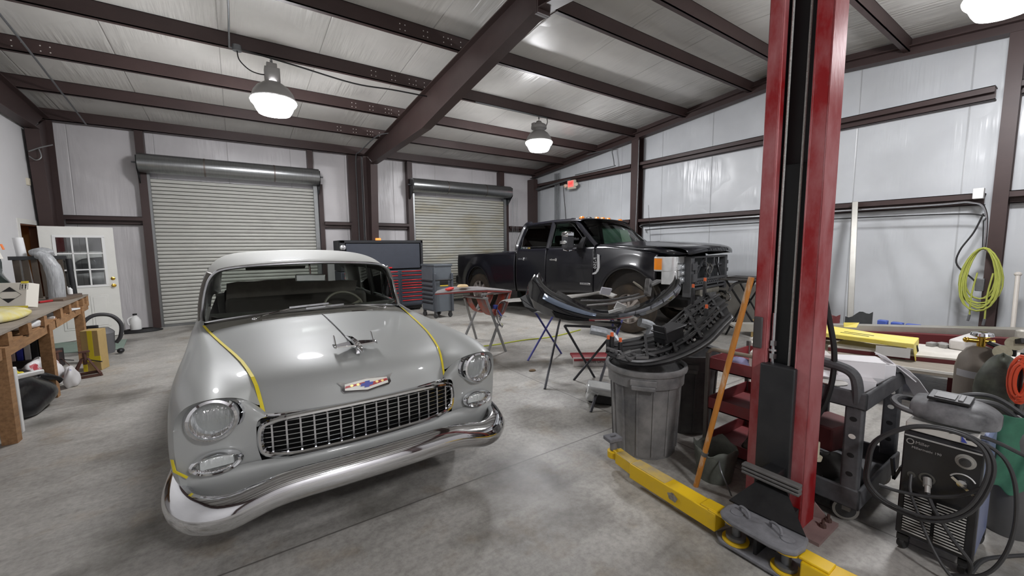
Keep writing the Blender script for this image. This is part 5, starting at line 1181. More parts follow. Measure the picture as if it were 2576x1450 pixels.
# folding stand with orange sling
fs_ = thing('folding_stand', 'folding X-leg stand with red stained fabric sling beside the silver car', 'stand', (3.25, 5.6, 0))
TUBE = mat('steel_tube_worn', (150, 150, 150), .35, .5, noise=.5, nscale=12)
for (a, a2), (b_, b2) in ((((3.02, 5.80, .80), (3.42, 6.15, 0)), ((3.44, 5.95, .78), (3.06, 6.0, 0))), (((3.06, 5.18, .84), (3.36, 5.12, 0)), ((3.5, 5.22, .90), (3.12, 5.25, 0)))):
    pc(fs_, 'leg', MB().cyl(a, a2, .021), TUBE, smooth=True); pc(fs_, 'leg', MB().cyl(b_, b2, .021), TUBE, smooth=True)
SLING = mat('sling_fabric', (206, 92, 66), .8, noise=.9, nscale=5, rgb2=(150, 132, 128), contrast=(.4, .6))
pc(fs_, 'sling', MB().grid([[Vector((3.04+.44*t, lerp(5.82, 5.2, v), .83-.30*math.sin(PI*t)**.8*(1 if .0 < t < 1 else 0)+.05*t)) for t in [k/10 for k in range(11)]] for v in (0, .18, .30)]), SLING, smooth=True, solid=.006)
pc(fs_, 'sling', MB().grid([[Vector((3.06+.44*t, lerp(5.5, 5.16, v), .85-.34*math.sin(PI*t)**.8+.06*t)) for t in [k/10 for k in range(11)]] for v in (0, .5, 1)]), SLING, smooth=True, solid=.006)
pc(fs_, 'side_tube', MB().cyl((3.03, 5.85, .82), (3.06, 5.15, .85), .02).cyl((3.45, 5.98, .8), (3.5, 5.18, .92), .02), TUBE, smooth=True)
pc(fs_, 'tie_string', MB().tube([(3.2+.06*math.sin(k*1.7)+.012*k, 5.17+.02*math.cos(k*2.3), .55+.03*math.sin(k*2.9)) for k in range(14)], .006, 5), mat('string_white', (196, 196, 192), .7), smooth=True)
bdm = [(2.60, 5.93), (2.72, 5.98), (2.95, 6.02), (3.3, 5.86), (3.5, 5.45), (3.54, 5.2), (3.4, 5.08), (3.1, 5.2), (2.85, 5.38), (2.62, 5.6), (2.5, 5.78)]
pnl = thing('body_panel', 'grey curved panel with red edge lying across the folding stand', 'panel', (3.1, 5.6, .93))
vs = [(x, y, .885+.05*math.sin(PI*(x-2.5)/1.04)+.02*(x-2.5)) for x, y in bdm]
def slab(vs, h): n = len(vs); return MB().add(list(vs)+[(x, y, z+h) for x, y, z in vs], [tuple(range(n))[::-1], tuple(range(n, 2*n))]+[(i, (i+1) % n, n+(i+1) % n, n+i) for i in range(n)])
pc(pnl, 'top_skin', slab([(x, y, z+.016) for x, y, z in vs], .012), mat('panel_grey', (132, 128, 128), .5, noise=.3, nscale=6)); pc(pnl, 'red_edge', slab(vs, .018), mat('panel_red', (150, 62, 58), .5))
tag(obj('sanding_pad', MB().lathe([(0, 0), (.09, 0), (.09, .012), (.07, .035), (0, .04)], 16, (2.95, 5.72, .985)), mat('pad_tan', (214, 186, 140), .7), smooth=True), 'tan round pad lying on the grey panel', 'pad')
tag(obj('red_block', MB().box((2.74, 5.76, .965), (.14, .08, .035), (0, -6, 30)), mat('block_red', (214, 58, 54), .6), bevel=.01), 'small red block lying on the grey panel', 'block')
tag(obj('paint_brush', MB().bar((3.22, 5.15, .68), (3.3, 5.14, .56), .035, .02).box((3.20, 5.15, .71), (.06, .05, .06)), mat('brush_blue', (70, 84, 170), .5), bevel=.006), 'blue handled brush tucked into the red stained sling', 'brush')
# blue and dark trestles under the bumper
def trestle(name, label, pairs, m, extra=None):
    c = Vector((0, 0, 0)); n = 0
    for a, b_ in pairs: c += Vector(b_); n += 1
    c /= n; c.z = 0
    t = thing(name, label, 'stand', c, 0, 'folding trestles under the black bumper cover')
    for a, b_ in pairs: pc(t, 'leg', MB().cyl(a, b_, .014), m, smooth=True)
    for k in range(0, len(pairs), 2): pass
    tops = [Vector(p[0]) for p in pairs]
    pc(t, 'top_bar', MB().bar(tops[0], tops[2], .03, .025).bar(tops[1], tops[3], .03, .025), BLACKP if m is DRK else TUBE, bevel=.006)
    return t
BLU = mat('trestle_blue', (62, 64, 128), .4, .3, noise=.3, nscale=15); DRK = mat('trestle_dark', (66, 66, 70), .4, .5, noise=.4, nscale=15)
trestle('folding_trestle', 'blue legged folding trestle, farther of the two under the black bumper cover', [((3.92, 4.55, .70), (3.33, 4.51, 0)), ((3.42, 4.45, .70), (3.97, 4.52, 0)), ((4.35, 3.65, .70), (3.66, 3.42, 0)), ((3.72, 3.30, .70), (4.10, 3.66, 0))], BLU)
trestle('folding_trestle', 'dark legged folding trestle, nearer of the two under the black bumper cover', [((3.45, 3.95, .69), (2.80, 3.47, 0)), ((3.12, 3.50, .69), (3.56, 3.44, 0)), ((3.75, 3.2, .69), (3.28, 3.51, 0)), ((3.5, 3.05, .69), (2.76, 2.71, 0))], DRK)
# ---- painted bumper cover
A = [(3.305, 4.213, 1.27), (3.261, 4.049, 1.172), (3.278, 3.881, 1.086), (3.345, 3.704, 1.007), (3.416, 3.547, 0.915), (3.527, 3.39, 0.85), (3.704, 3.221, 0.85), (3.976, 3.07, 0.933), (4.221, 3.014, 1.035), (4.459, 3.012, 1.157), (4.583, 3.059, 1.238)]
Bq = [(3.165, 4.125, 1.259), (3.087, 3.984, 1.16), (3.09, 3.823, 1.059), (3.188, 3.635, 0.963), (3.322, 3.448, 0.882), (3.437, 3.303, 0.832), (3.609, 3.137, 0.827), (3.873, 2.989, 0.886), (4.129, 2.924, 0.984), (4.403, 2.923, 1.108), (4.52, 2.977, 1.206)]
Cq = [(3.035, 4.08, 1.157), (2.943, 3.942, 1.01), (2.961, 3.761, 0.931), (3.055, 3.566, 0.855), (3.202, 3.387, 0.803), (3.342, 3.241, 0.786), (3.544, 3.08, 0.796), (3.816, 2.938, 0.851), (4.089, 2.873, 0.945), (4.388, 2.88, 1.074), (4.523, 2.945, 1.168)]
Dq = [(2.992, 4.091, 1.008), (2.97, 3.946, 0.895), (3.01, 3.762, 0.815), (3.132, 3.548, 0.755), (3.258, 3.413, 0.745), (3.405, 3.289, 0.745), (3.604, 3.131, 0.754), (3.879, 2.975, 0.807), (4.155, 2.897, 0.908), (4.43, 2.895, 1.031), (4.579, 2.964, 1.134)]
bc = thing('bumper_cover', 'glossy black bumper cover lying upturned across the folding trestles', 'bumper', (3.5, 3.4, .74))
BGL = mat('gloss_black_cover', (22, 23, 27), .14, coat=1, spec=.6)
rails = [[Vector(p) for p in spline(r, 3)] for r in (A, Bq, Cq, Dq)]
inn_ = [p+Vector((.10, .14, .0)) for p in rails[3]]
pc(bc, 'cover_skin', MB().grid([rails[0], [a.lerp(b_, .55)+Vector((0, 0, -.035)) for a, b_ in zip(rails[0], rails[1])], rails[1], [a.lerp(b_, .5)+Vector((-.015, -.02, 0)) for a, b_ in zip(rails[1], rails[2])], rails[2], rails[3], inn_]), BGL, smooth=True, solid=.006)
blu = [a.lerp(b_, .15)+Vector((-.004, -.012, .004)) for a, b_ in zip(rails[1], rails[2])]; bl2 = [a.lerp(b_, .55)+Vector((-.018, -.026, .002)) for a, b_ in zip(rails[1], rails[2])]
pc(bc, 'bare_band', MB().grid([blu[6:16], bl2[6:16]]), mat('band_blue_grey', (120, 132, 150), .3, .4, noise=.3, nscale=20), smooth=True, solid=.004)
g3 = [a.lerp(b_, .1)+Vector((-.012, -.018, .002)) for a, b_ in zip(rails[1], rails[2])]; g4 = [a.lerp(b_, .95)+Vector((-.012, -.018, .003)) for a, b_ in zip(rails[1], rails[2])]
gp_ = MB().grid([g3[18:29], g4[18:29]]); pc(bc, 'step_pad', gp_, mat('pad_grey', (84, 86, 92), .55), smooth=True, solid=.006)
sm_ = MB()
for k in range(18, 29, 2): sm_.bar(g3[k]+Vector((-.006, -.008, 0)), g4[k]+Vector((-.006, -.008, 0)), .006, .008)
pc(bc, 'pad_groove', sm_, BLACKP)
fo = [rails[2][k].lerp(rails[3][k], .2)+Vector((-.012, -.016, 0)) for k in range(8, 15)]; fo2 = [rails[2][k].lerp(rails[3][k], .9)+Vector((-.012, -.016, 0)) for k in range(8, 15)]
pc(bc, 'fog_lamp_recess', MB().grid([fo, fo2]), DARK, solid=.004)
pc(bc, 'end_flap', MB().add([rails[3][0], rails[3][5], rails[3][4]+Vector((.0, .03, -.06)), rails[3][2]+Vector((-.05, .03, -.06)), rails[3][0]+Vector((-.05, .05, -.04))], [(0, 1, 2, 3, 4)]), BLACKP, solid=.006)
dbm = [(3.5, 3.62, .93), (3.66, 3.5, .95), (3.9, 3.35, .96), (4.1, 3.3, .98), (4.25, 3.25, 1.06)]
def scrap(name, label, cat, pts, w, m, h=.02, grp=None):
    q = spline(pts, 4); return tag(obj(name, MB().tube(q, [w*(.55+.45*math.sin(PI*(i+.5)/len(q))) for i in range(len(q))], 8, flat=.35), m, smooth=True), label, cat, grp)
SCR = mat('scrap_grey', (118, 116, 114), .45, .2, noise=.6, nscale=9, rgb2=(50, 50, 52))
scrap('trim_strip', 'dusty dark trim strip lying inside the bumper cover, front one', 'trim strip', [(3.5, 3.52, .89), (3.75, 3.36, .91), (3.95, 3.25, .95), (4.15, 3.15, 1.0)], .05, SCR)
scrap('trim_strip', 'long dark grille strip lying in bumper cover behind the front one', 'trim strip', [(3.55, 3.68, .93), (3.8, 3.5, .93), (4.05, 3.38, .96), (4.2, 3.3, 1.0)], .045, mat('scrap_dark', (54, 54, 56), .4, noise=.5, nscale=12, rgb2=(110, 108, 104)))
brk = thing('plastic_bracket', 'grey broken plastic bracket sitting up in the bumper cover', 'bracket', (4.12, 3.12, 1.0))
pc(brk, 'bracket_arm', MB().box((4.15, 3.13, 1.10), (.12, .06, .2), (0, 20, 20)).box((4.25, 3.12, 1.15), (.26, .07, .04), (0, -8, 10)), SCR, bevel=.01)
pc(brk, 'bracket_plate', MB().box((4.06, 3.2, 1.12), (.2, .1, .02), (30, 20, 20)), mat('scrap_tan', (150, 144, 130), .6), bevel=.004)
tag(obj('white_scrap', MB().box((3.66, 3.14, .90), (.12, .02, .09), (10, 25, -35)).box((3.60, 3.16, .865), (.16, .02, .03), (0, -15, -35)), mat('scrap_white', (222, 224, 222), .5)), 'torn white plastic scraps on the front of the bumper cover', 'scrap')
tag(obj('folded_card', MB().box((3.86, 3.55, 1.04), (.14, .02, .09), (20, 10, -20)), mat('card_pale', (206, 206, 214), .7)), 'pale folded card standing in the bumper cover', 'card')
# chrome bumper behind
cbp = [(3.22, 4.98, .43), (3.17, 5.02, .52), (3.15, 5.03, .64), (3.19, 5.03, .77), (3.32, 5.02, .81), (3.6, 4.93, .82), (4.1, 4.75, .83), (4.5, 4.52, .86), (4.65, 4.36, .90), (4.8, 4.22, .84)]
q = spline(cbp, 5); sec_ = [(-.10, -.03), (-.07, .016), (-.02, .03), (.02, .012), (.06, .026), (.10, -.03)]
rows = []
for i, p in enumerate(q):
    wv = 1.0 if 15 < i < 38 else .75+.25*min(1, i/15)
    rows.append([p+Vector((-.35*f*wv-.3*o, -.75*f*wv-.7*o, .35*o+.35*f)) for f, o in sec_])
tag(obj('chrome_bumper', MB().grid(rows), CHROME, smooth=True, solid=.008), 'chrome truck bumper hooked over stands behind the black bumper cover', 'bumper')
# tape wrapped limbs sticking down from the trestles
SLV = mat('wrapped_foil', (176, 180, 184), .4, .3, noise=.5, nscale=22, bump=.6, bscale=30)
for k, (lab, pts, r) in enumerate((('near', [(3.16, 3.12, .70), (3.30, 2.99, .66), (3.335, 2.90, .58), (3.36, 2.84, .48)], .05), ('far', [(3.86, 3.02, .72), (3.99, 2.95, .66), (3.91, 2.93, .55), (3.80, 2.95, .44), (3.74, 2.96, .38)], .055))):
    tag(obj('wrapped_arm', MB().tube(spline(pts, 5), r, 10), SLV, smooth=True), ('crinkled silver wrapped tube hanging under the near end of the black bumper cover', 'pale silver wrapped tube hanging in front of the truck wheel')[k], 'tube')
# headlamp on the floor
hf = thing('headlamp', 'loose clear headlamp lying on the floor beside the grey bin', 'headlamp', (3.02, 2.80, 0))
pc(hf, 'housing', MB().box((3.06, 2.82, .085), (.34, .22, .16), (0, 8, -35)), BLACKP, bevel=.02)
pc(hf, 'clear_lens', MB().box((2.99, 2.76, .17), (.34, .12, .10), (30, 10, -35)).box((2.9, 2.83, .12), (.1, .1, .14), (20, 20, -35)), mat('headlamp_clear', (226, 228, 228), .12, .35), bevel=.02)
# red toed ramp / creeper in front of the truck tyre
rp = thing('wheel_ramp', 'low white and red metal ramp beside the truck front tyre', 'ramp', (4.2, 3.75, 0))
pc(rp, 'ramp_deck', MB().bar((3.75, 4.05, .09), (4.6, 3.5, .09), .34, .03), mat('ramp_red', (140, 44, 50), .5, noise=.3, nscale=9), bevel=.006)
pc(rp, 'ramp_side', MB().bar((3.66, 3.93, .06), (4.5, 3.38, .06), .02, .12), mat('ramp_white', (206, 200, 196), .5, noise=.3, nscale=9), bevel=.004)
text('ramp_lettering', 'DIVE LINER', .055, frame((3.93, 3.735, .065), (.84, -.55, 0), (0, 0, 1)), mat('print_black', (24, 22, 20), .7), rp, .002)
tag(obj('air_hose', MB().tube(spline([(2.3, 6.05, .01), (3.2, 5.6, .01), (4.0, 5.55, .01), (4.6, 5.45, .01), (5.4, 5.6, .01)], 6), .009, 6), mat('hose_lime', (196, 204, 50), .5), smooth=True), 'thin lime yellow air hose lying across the floor', 'hose')
tag(obj('rag', crumple((3.1, 4.1, 0), (.1, .08, .02), 3), mat('rag_brown', (110, 90, 66), .9), sub=1), 'small brown scrap of rag on the floor under trestles', 'rag')
# ================================================================ BINS, CARTS, LIFT
BIN = mat('bin_grey', (92, 92, 93), .55, noise=.7, nscale=3.5, rgb2=(150, 148, 146), contrast=(.38, .62), bump=.1, bscale=30)
def bin_(x, y, label, m):
    t = thing('trash_bin', label, 'bin', (x, y, 0), 0, 'round grey plastic bins')
    b_ = MB().lathe([(0, .012), (.215, .012), (.225, 0), (.235, .03), (.262, .55), (.285, .56), (.29, .66), (.282, .66), (.275, .56), (.252, .54), (.21, .03), (0, .03)], 40)
    obj('barrel', b_, m, t, smooth=True)
    obj('rim', MB().lathe([(.28, .655), (.305, .655), (.31, .675), (.305, .695), (.285, .695), (.278, .68)], 40), m, t, smooth=True)
    rb = MB()
    for k in range(14):
        a = 2*PI*k/14; rb.bar((.238*math.cos(a), .238*math.sin(a), .03), (.264*math.cos(a), .264*math.sin(a), .55), .014, .012, (math.cos(a), math.sin(a), 0))
    obj('rib', rb, m, t)
    for a in (math.radians(215), math.radians(35)):
        c, s = math.cos(a), math.sin(a); h = MB()
        h.box((.30*c, .30*s, .575), (.03, .17, .035), (0, 0, math.degrees(a))); h.box((.285*c, .285*s, .61), (.03, .19, .05), (0, 0, math.degrees(a)))
        obj('handle', h, m, t, bevel=.008)
    return t
bin_(2.63, 1.99, 'nearer grey round trash bin holding the mesh bumper, by the yellow lift arm', BIN)
bin_(3.26, 2.05, 'second round trash bin behind, partly hidden by the red cart', mat('bin_dark', (62, 62, 64), .55, noise=.6, nscale=4, rgb2=(120, 118, 116)))
# mesh bumper resting on the near bin
E_ = [(2.422, 2.206, 0.819), (2.548, 2.181, 0.826), (2.766, 2.155, 0.834), (2.978, 2.135, 0.857), (3.188, 2.125, 0.947), (3.376, 2.106, 1.043), (3.569, 2.071, 1.129), (3.699, 2.046, 1.159)]
F_ = [(2.299, 2.105, 0.807), (2.373, 2.029, 0.785), (2.516, 1.958, 0.78), (2.7, 1.897, 0.80), (2.923, 1.874, 0.87), (3.135, 1.863, 0.96), (3.342, 1.855, 1.06), (3.492, 1.845, 1.13)]
G_ = [(2.253, 2.04, 0.81), (2.305, 1.951, 0.776), (2.409, 1.855, 0.765), (2.565, 1.775, 0.785), (2.768, 1.727, 0.827), (2.985, 1.709, 0.892), (3.205, 1.717, 0.985), (3.353, 1.72, 1.041)]
H_ = [(2.299, 2.042, 0.784), (2.352, 1.964, 0.738), (2.452, 1.87, 0.725), (2.617, 1.783, 0.741), (2.81, 1.73, 0.783), (3.037, 1.705, 0.847), (3.259, 1.711, 0.94), (3.403, 1.718, 1.003)]
mb_ = thing('mesh_bumper', 'black bumper with mesh grille openings balanced on the grey bin', 'bumper', (2.8, 1.9, .72))
PBK = mat('satin_black_bumper', (30, 30, 31), .38, noise=.5, nscale=14, rgb2=(70, 70, 70))
rr_ = [[Vector(p) for p in spline(r, 4)] for r in (E_, F_, G_, H_)]
n_ = len(rr_[0])
# floor of the shell is a lattice: build it as strips with openings between
lat = MB()
for k in range(n_-1):
    hole = 10 <= k <= 24
    for (a, b_), cnt in (((rr_[0], rr_[1]), 6), ((rr_[1], rr_[2]), 4)):
        for j in range(cnt):
            t0, t1 = j/cnt, (j+1)/cnt
            P = [a[k].lerp(b_[k], t0), a[k+1].lerp(b_[k+1], t0), a[k+1].lerp(b_[k+1], t1), a[k].lerp(b_[k], t1)]
            if hole and 0 < j < cnt-1 and (k % 5):
                lat.bar((P[0]+P[1])/2, (P[2]+P[3])/2, .016, .02); lat.bar(P[0], P[1], .014, .02)
            else:
                lat.add(P+[p+Vector((0, 0, -.012)) for p in P], [(0,1,2,3),(7,6,5,4),(0,4,5,1),(1,5,6,2),(2,6,7,3),(3,7,4,0)])
pc(mb_, 'mesh_shell', lat, PBK)
pc(mb_, 'front_lip', MB().grid([rr_[2], [a.lerp(b_, .5)+Vector((-.03, -.03, .0)) for a, b_ in zip(rr_[2], rr_[3])], rr_[3]]), PBK, smooth=True, solid=.012)
for rail_, w_ in ((rr_[0], .018), (rr_[1], .016), (rr_[2], .016), (rr_[3], .014)): pc(mb_, 'stiffener', MB().tube(rail_, w_, 6), PBK, smooth=True)
mid1 = [a.lerp(b_, .5)+Vector((0, 0, .02)) for a, b_ in zip(rr_[0], rr_[1])]; mid2 = [a.lerp(b_, .5)+Vector((0, 0, .02)) for a, b_ in zip(rr_[1], rr_[2])]
pc(mb_, 'stiffener', MB().tube(mid1, .012, 6), PBK, smooth=True); pc(mb_, 'stiffener', MB().tube(mid2, .012, 6), PBK, smooth=True)
for k in (9, 14, 19, 25): pc(mb_, 'cross_rib', MB().bar(rr_[0][k]+Vector((0, 0, .01)), rr_[2][k]+Vector((0, 0, .01)), .02, .045), PBK)
pc(mb_, 'sensor_box', MB().box(rr_[1][14]+Vector((-.02, .02, .08)), (.2, .12, .09), (0, -12, -10)).box(rr_[1][14]+Vector((-.02, .02, .13)), (.24, .15, .015), (0, -12, -10)).box(rr_[1][14]+Vector((-.13, .02, .11)), (.015, .13, .11), (0, -12, -10)), BLACKP, bevel=.006)
OR = mat('orange_clip', (232, 110, 60), .5)
for k, (ri, i, dz, h) in enumerate(((1, 1, .0, .1), (1, 2, .0, .13), (1, 4, .0, .1), (0, 21, 0, .16), (0, 24, 0, .15), (1, 22, 0, .07))):
    p = rr_[ri][i]; tb_ = pc(mb_, 'mounting_tab', MB().bar(p, p+Vector((0, 0, h)), .03, .025), PBK, bevel=.004)
    o = obj('orange_clip', MB().cyl(p+Vector((0, 0, h)), p+Vector((0, 0, h+.03)), .012, 8), OR, None)
    for v in o.data.vertices: v.co -= mb_.location
    o.parent = tb_
rn = MB()
for k in range(22):
    r_ = random.Random(50+k); p = rr_[1][2+k % 9].lerp(rr_[2][2+k % 9], r_.random()); rn.box(p+Vector((0, 0, .015+.02*r_.random())), (.09, .02, .016), (r_.uniform(-20, 20), r_.uniform(-20, 20), r_.uniform(0, 180)))
pc(mb_, 'broken_rib', rn, mat('broken_grey', (92, 92, 92), .45))
# ---- two-post lift
LRED = mat('lift_red_paint', (142, 14, 20), .45, .1, noise=.8, nscale=3.2, rgb2=(176, 116, 118), contrast=(.40, .58), stretch=(1, 1, .45), bump=.05, bscale=50)
LBLK = mat('lift_black', (22, 22, 24), .45, .2, noise=.4, nscale=10, rgb2=(60, 60, 60))
YEL = mat('lift_yellow', (222, 182, 20), .38, noise=.35, nscale=3, rgb2=(176, 150, 96), contrast=(.30, .5))
DUST = mat('dusty_metal', (126, 126, 130), .75, .1, noise=.5, nscale=14, rgb2=(70, 70, 72))
lift = thing('car_lift', 'tall red two-post lift column with black carriage and yellow arms', 'lift', (2.6, .99, 0))
PX, Y0, Y1, PT = 2.5, .842, 1.142, 3.75
m = MB()
for y0, y1 in ((Y0, Y0+.072), (Y1-.072, Y1)): m.bb(PX, PX+.012, y0, y1, 0, PT)
m.bb(PX, PX+.185, Y0, Y0+.012, 0, PT); m.bb(PX, PX+.185, Y1-.012, Y1, 0, PT); m.bb(PX+.173, PX+.185, Y0, Y1, 0, PT)
for y, s in ((Y0+.072, 1), (Y1-.072, -1)): m.bb(PX, PX+.05, y-.006, y+.006, 0, PT)
pc(lift, 'column', m, LRED, bevel=.01)
pc(lift, 'top_bracket', MB().bb(PX-.012, PX+.06, Y1-.09, Y1+.012, 3.02, 3.2).bb(PX-.012, PX+.19, Y0-.012, Y0+.02, 3.1, 3.2), mat('lift_bracket', (112, 58, 58), .5), bevel=.004)
pc(lift, 'base_plate', MB().bb(PX-.03, PX+.25, Y0-.10, Y1+.05, 0, .018), mat('base_plate_dusty', (136, 112, 108), .8, noise=.5, nscale=9))
for x, y in ((PX+.14, Y0-.06), (PX+.22, Y0-.06), (PX+.22, Y1+.02)): pc(lift, 'anchor_bolt', MB().cyl((x, y, .018), (x, y, .036), .017, 6).cyl((x, y, .03), (x, y, .062), .008, 8), mat('bolt_rusty', (92, 70, 64), .6, .4))
pc(lift, 'gusset', MB().add([(PX+.185, Y0+.05, .018), (PX+.24, Y0-.06, .018), (PX+.185, Y0+.0, .12)], [(0, 1, 2)]), mat('base_plate_dusty', (112, 84, 82), .7), solid=.012)
pc(lift, 'inner_channel', MB().bb(PX+.09, PX+.1, Y0+.02, Y1-.02, .02, PT), mat('channel_black', (16, 14, 16), .55))
pc(lift, 'inner_plate', MB().bb(PX+.055, PX+.09, Y0+.085, Y1-.085, .9, 2.05), mat('plate_black', (26, 28, 29), .5, .2, noise=.3, nscale=9), bevel=.004)
for y in (Y1-.1, Y0+.115): pc(lift, 'steel_cable', MB().cyl((PX+.03, y, .92), (PX+.05, y+.0, PT), .0062), mat('wire_rope', (176, 176, 172), .5, .3, bump=.6, bscale=150), smooth=True)
pc(lift, 'cable_anchor', MB().cyl((PX+.03, Y1-.1, .86), (PX+.03, Y1-.1, 1.22), .011).cyl((PX+.03, Y1-.1, 1.0), (PX+.03, Y1-.1, 1.012), .026, 14).cyl((PX+.03, Y1-.1, .955), (PX+.03, Y1-.1, .985), .02, 6).cyl((PX+.03, Y1-.1, 1.03), (PX+.03, Y1-.1, 1.06), .018, 6), CHROME2, smooth=True)
car_ = pc(lift, 'carriage', MB().bb(PX-.03, PX+.05, Y0+.06, Y1-.06, .03, .93), mat('carriage_black', (38, 39, 41), .42, .2, noise=.35, nscale=7, rgb2=(66, 66, 68)), bevel=.008)
gk = pc(lift, 'rubber_guard', MB().box((PX-.008, 1.112, 1.10), (.014, .05, .185)), mat('guard_rubber', (70, 68, 68), .7), bevel=.02)
# door guard pad on the carriage: three ribs
pd = MB()
for k in range(3): pd.box((PX-.15, .945, .352-.021*k), (.045, .29, .016))
pd.box((PX-.135, .945, .332), (.02, .285, .055))
pc(lift, 'ribbed_pad', pd, mat('pad_dusty_rubber', (96, 94, 92), .75, noise=.4, nscale=18), bevel=.005)
pc(lift, 'pad_bracket', MB().bb(PX-.13, PX-.03, .92, 1.0, .25, .36), LBLK, bevel=.004)
# sloping front plate down to the arm yoke
pc(lift, 'sloping_plate', MB().add([(PX-.10, .995, .30), (PX-.10, .90, .30), (PX-.30, .715, .195), (PX-.32, 1.075, .195)], [(0, 1, 2, 3)]), LBLK, solid=.012)
pc(lift, 'yoke_top', slab([(x, y, .16) for x, y in ((2.03, .74), (2.02, .80), (2.025, .98), (2.04, 1.04), (2.07, 1.065), (2.14, 1.07), (2.2, 1.05), (2.24, 1.0), (2.26, .78), (2.21, .705), (2.13, .69), (2.06, .70))], .03), DUST, bevel=.01)
pc(lift, 'yoke_bottom', slab([(x, y, .012) for x, y in ((2.05, .72), (2.05, 1.05), (2.10, 1.10), (2.3, 1.04), (2.3, .74), (2.12, .69))], .022), DUST, bevel=.006)
pc(lift, 'yoke_web', MB().bb(2.2, PX-.04, .84, .98, .034, .165).bb(2.09, 2.2, .885, .90, .034, .16), LBLK)
for y in (.965, .815):
    pc(lift, 'handle_loop', MB().tube(spline([(2.15, y+.035, .19), (2.145, y+.034, .215), (2.135, y+.01, .225), (2.12, y-.02, .222), (2.11, y-.03, .20)], 4), .007, 8), DUST, smooth=True)
for y in (1.0, .76):
    pv = pc(lift, 'arm_pivot', MB().lathe([(0, .034), (.022, .034), (.022, .05), (.048, .05), (.048, .068), (.022, .068), (.022, .16), (0, .16)], 28, (2.115, y, 0)), GREYM, smooth=True)
    pc(lift, 'pivot_cap', MB().lathe([(.03, .189), (.03, .195), (0, .196)], 20, (2.115, y, 0)), DUST, smooth=True)
    pc(lift, 'arm_collar', MB().lathe([(.02, .036), (.065, .036), (.065, .046), (.02, .046)], 24, (2.115, y, 0)), YEL, smooth=True)
    pc(lift, 'arm_collar', MB().lathe([(.02, .145), (.065, .145), (.065, .158), (.02, .158)], 24, (2.115, y, 0)), YEL, smooth=True)
# far arm: outer box and thinner inner box, with the saddle pad at the tip
ar = thing('lift_arm', 'long yellow swing arm of the lift reaching to the grey bin', 'lift arm', (2.1, 1.45, 0))
pc(ar, 'outer_box', MB().bar((2.115, 1.085, .098), (2.155, 1.70, .098), .10, .105), YEL, bevel=.006)
pc(ar, 'pivot_end', MB().bar((2.118, 1.13, .152), (2.115, 1.05, .152), .10, .01).box((2.118, 1.13, .155), (.085, .1, .012)), YEL, bevel=.003)
pc(ar, 'inner_box', MB().bar((2.15, 1.66, .10), (2.19, 1.86, .10), .078, .08), YEL, bevel=.004)
pc(ar, 'dust_layer', MB().bar((2.137, 1.42, .1515), (2.154, 1.69, .1515), .088, .003).bar((2.152, 1.70, .1412), (2.188, 1.85, .1412), .07, .003), mat('arm_dust', (156, 142, 112), .9, noise=.7, nscale=11, rgb2=(206, 170, 40)))
pc(ar, 'tip_bracket', MB().box((2.205, 1.88, .10), (.07, .05, .07), (0, 0, -12)).lathe([(0, .07), (.045, .07), (.045, .12), (0, .12)], 18, (2.20, 1.925, 0)), YEL, bevel=.004)
pc(ar, 'saddle_pad', MB().box((2.19, 1.925, .215), (.11, .09, .03), (0, 0, -12)).cyl((2.20, 1.925, .12), (2.195, 1.925, .2), .026).box((2.19, 1.925, .235), (.05, .012, .012), (0, 0, -12)), DUST, bevel=.006)
tx = pc(ar, 'worn_logo', MB().add([Vector((2.080, 1.36, .10))+Vector((.0045*math.cos(a)*1.2, .035*math.cos(a), .024*math.sin(a)))*(1+.15*math.sin(5*a)) for a in [2*PI*k/18 for k in range(18)]], [tuple(range(18))]), mat('worn_grey', (150, 146, 138), .6, noise=.8, nscale=60, rgb2=(90, 74, 60)), solid=.003)
ar2 = thing('lift_arm', 'yellow swing arm of the lift running towards the camera', 'lift arm', (2.1, .55, 0))
pc(ar2, 'outer_box', MB().bar((2.115, .69, .098), (2.17, .02, .098), .105, .105), YEL, bevel=.006)
pc(ar2, 'pivot_end', MB().box((2.12, .64, .156), (.085, .12, .012)), YEL, bevel=.004)
ar3 = thing('lift_arm_stub', 'grey telescoping section beyond the near yellow arm', 'lift arm', (2.165, -.1, 0)) if 0 else None
# black hose hanging behind the lift column
tag(obj('hydraulic_hose', MB().tube(spline([(2.77, .90, 1.35), (2.77, .863, 1.191), (2.77, .828, 1.013), (2.77, .825, .852), (2.77, .848, .704), (2.77, .887, .594)], 6), .015, 8), CORD, smooth=True), 'thick black hose hanging down the right side of the red column', 'hose')
# ---- broom leaning on the column
br = thing('broom_handle', 'worn orange wooden pole leaning against the red lift column', 'pole', (2.45, 1.43, 0))
pc(br, 'pole', MB().cyl((2.45, 1.43, .0), (2.475, 1.155, 1.42), .0165, 12), mat('pole_orange', (186, 122, 50), .5, noise=.8, nscale=5, rgb2=(206, 192, 172), stretch=(3, 3, .6), contrast=(.36, .46)), smooth=True)
pc(br, 'cap', MB().cyl((2.456, 1.385, .235), (2.457, 1.378, .262), .02, 12), GREYM, smooth=True)
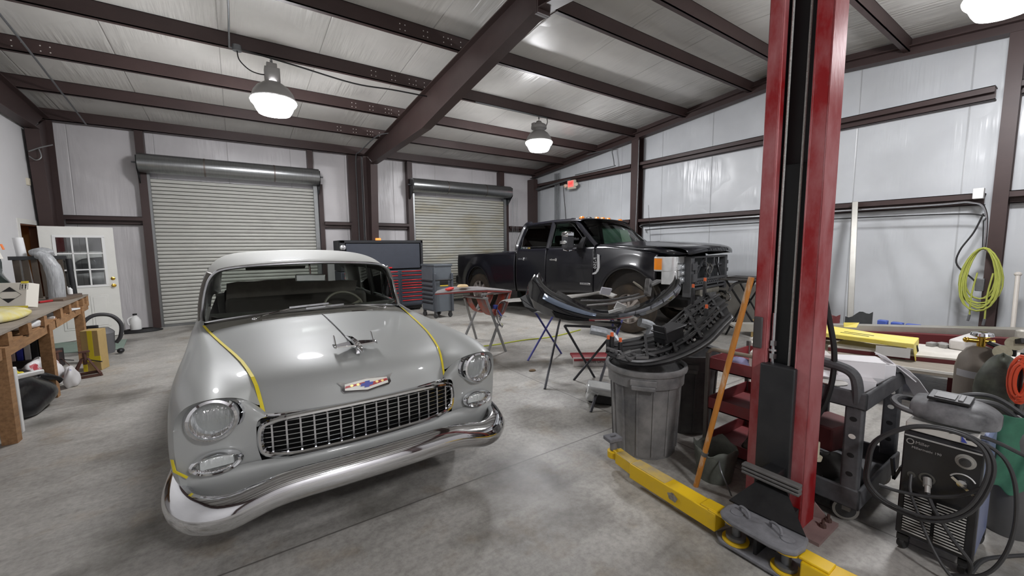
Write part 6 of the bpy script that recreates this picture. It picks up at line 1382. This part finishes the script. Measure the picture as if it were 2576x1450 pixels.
# ---- bucket
bk = thing('bucket', 'dirty grey bucket with ragged rim behind the yellow lift arm', 'bucket', (2.66, 1.42, 0))
bm_ = MB(); rws = []
for r, h in ((0, .01), (.10, .01), (.105, 0), (.112, .05), (.135, .20), (.14, .23)):
    rws.append([(2.66+r*math.cos(a), 1.42+r*math.sin(a), h+(.022*math.sin(3*a+1)+.012*math.sin(7*a) if h > .22 else 0)) for a in [2*PI*k/30 for k in range(30)]])
pc(bk, 'pail', bm_.grid(rws, closed=True), mat('bucket_grey', (112, 116, 108), .7, noise=.6, nscale=6, rgb2=(46, 50, 46)), smooth=True, solid=.005)
pc(bk, 'wire_handle', MB().tube(spline([(2.56, 1.34, .19), (2.50, 1.29, .15), (2.52, 1.25, .05), (2.54, 1.24, .0)], 5), .005, 6), GREYM, smooth=True)
# ---- red shelf cart
rc = thing('shelf_cart', 'dusty red three-shelf steel cart behind the lift column', 'cart', (2.95, 1.5, 0))
RCM = mat('cart_red_dusty', (146, 56, 60), .55, .1, noise=.5, nscale=6, rgb2=(120, 84, 84))
cx0, cx1, cy0, cy1 = 2.93, 3.55, 1.15, 1.65
for z in (.74, .43, .13):
    s = MB().bb(cx0, cx1, cy0, cy1, z-.07, z-.062)
    for a in ((cx0, cx0+.008, cy0, cy1), (cx1-.008, cx1, cy0, cy1), (cx0, cx1, cy0, cy0+.008), (cx0, cx1, cy1-.008, cy1)): s.bb(*a, z-.07, z+.02)
    pc(rc, 'shelf', s, RCM)
for x, y in ((cx0, cy1), (cx1, cy1), (cx0, cy0), (cx1, cy0)):
    pc(rc, 'post', MB().bar((x, y, .05), (x, y, .80), .03, .03), mat('cart_post_grey', (118, 114, 110), .5, .3, noise=.4, nscale=14), bevel=.004)
    pc(rc, 'caster', MB().lathe([(0, -.015), (.035, -.015), (.035, .015), (0, .015)], 12, (x, y, .035), (1, 0, 0)), RUBBER)
pc(rc, 'handle', MB().tube(spline([(cx0, cy1, .79), (cx0-.005, cy1-.03, .825), (cx0-.005, cy1-.1, .83), (cx0, cy0+.1, .83), (cx0, cy0, .79)], 4), .014, 8), mat('handle_tan', (168, 158, 142), .45, .4), smooth=True)
def inb(n, l, c, mb, m, **k): return tag(obj(n, mb, m, None, **k), l, c)
inb('white_box', 'white flat carton on the top shelf of the red cart', 'box', MB().box((3.22, 1.35, .745), (.2, .24, .12), (4, 6, 20)), mat('white_carton', (214, 210, 200), .7), bevel=.004)
inb('rag', 'crumpled blue shop rag on the red cart top', 'rag', crumple((3.08, 1.50, .678), (.2, .16, .09), 61), mat('rag_blue', (150, 150, 186), .9), sub=1)
inb('rag', 'dark red shop rag on the red cart top', 'rag', crumple((3.06, 1.22, .678), (.2, .2, .08), 62), mat('rag_red', (90, 46, 56), .9), sub=1)
inb('grey_box', 'dusty grey can on the middle shelf of the red cart', 'can', MB().box((3.2, 1.36, .425), (.16, .13, .12), (0, 0, 20)), mat('can_grey', (140, 138, 132), .7, noise=.4, nscale=9), bevel=.01)
inb('cloth_heap', 'heap of brown and white cloth on the bottom red shelf', 'cloth', crumple((3.22, 1.3, .068), (.4, .36, .2), 63, 16, 10, .3), mat('cloth_brown', (78, 68, 60), .9, noise=.9, nscale=5, rgb2=(196, 190, 180), contrast=(.3, .36)), sub=1)
# ---- black plastic utility cart on the right of the column
uc = thing('utility_cart', 'dusty black plastic utility cart right of the lift column', 'cart', (3.1, .85, 0))
UCM = mat('cart_black_plastic', (56, 57, 60), .6, noise=.5, nscale=9, rgb2=(104, 104, 106), bump=.08, bscale=70)
ax, ay = (2.80, .705)                                           # near corner
def tray(z0, z1, t=.02):
    m = MB(); x0, x1, y0, y1 = 2.77, 3.55, .665, 1.13
    m.bb(x0, x1, y0, y1, z0, z0+.02)
    for a in ((x0, x0+t, y0, y1), (x1-t, x1, y0, y1), (x0, x1, y0, y0+t), (x0, x1, y1-t, y1)): m.bb(*a, z0, z1)
    return m
pc(uc, 'top_tray', tray(.70, .80), UCM, bevel=.01); pc(uc, 'bottom_tray', tray(.12, .24), UCM, bevel=.012)
HOLEC = mat('leg_hole_pale', (206, 204, 198), .8)
def legm(x, y, wx, wy): return MB().bb(x-wx/2, x+wx/2, y-wy/2, y+wy/2, .2, .72)
for x, y in ((2.80, .72), (3.52, .72), (2.80, 1.10), (3.52, 1.10)):
    lg = pc(uc, 'leg', legm(x, y, .05, .085), UCM, bevel=.012)
    if y < 1:
        for z in (.32, .43, .54, .64):
            o = obj('moulded_hole', MB().lathe([(0, 0), (.014, 0)], 14, (x-.0262, y, z), (-1, 0, 0), sx=1, sy=1.2), HOLEC if (x < 3 and z in (.54,)) or (x > 3 and z > .5) else DARK, None)
            for v in o.data.vertices: v.co -= uc.location
            o.parent = lg
pc(uc, 'handle', MB().tube(spline([(2.80, .715, .70), (2.785, .715, .82), (2.78, .74, .895), (2.775, .82, .925), (2.775, 1.0, .935), (2.78, 1.08, .9), (2.80, 1.1, .75)], 5), .028, 10), UCM, smooth=True)
for x, y in ((2.86, .75), (3.46, .75), (2.86, 1.05), (3.46, 1.05)):
    w_ = pc(uc, 'caster', MB().lathe([(.0, -.018), (.062, -.018), (.068, -.01), (.068, .01), (.062, .018), (0, .018)], 24, (x, y, .068), (.86, .5, 0)), mat('caster_dark', (40, 40, 40), .6), smooth=True)
    o = obj('caster_fork', MB().box((x, y, .1), (.05, .06, .07)).lathe([(.05, -.019), (.058, -.0195), (.064, -.019)], 24, (x, y, .068), (.86, .5, 0)), mat('fork_zinc', (140, 138, 132), .5, .6), None)
    for v in o.data.vertices: v.co -= uc.location
    o.parent = w_
WB = mat('white_carton_bright', (224, 222, 224), .6)
def carton(label, c, d, rot, m=WB, grp='cartons on the black utility cart', lid=None):
    t = thing('carton', label, 'box', (c[0], c[1], c[2]-d[2]/2), math.radians(rot), grp)
    obj('carton_body', MB().box((0, 0, d[2]/2), d), m, t, bevel=.003)
    obj('carton_lid', MB().box((0, 0, d[2]+.003), (d[0]*1.01, d[1]*1.01, .006)) if not lid else MB().box(lid[0], lid[1], lid[2]), m, t)
    return t
carton('long white carton stacked on another, nearest the cart handle', (2.97, .87, .77), (.34, .16, .09), -62)
carton('white carton on top of the long one on the cart', (3.08, .80, .865), (.22, .14, .09), -60)
carton('open white carton with a flap hanging over the cart edge', (3.3, .84, .80), (.26, .22, .13), -50, lid=((.17, -.02, .10), (.22, .12, .006), (0, 42, 0)))
carton('brown topped white carton at the back of the cart', (3.05, 1.05, .82), (.22, .13, .17), -60, mat('carton_grey_white', (206, 200, 196), .7))
tag(obj('steel_disc', MB().lathe([(.012, 0), (.07, 0), (.07, .006), (.012, .006)], 28, (2.84, .845, .803)), mat('disc_metal', (190, 188, 182), .4, .5), smooth=True), 'flat pale sanding disc lying on the near edge of black cart', 'disc')
tag(obj('bent_flap', MB().grid([[Vector((3.28+.06*k, .70-.035*k-.0, .87-.012*k*k)) + Vector((.03*q, .09*q, 0)) for q in (0, 1)] for k in range(6)]), WB, solid=.004), 'bent white cardboard strip hanging off the black cart corner', 'cardboard')
inb('red_case', 'dark red case on the lower tray of the black cart', 'case', MB().box((3.3, .98, .33), (.3, .2, .16), (0, 0, -12)), mat('case_red', (104, 48, 48), .6), bevel=.01)
inb('cloth_heap', 'dark dirty rags heaped on the lower tray of black cart', 'cloth', crumple((3.0, .88, .143), (.26, .3, .16), 71, 16, 10, .3), mat('rags_dark', (46, 44, 42), .9, noise=.9, nscale=6, rgb2=(150, 148, 150), contrast=(.3, .34)), sub=1)
inb('glove', 'grey work glove beside the leg on the black cart lower tray', 'glove', crumple((2.98, .745, .143), (.12, .09, .17), 72), mat('glove_grey', (120, 124, 124), .9), sub=1)
inb('spray_cup', 'cream paint cup hanging behind the red column', 'cup', MB().cyl((2.735, .865, .36), (2.735, .865, .46), .014).lathe([(0, 0), (.03, 0), (.025, -.025), (0, -.025)], 14, (2.735, .865, .375)), mat('cup_cream', (190, 182, 160), .5), smooth=True)
# ================================================================ RIGHT FOREGROUND: WELDER AND GAS BOTTLES
wd = thing('welder', 'black fronted blue welding machine on casters with coiled black cables', 'welder', (3.0, .378, 0))
WBL = mat('welder_blue', (92, 108, 150), .4, .2, noise=.5, nscale=6, rgb2=(150, 152, 164))
WFR = mat('welder_black_front', (26, 26, 28), .4, noise=.4, nscale=9, rgb2=(56, 56, 58))
wx, wy0, wy1 = 2.79, .243, .516
pc(wd, 'case', MB().bb(wx+.03, 3.24, wy0+.005, wy1-.005, .075, .655), WBL, bevel=.012)
fp = pc(wd, 'front_panel', MB().add([(wx-.005, wy0, .10), (wx-.005, wy1, .10), (wx+.0, wy1, .34), (wx+.0, wy1, .645), (wx+.0, wy0, .645), (wx+.0, wy0, .34), (wx+.04, wy0, .08), (wx+.04, wy1, .08), (wx+.04, wy1, .665), (wx+.04, wy0, .665)], [(0,1,2,5),(5,2,3,4),(0,6,7,1),(4,3,8,9),(6,9,4,5,0),(1,2,3,8,7)][::1]), WFR, bevel=.006)
def wsub(n, mb, m, par=None, **k):
    o = obj(n, mb, m, None, **k)
    for v in o.data.vertices: v.co -= wd.location
    o.parent = par or wd; return o
wsub('top_trim', MB().bb(wx-.008, wx+.02, wy0+.005, wy1-.005, .63, .638), CHROME2, fp)
gr = MB()
for k in range(15):
    z = .125+k*.0145
    for y0, y1 in ((.275, .375), (.39, .49)): gr.box((wx-.008, (y0+y1)/2, z), (.012, y1-y0, .006), (0, 25, 0))
wsub('vent_slats', gr, mat('slat_pale', (176, 174, 168), .5, .3), fp)
wsub('slat_recess', MB().bb(wx-.004, wx+.004, .27, .495, .115, .345), DARK, fp)
for y, z, r in ((.298, .578, .026), ):
    d_ = wsub('dial', MB().lathe([(r*1.35, 0), (r*1.35, .003), (r, .004), (r, .014), (0, .016)], 24, (wx, y, z), (-1, 0, 0)), mat('dial_grey', (150, 148, 142), .5), fp, smooth=True)
    wsub('dial_cap', MB().lathe([(r*.8, .015), (r*.8, .017), (0, .018)], 20, (wx, y, z), (-1, 0, 0)).box((wx-.019, y+.006, z+.006), (.004, .005, .022), (40, 0, 0)), mat('dial_dark', (60, 60, 60), .5), fp)
wsub('selector_knob', MB().lathe([(.02, 0), (.018, .012), (0, .014)], 18, (wx, .302, .468), (-1, 0, 0)).bar((wx-.012, .335, .49), (wx-.012, .262, .432), .006, .012), CHROME2, fp)
wsub('dial_arc', MB().tube([(wx-.002, .302+.045*math.cos(a), .468+.045*math.sin(a)) for a in [.5+k*.2 for k in range(12)]], .0035, 5), mat('arc_white', (206, 206, 204), .5), fp)
wsub('gun_socket', MB().lathe([(.03, 0), (.03, .004), (.022, .004), (.022, .0)], 20, (wx-.001, .418, .435), (-1, 0, 0)).lathe([(.016, 0), (.016, .003), (0, .003)], 16, (wx-.001, .475, .43), (-1, 0, 0)), mat('socket_ring', (90, 90, 88), .4, .5), fp)
wsub('gun_plug', MB().cyl((wx, .418, .435), (wx-.035, .41, .41), .016, 12).cyl((wx-.03, .41, .415), (wx-.05, .405, .385), .011, 10), mat('plug_worn', (170, 168, 164), .4, .5), fp)
MT = frame((wx-.0015, .446, .603), (0, -1, 0), (0, 0, 1))
LW = mat('panel_print', (190, 190, 188), .5)
text('brand_lettering', 'Miller', .022, MT, LW, wd, .001)
wsub('brand_disc', MB().lathe([(.011, 0), (.015, 0), (.015, .002), (.011, .002)], 18, (wx-.0015, .49, .603), (-1, 0, 0)), LW, fp)
text('model_lettering', 'Millermatic 190', .017, frame((wx-.0015, .43, .575), (0, -1, 0), (0, 0, 1)), LW, wd, .001)
for x, y in ((2.83, .27), (2.83, .49), (3.2, .27), (3.2, .49)):
    wsub('caster', MB().lathe([(0, -.014), (.028, -.014), (.032, 0), (.028, .014), (0, .014)], 16, (x, y, .032), (.3, 1, 0)).box((x, y, .068), (.05, .045, .03)), mat('caster_dark', (40, 40, 40), .6), smooth=True)
pc(wd, 'side_hook', MB().bar((2.83, .52, .44), (2.83, .545, .36), .03, .012).bar((2.83, .545, .36), (2.83, .56, .47), .03, .012), BLACKM)
CB = mat('cable_rubber', (52, 52, 53), .55)
def coil(label, pts, r, n=6, closed=False):
    return tag(obj('welding_cable', MB().tube(spline(pts, n, closed), r, 8, closed), CB, smooth=True), label, 'cable')
loop = [(2.70, .631, .439), (2.70, .607, .581), (2.71, .48, .706), (2.71, .335, .74), (2.71, .235, .701), (2.70, .205, .581), (2.70, .259, .381), (2.69, .38, .271), (2.70, .54, .264), (2.70, .624, .33)]
coil('outer loop of thick black welding cable hung over the welder front', loop, .0085, 6, True)
coil('second loop of welding cable just inside the first, hung over the welder front', [(x-.018, lerp(.41, y, .93), lerp(.5, z, .94)+.012) for x, y, z in loop], .008, 6, True)
coil('black welding gun lead from the plug down to the floor', [(2.745, .405, .385), (2.735, .377, .318), (2.735, .302, .199), (2.75, .248, .12), (2.85, .25, .012), (3.05, .22, .012), (3.3, .08, .012)], .009)
coil('thin black lead from the small socket down to the floor in front', [(2.785, .475, .43), (2.74, .465, .365), (2.73, .429, .268), (2.70, .365, .138), (2.69, .30, .05), (2.72, .24, .01)], .007)
coil('black cable crossing the welder front from right to left', [(2.715, .222, .52), (2.73, .30, .43), (2.735, .40, .37), (2.73, .50, .345), (2.72, .58, .345)], .0085)
coil('big black cable loop at the right side of the welder', [(2.76, .30, .70), (2.75, .241, .70), (2.75, .179, .65), (2.75, .143, .538), (2.75, .133, .358), (2.75, .157, .191), (2.75, .209, .08), (2.76, .30, .012)], .008)
coil('black cable running from the welder top to the right edge', [(2.8, .36, .70), (2.9, .25, .68), (3.05, .16, .60), (3.15, .07, .53)], .009)
hel = thing('welding_helmet', 'black welding helmet lying face up on top of the welder', 'helmet', (2.98, .39, .70))
prof = [(2.86, .575, .775), (2.86, .53, .80), (2.87, .46, .805), (2.9, .38, .815), (2.93, .30, .805), (2.97, .24, .785)]
hs = MB(); rows = []
for t, (y, w, zt) in enumerate(((.57, .03, .775), (.555, .085, .785), (.52, .115, .79), (.46, .13, .80), (.38, .135, .812), (.31, .13, .812), (.255, .105, .80), (.225, .06, .78), (.215, .01, .77))):
    xc = 2.97
    rows.append([(xc-w*1.02, y, .715), (xc-w, y, lerp(.72, zt, .75)), (xc-w*.8, y, zt), (xc, y, zt+.018), (xc+w*.8, y, zt), (xc+w, y, lerp(.72, zt, .75)), (xc+w*1.02, y, .715)])
HSH = mat('helmet_black', (34, 34, 36), .5, noise=.8, nscale=7, rgb2=(140, 140, 142))
pc(hel, 'shell', MB().grid(rows[2:]), HSH, sub=2, solid=.006)
pc(hel, 'chin_loop', MB().tube(spline([(2.86, .50, .735), (2.87, .56, .745), (2.93, .595, .755), (3.02, .59, .755), (3.07, .55, .745), (3.08, .50, .735)], 4), .016, 8), HSH, smooth=True)
pc(hel, 'lens_frame', MB().box((2.93, .385, .832), (.12, .15, .016), (0, -6, 0)), BLACKP, bevel=.004)
pc(hel, 'lens', MB().box((2.92, .40, .842), (.075, .075, .004), (0, -6, 0)).box((2.925, .345, .842), (.085, .018, .008), (0, -6, 0)), mat('lens_dusty', (110, 110, 110), .3), bevel=.002)
inb('parts_tray', 'white metal tray between the welder top and the helmet', 'tray', MB().bb(2.80, 3.05, .27, .515, .657, .70), mat('tray_white', (206, 204, 198), .4, .2), bevel=.004)
inb('sticker_blue', 'small blue triangular sticker on the white tray edge', 'sticker', MB().prism([(0, 0), (.02, 0), (.02, .03)], .002, frame((2.797, .30, .665), (0, 1, 0), (0, 0, 1))), mat('sticker_blue', (60, 72, 160), .5))
coil('tan and black cables draped behind the helmet', [(3.28, .42, .72), (3.3, .36, .74), (3.35, .27, .735), (3.4, .19, .66), (3.45, .1, .60)], .014)['label'] = 'bundle of dusty tan cable draped behind the helmet'
coil('upper black cable arching behind the helmet to the right', [(3.3, .45, .73), (3.35, .35, .77), (3.4, .27, .755), (3.42, .17, .68), (3.45, .08, .60)], .012)
gj = thing('green_jacket', 'green welding jacket hanging behind the welder on the bottle', 'jacket', (3.36, .2, 0))
gm_ = []
for k in range(9):
    t = k/8; gm_.append([(3.32+.03*math.sin(6*t+2*q)+.02*q, lerp(.275+.02*math.sin(9*t), .11, q/5)-.015*t, lerp(.69, .27+.04*math.sin(q*2.1), t)) for q in range(6)])
pc(gj, 'cloth', MB().grid(gm_), mat('jacket_green', (62, 116, 92), .85, noise=.5, nscale=9, rgb2=(36, 66, 56), bump=.5, bscale=14), sub=2, solid=.008)
gb = thing('gas_bottle', 'short grey gas bottle standing behind the welder', 'gas bottle', (3.47, .19, 0))
pc(gb, 'bottle', MB().lathe([(0, 0), (.085, 0), (.09, .01), (.09, .55), (.075, .62), (.04, .66), (0, .66)], 24, (3.47, .19, 0)), mat('bottle_grey', (96, 96, 96), .5, .2, noise=.4, nscale=8), smooth=True)
gc = thing('gas_cylinder', 'tan grey gas cylinder with brass valve by the rack', 'gas cylinder', (4.42, .46, 0))
pc(gc, 'cylinder', MB().lathe([(0, 0), (.115, 0), (.12, .02), (.12, .70), (.105, .78), (.07, .84), (.04, .86), (0, .86)], 28, (4.42, .46, 0)), mat('cylinder_tan', (120, 112, 102), .55, .1, noise=.5, nscale=5, rgb2=(84, 78, 72)), smooth=True)
pc(gc, 'neck_label', MB().lathe([(.1205, .64), (.1205, .69)], 28, (4.42, .46, 0), a0=2.2, a1=3.8), mat('label_grey', (150, 150, 152), .5))
pc(gc, 'valve', MB().cyl((4.42, .46, .86), (4.42, .46, .93), .022).cyl((4.40, .52, .90), (4.44, .40, .90), .016).ball((4.4, .53, .9), (.04, .04, .04)), BRASS, smooth=True)
pc(gc, 'hand_wheel', MB().lathe([(0, 0), (.045, 0), (.06, .01), (.055, .03), (.03, .035), (0, .032)], 20, (4.42, .46, .93)), CHROME, smooth=True)
gg = thing('regulator', 'cluster of round pressure gauges by the gas cylinder valve', 'gauges', (4.3, .33, .9))
for y, z, x in ((.345, .87, 4.25), (.33, .80, 4.28), (.30, .93, 4.3)):
    pc(gg, 'gauge', MB().lathe([(0, .0), (.045, 0), (.045, -.03), (0, -.03)], 20, (x, y, z), (-.95, -.1, .25)), mat('gauge_face', (170, 164, 140), .4, noise=.5, nscale=30), smooth=True)
pc(gg, 'gauge_body', MB().box((4.33, .33, .87), (.06, .08, .06)).cyl((4.38, .42, .9), (4.33, .34, .88), .016).box((4.3, .27, .95), (.08, .05, .03), (0, 20, 30)), BLACKM)
sb = thing('hose_bag', 'dark green black hose bundle hanging beside the gas cylinder', 'bag', (4.1, .30, 0))
pc(sb, 'bundle', crumple((4.12, .33, .42), (.2, .22, .46), 91, 18, 12, .18), mat('bag_dark', (40, 42, 38), .5, noise=.8, nscale=9, rgb2=(92, 98, 84)), sub=1)
pc(sb, 'stand_pole', MB().cyl((4.14, .33, 0), (4.14, .33, .5), .03), BLACKM)
oc = thing('extension_cord', 'coiled orange cord hanging at the right edge of the photo', 'cord', (3.95, .24, .6))
for k in range(6): pc(oc, 'cord_loop', MB().tube([(3.93-.008*k, .235+.008*math.sin(k*2)+(.045-.004*k)*math.cos(a), .77+(.15-.012*k)*math.sin(a)) for a in [2*PI*q/18 for q in range(18)]], .009, 6, True), mat('cord_orange', (196, 70, 38), .6), smooth=True)
pc(oc, 'hanger', MB().cyl((3.97, .24, 0), (3.97, .24, .93), .012), BLACKM)
# ================================================================ FRAME RACK AND STOCK ALONG THE RIGHT WALL
rk = thing('frame_rack', 'long red frame rack with dusty white and grey decks by the end wall', 'rack', (6.2, 1.1, 0))
RKR = mat('rack_red', (104, 36, 40), .5, .1, noise=.4, nscale=6)
pc(rk, 'lower_deck', slab([(x, y, .35) for x, y in ((5.08, 2.3), (5.334, 1.144), (5.414, .889), (5.512, .525), (5.7, .0), (6.9, .0), (6.6, 2.4))], .05), mat('deck_grey_brown', (150, 142, 130), .75, noise=.6, nscale=3.5, rgb2=(108, 100, 90), stretch=(5, 1, 1)))
pc(rk, 'deck_edge', MB().bar((5.06, 2.3, .385), (5.327, 1.144, .39), .012, .022).bar((5.327, 1.144, .39), (5.69, .0, .39), .012, .022), mat('edge_white', (206, 204, 198), .5))
pc(rk, 'raised_beam', slab([(x, y, .40) for x, y in ((5.50, 1.7), (5.745, .996), (5.9, .648), (6.15, .0), (6.95, .0), (6.5, .73), (6.2, 1.7))], .045), RKR)
pc(rk, 'white_deck', slab([(x, y, .445) for x, y in ((5.49, 1.7), (5.735, .996), (5.89, .648), (6.14, .0), (6.96, .0), (6.52, .73), (6.22, 1.7))], .018), mat('deck_white_dusty', (212, 208, 200), .65, noise=.5, nscale=4, rgb2=(158, 152, 144)))
pc(rk, 'back_rail', MB().bar((6.0, 2.2, .47), (7.5, .1, .47), .1, .12), RKR)
for x, y in ((6.31, .81), (5.4, 2.05), (6.35, 2.1), (6.5, .15)): pc(rk, 'leg', MB().bb(x-.05, x+.05, y-.05, y+.05, 0, .36), RKR)
al = thing('aluminium_beam', 'long pale aluminium channel lying along the back of the rack', 'beam', (6.6, 1.5, .53))
ALM = mat('aluminium_dull', (186, 182, 172), .4, .6, noise=.3, nscale=5)
pc(al, 'channel', slab([(x, y, .535) for x, y in ((5.27, 2.63), (6.33, 1.70), (7.506, .467), (7.9, .05), (8.3, .2), (8.0, .503), (6.58, 1.90), (5.5, 2.85))], .025), ALM)
pc(al, 'side_web', MB().bar((5.27, 2.63, .545), (6.33, 1.70, .545), .012, .10).bar((6.33, 1.70, .545), (7.506, .467, .545), .012, .10).bar((7.506, .467, .545), (7.9, .05, .545), .012, .10), ALM)
yc = thing('yellow_cover', 'bent yellow sheet metal cover lying on the rack behind the utility cart', 'cover', (6.0, 1.5, .54))
YC = mat('cover_yellow', (232, 212, 74), .5, noise=.6, nscale=5, rgb2=(228, 220, 160))
pc(yc, 'top_sheet', slab([(6.125, 2.064, 0.583), (6.076, 1.875, 0.583), (5.982, 1.424, 0.583), (6.044, 1.075, 0.583), (5.622, 1.033, 0.583), (5.583, 1.325, 0.583), (5.544, 1.697, 0.583), (5.568, 2.016, 0.583)][::-1], .008), YC)
pc(yc, 'front_fold', MB().add([(5.568, 2.016, 0.588), (5.544, 1.697, 0.588), (5.583, 1.325, 0.588), (5.622, 1.033, 0.588), (5.635, 1.033, 0.544), (5.597, 1.325, 0.544), (5.558, 1.697, 0.544), (5.578, 2.016, 0.544)], [(0,1,6,7),(1,2,5,6),(2,3,4,5)]), YC, solid=.006)
pc(yc, 'end_face', MB().add([(5.622, 1.031, 0.588), (6.044, 1.073, 0.588), (6.038, 1.070, 0.535), (5.693, 1.018, 0.405), (5.626, 1.023, 0.506)], [(0, 1, 2, 3, 4)]), YC, solid=.006)
pc(yc, 'ear', MB().add([(6.154, 1.758, 0.583), (6.240, 1.661, 0.583), (6.298, 1.651, 0.640), (6.163, 1.766, 0.640)], [(0, 1, 2, 3)]), YC, solid=.006)
pc(yc, 'slot', MB().bar((5.808, 1.651, 0.592), (5.789, 1.382, 0.592), .02, .002).bar((5.722, 1.661, 0.592), (5.702, 1.402, 0.592), .02, .002).bar((5.818, 1.044, 0.544), (5.856, 1.037, 0.477), .012, .02), DARK)
pc(yc, 'rear_fold', MB().bar((6.09, 2.05, .52), (6.0, 1.15, .52), .006, .11), YC)
inb('curved_sheet', 'white scrap panel tucked under the yellow cover end', 'panel', MB().grid([[(5.545+.018*k, 1.30-.05*k, .535-(.0 if q == 0 else .10)) for k in range(6)] for q in (0, 1)]), mat('sheet_white', (204, 204, 202), .5), solid=.005)
inb('white_block', 'white moulded block with dark grooves lying on the rack', 'block', MB().box((6.62, .80, .52), (.6, .12, .11), (0, 0, -6)), mat('block_white', (206, 202, 198), .6, noise=.3, nscale=8), bevel=.02)
for k, (x, y) in enumerate(((6.35, 1.02), (6.42, .95), (6.36, .92))): inb('tread_block', ('small grey tread block, nearest the yellow cover', 'middle small grey tread block on the white deck', 'small grey tread block, nearest the white block')[k], 'block', MB().box((x, y, .485), (.1, .06, .045), (0, 0, -15)), mat('tread_grey', (150, 148, 144), .7, noise=.4, nscale=20), bevel=.006)
inb('prop_post', 'short grey upright post at the right end of rack', 'post', MB().cyl((6.75, .43, .462), (6.75, .43, .68), .05, 14).ball((6.75, .43, .68), (.1, .1, .05)), mat('post_pale', (176, 172, 164), .5, .4, noise=.5, nscale=20), smooth=True)
inb('blue_tray', 'flat pale blue tray on the white deck at the right edge', 'tray', MB().bb(6.7, 7.0, .18, .40, .463, .50), mat('tray_blue', (140, 160, 196), .6), bevel=.006)
inb('steel_channel', 'tall square aluminium post leaning against the end wall girt', 'post', MB().bar((7.6, 2.09, .0), (8.38, 2.37, 2.28), .075, .06), mat('channel_grey', (150, 148, 142), .4, .6, noise=.3, nscale=5), bevel=.004)
inb('pole', 'thin pale pole leaning on the wall right of the green hose', 'pole', MB().cyl((7.9, .575, 0), (8.3, .62, 1.2), .022, 10).ball((8.3, .62, 1.2), (.07, .07, .06)), mat('pole_pale', (196, 190, 182), .5))
for k, (x, y, l) in enumerate(((7.30, 1.66, .10), (7.34, 1.52, .12), (7.42, 1.38, .14))):
    inb('blue_case', ('left', 'middle', 'flat right')[k]+' one of three small blue cases behind the aluminium channel', 'case', MB().box((x, y, (.56-.014*k)/2), (.1, l, .56-.014*k)), mat('case_blue', (74, 96, 176), .5), bevel=.01)['group'] = 'blue cases along the end wall'
inb('dark_sheet', 'crumpled dark grey sheet leaning behind the rack by the square post', 'sheet', MB().grid([[(7.55+.02*math.sin(4*u), lerp(2.15, 1.83, u), lerp(.0, .52+.12*u-.03*math.sin(9*u), t)) for u in [k/8 for k in range(9)]] for t in (0, .5, 1)]), mat('sheet_dark', (66, 68, 68), .6, noise=.6, nscale=6), solid=.008)
inb('red_sheet', 'dark red sheet metal scrap behind the rack left of the post', 'sheet', MB().grid([[(7.5+.02*math.sin(5*u), lerp(2.5, 2.19, u), lerp(.0, .56+.05*math.sin(6*u), t)) for u in [k/6 for k in range(7)]] for t in (0, .5, 1)]), mat('sheet_red', (116, 56, 56), .6, noise=.6, nscale=6, rgb2=(190, 186, 182), contrast=(.35, .5)), solid=.008)
# panel stand right of the truck nose
ps = thing('panel_stand', 'dark X-leg stand carrying a long panel beside the truck nose', 'stand', (7.3, 3.5, 0))
for a, b_ in (((7.0, 3.68, 1.0), (7.25, 3.12, 0)), ((7.05, 3.24, 1.0), (7.2, 3.75, 0)), ((7.8, 3.9, 1.0), (8.0, 3.4, 0)), ((7.9, 3.45, 1.0), (7.9, 4.0, 0))): pc(ps, 'leg', MB().cyl(a, b_, .016), BLACKM, smooth=True)
pc(ps, 'padded_arm', MB().tube(spline([(6.95, 3.60, .82), (6.98, 3.52, .95), (7.05, 3.38, .99), (7.05, 3.24, 1.0)], 4), .022, 8).cyl((7.05, 3.24, 1.0), (7.9, 3.45, 1.0), .016).cyl((7.0, 3.68, 1.0), (7.8, 3.9, 1.0), .016), mat('pad_dark_grey', (84, 84, 84), .6), smooth=True)
inb('bodywork_panel', 'long dark panel lying on the stand beside the truck nose', 'panel', MB().bar((7.0, 3.75, 1.025), (7.15, 3.15, 1.03), .5, .02).bar((7.3, 3.75, 1.045), (7.4, 3.2, 1.045), .5, .015), mat('panel_dark', (58, 54, 50), .6, noise=.5, nscale=9), bevel=.006)
inb('grey_board', 'grey board leaning on the wall under the dark panel', 'board', MB().bar((8.3, 4.5, .42), (8.3, 3.6, .42), .03, .84), mat('board_grey', (150, 146, 138), .8, noise=.4, nscale=5))
inb('brown_carton', 'brown carton on the floor below the panel stand', 'box', MB().box((7.6, 3.3, .15), (.4, .3, .3), (0, 0, 12)), CARD, bevel=.006)
inb('white_boards', 'stack of white boards and papers on the rack end behind the broom', 'boards', MB().box((5.40, 2.2, .421), (.6, .5, .04), (0, 0, 20)).box((5.38, 2.2, .456), (.5, .3, .03), (0, 0, -10)), mat('boards_white', (204, 200, 192), .7), bevel=.003)
inb('oxygen_bottle', 'pale green bottle with dark handle by the truck bed', 'bottle', MB().lathe([(0, 0), (.13, 0), (.13, 1.45), (.09, 1.55), (.04, 1.6), (0, 1.6)], 18, (7.58, 10.6, 0)).tube(spline([(7.48, 10.55, 1.5), (7.47, 10.5, 1.68), (7.58, 10.48, 1.76), (7.7, 10.5, 1.68), (7.7, 10.55, 1.5)], 4), .02, 6), mat('bottle_green_grey', (96, 112, 108), .5, .2), smooth=True)
inb('yellow_bottle', 'small yellow bottle standing beside the pale green one', 'bottle', MB().lathe([(0, 0), (.08, 0), (.08, 1.5), (.05, 1.6), (0, 1.62)], 14, (7.92, 10.6, 0)), mat('bottle_yellow', (186, 160, 70), .5), smooth=True)
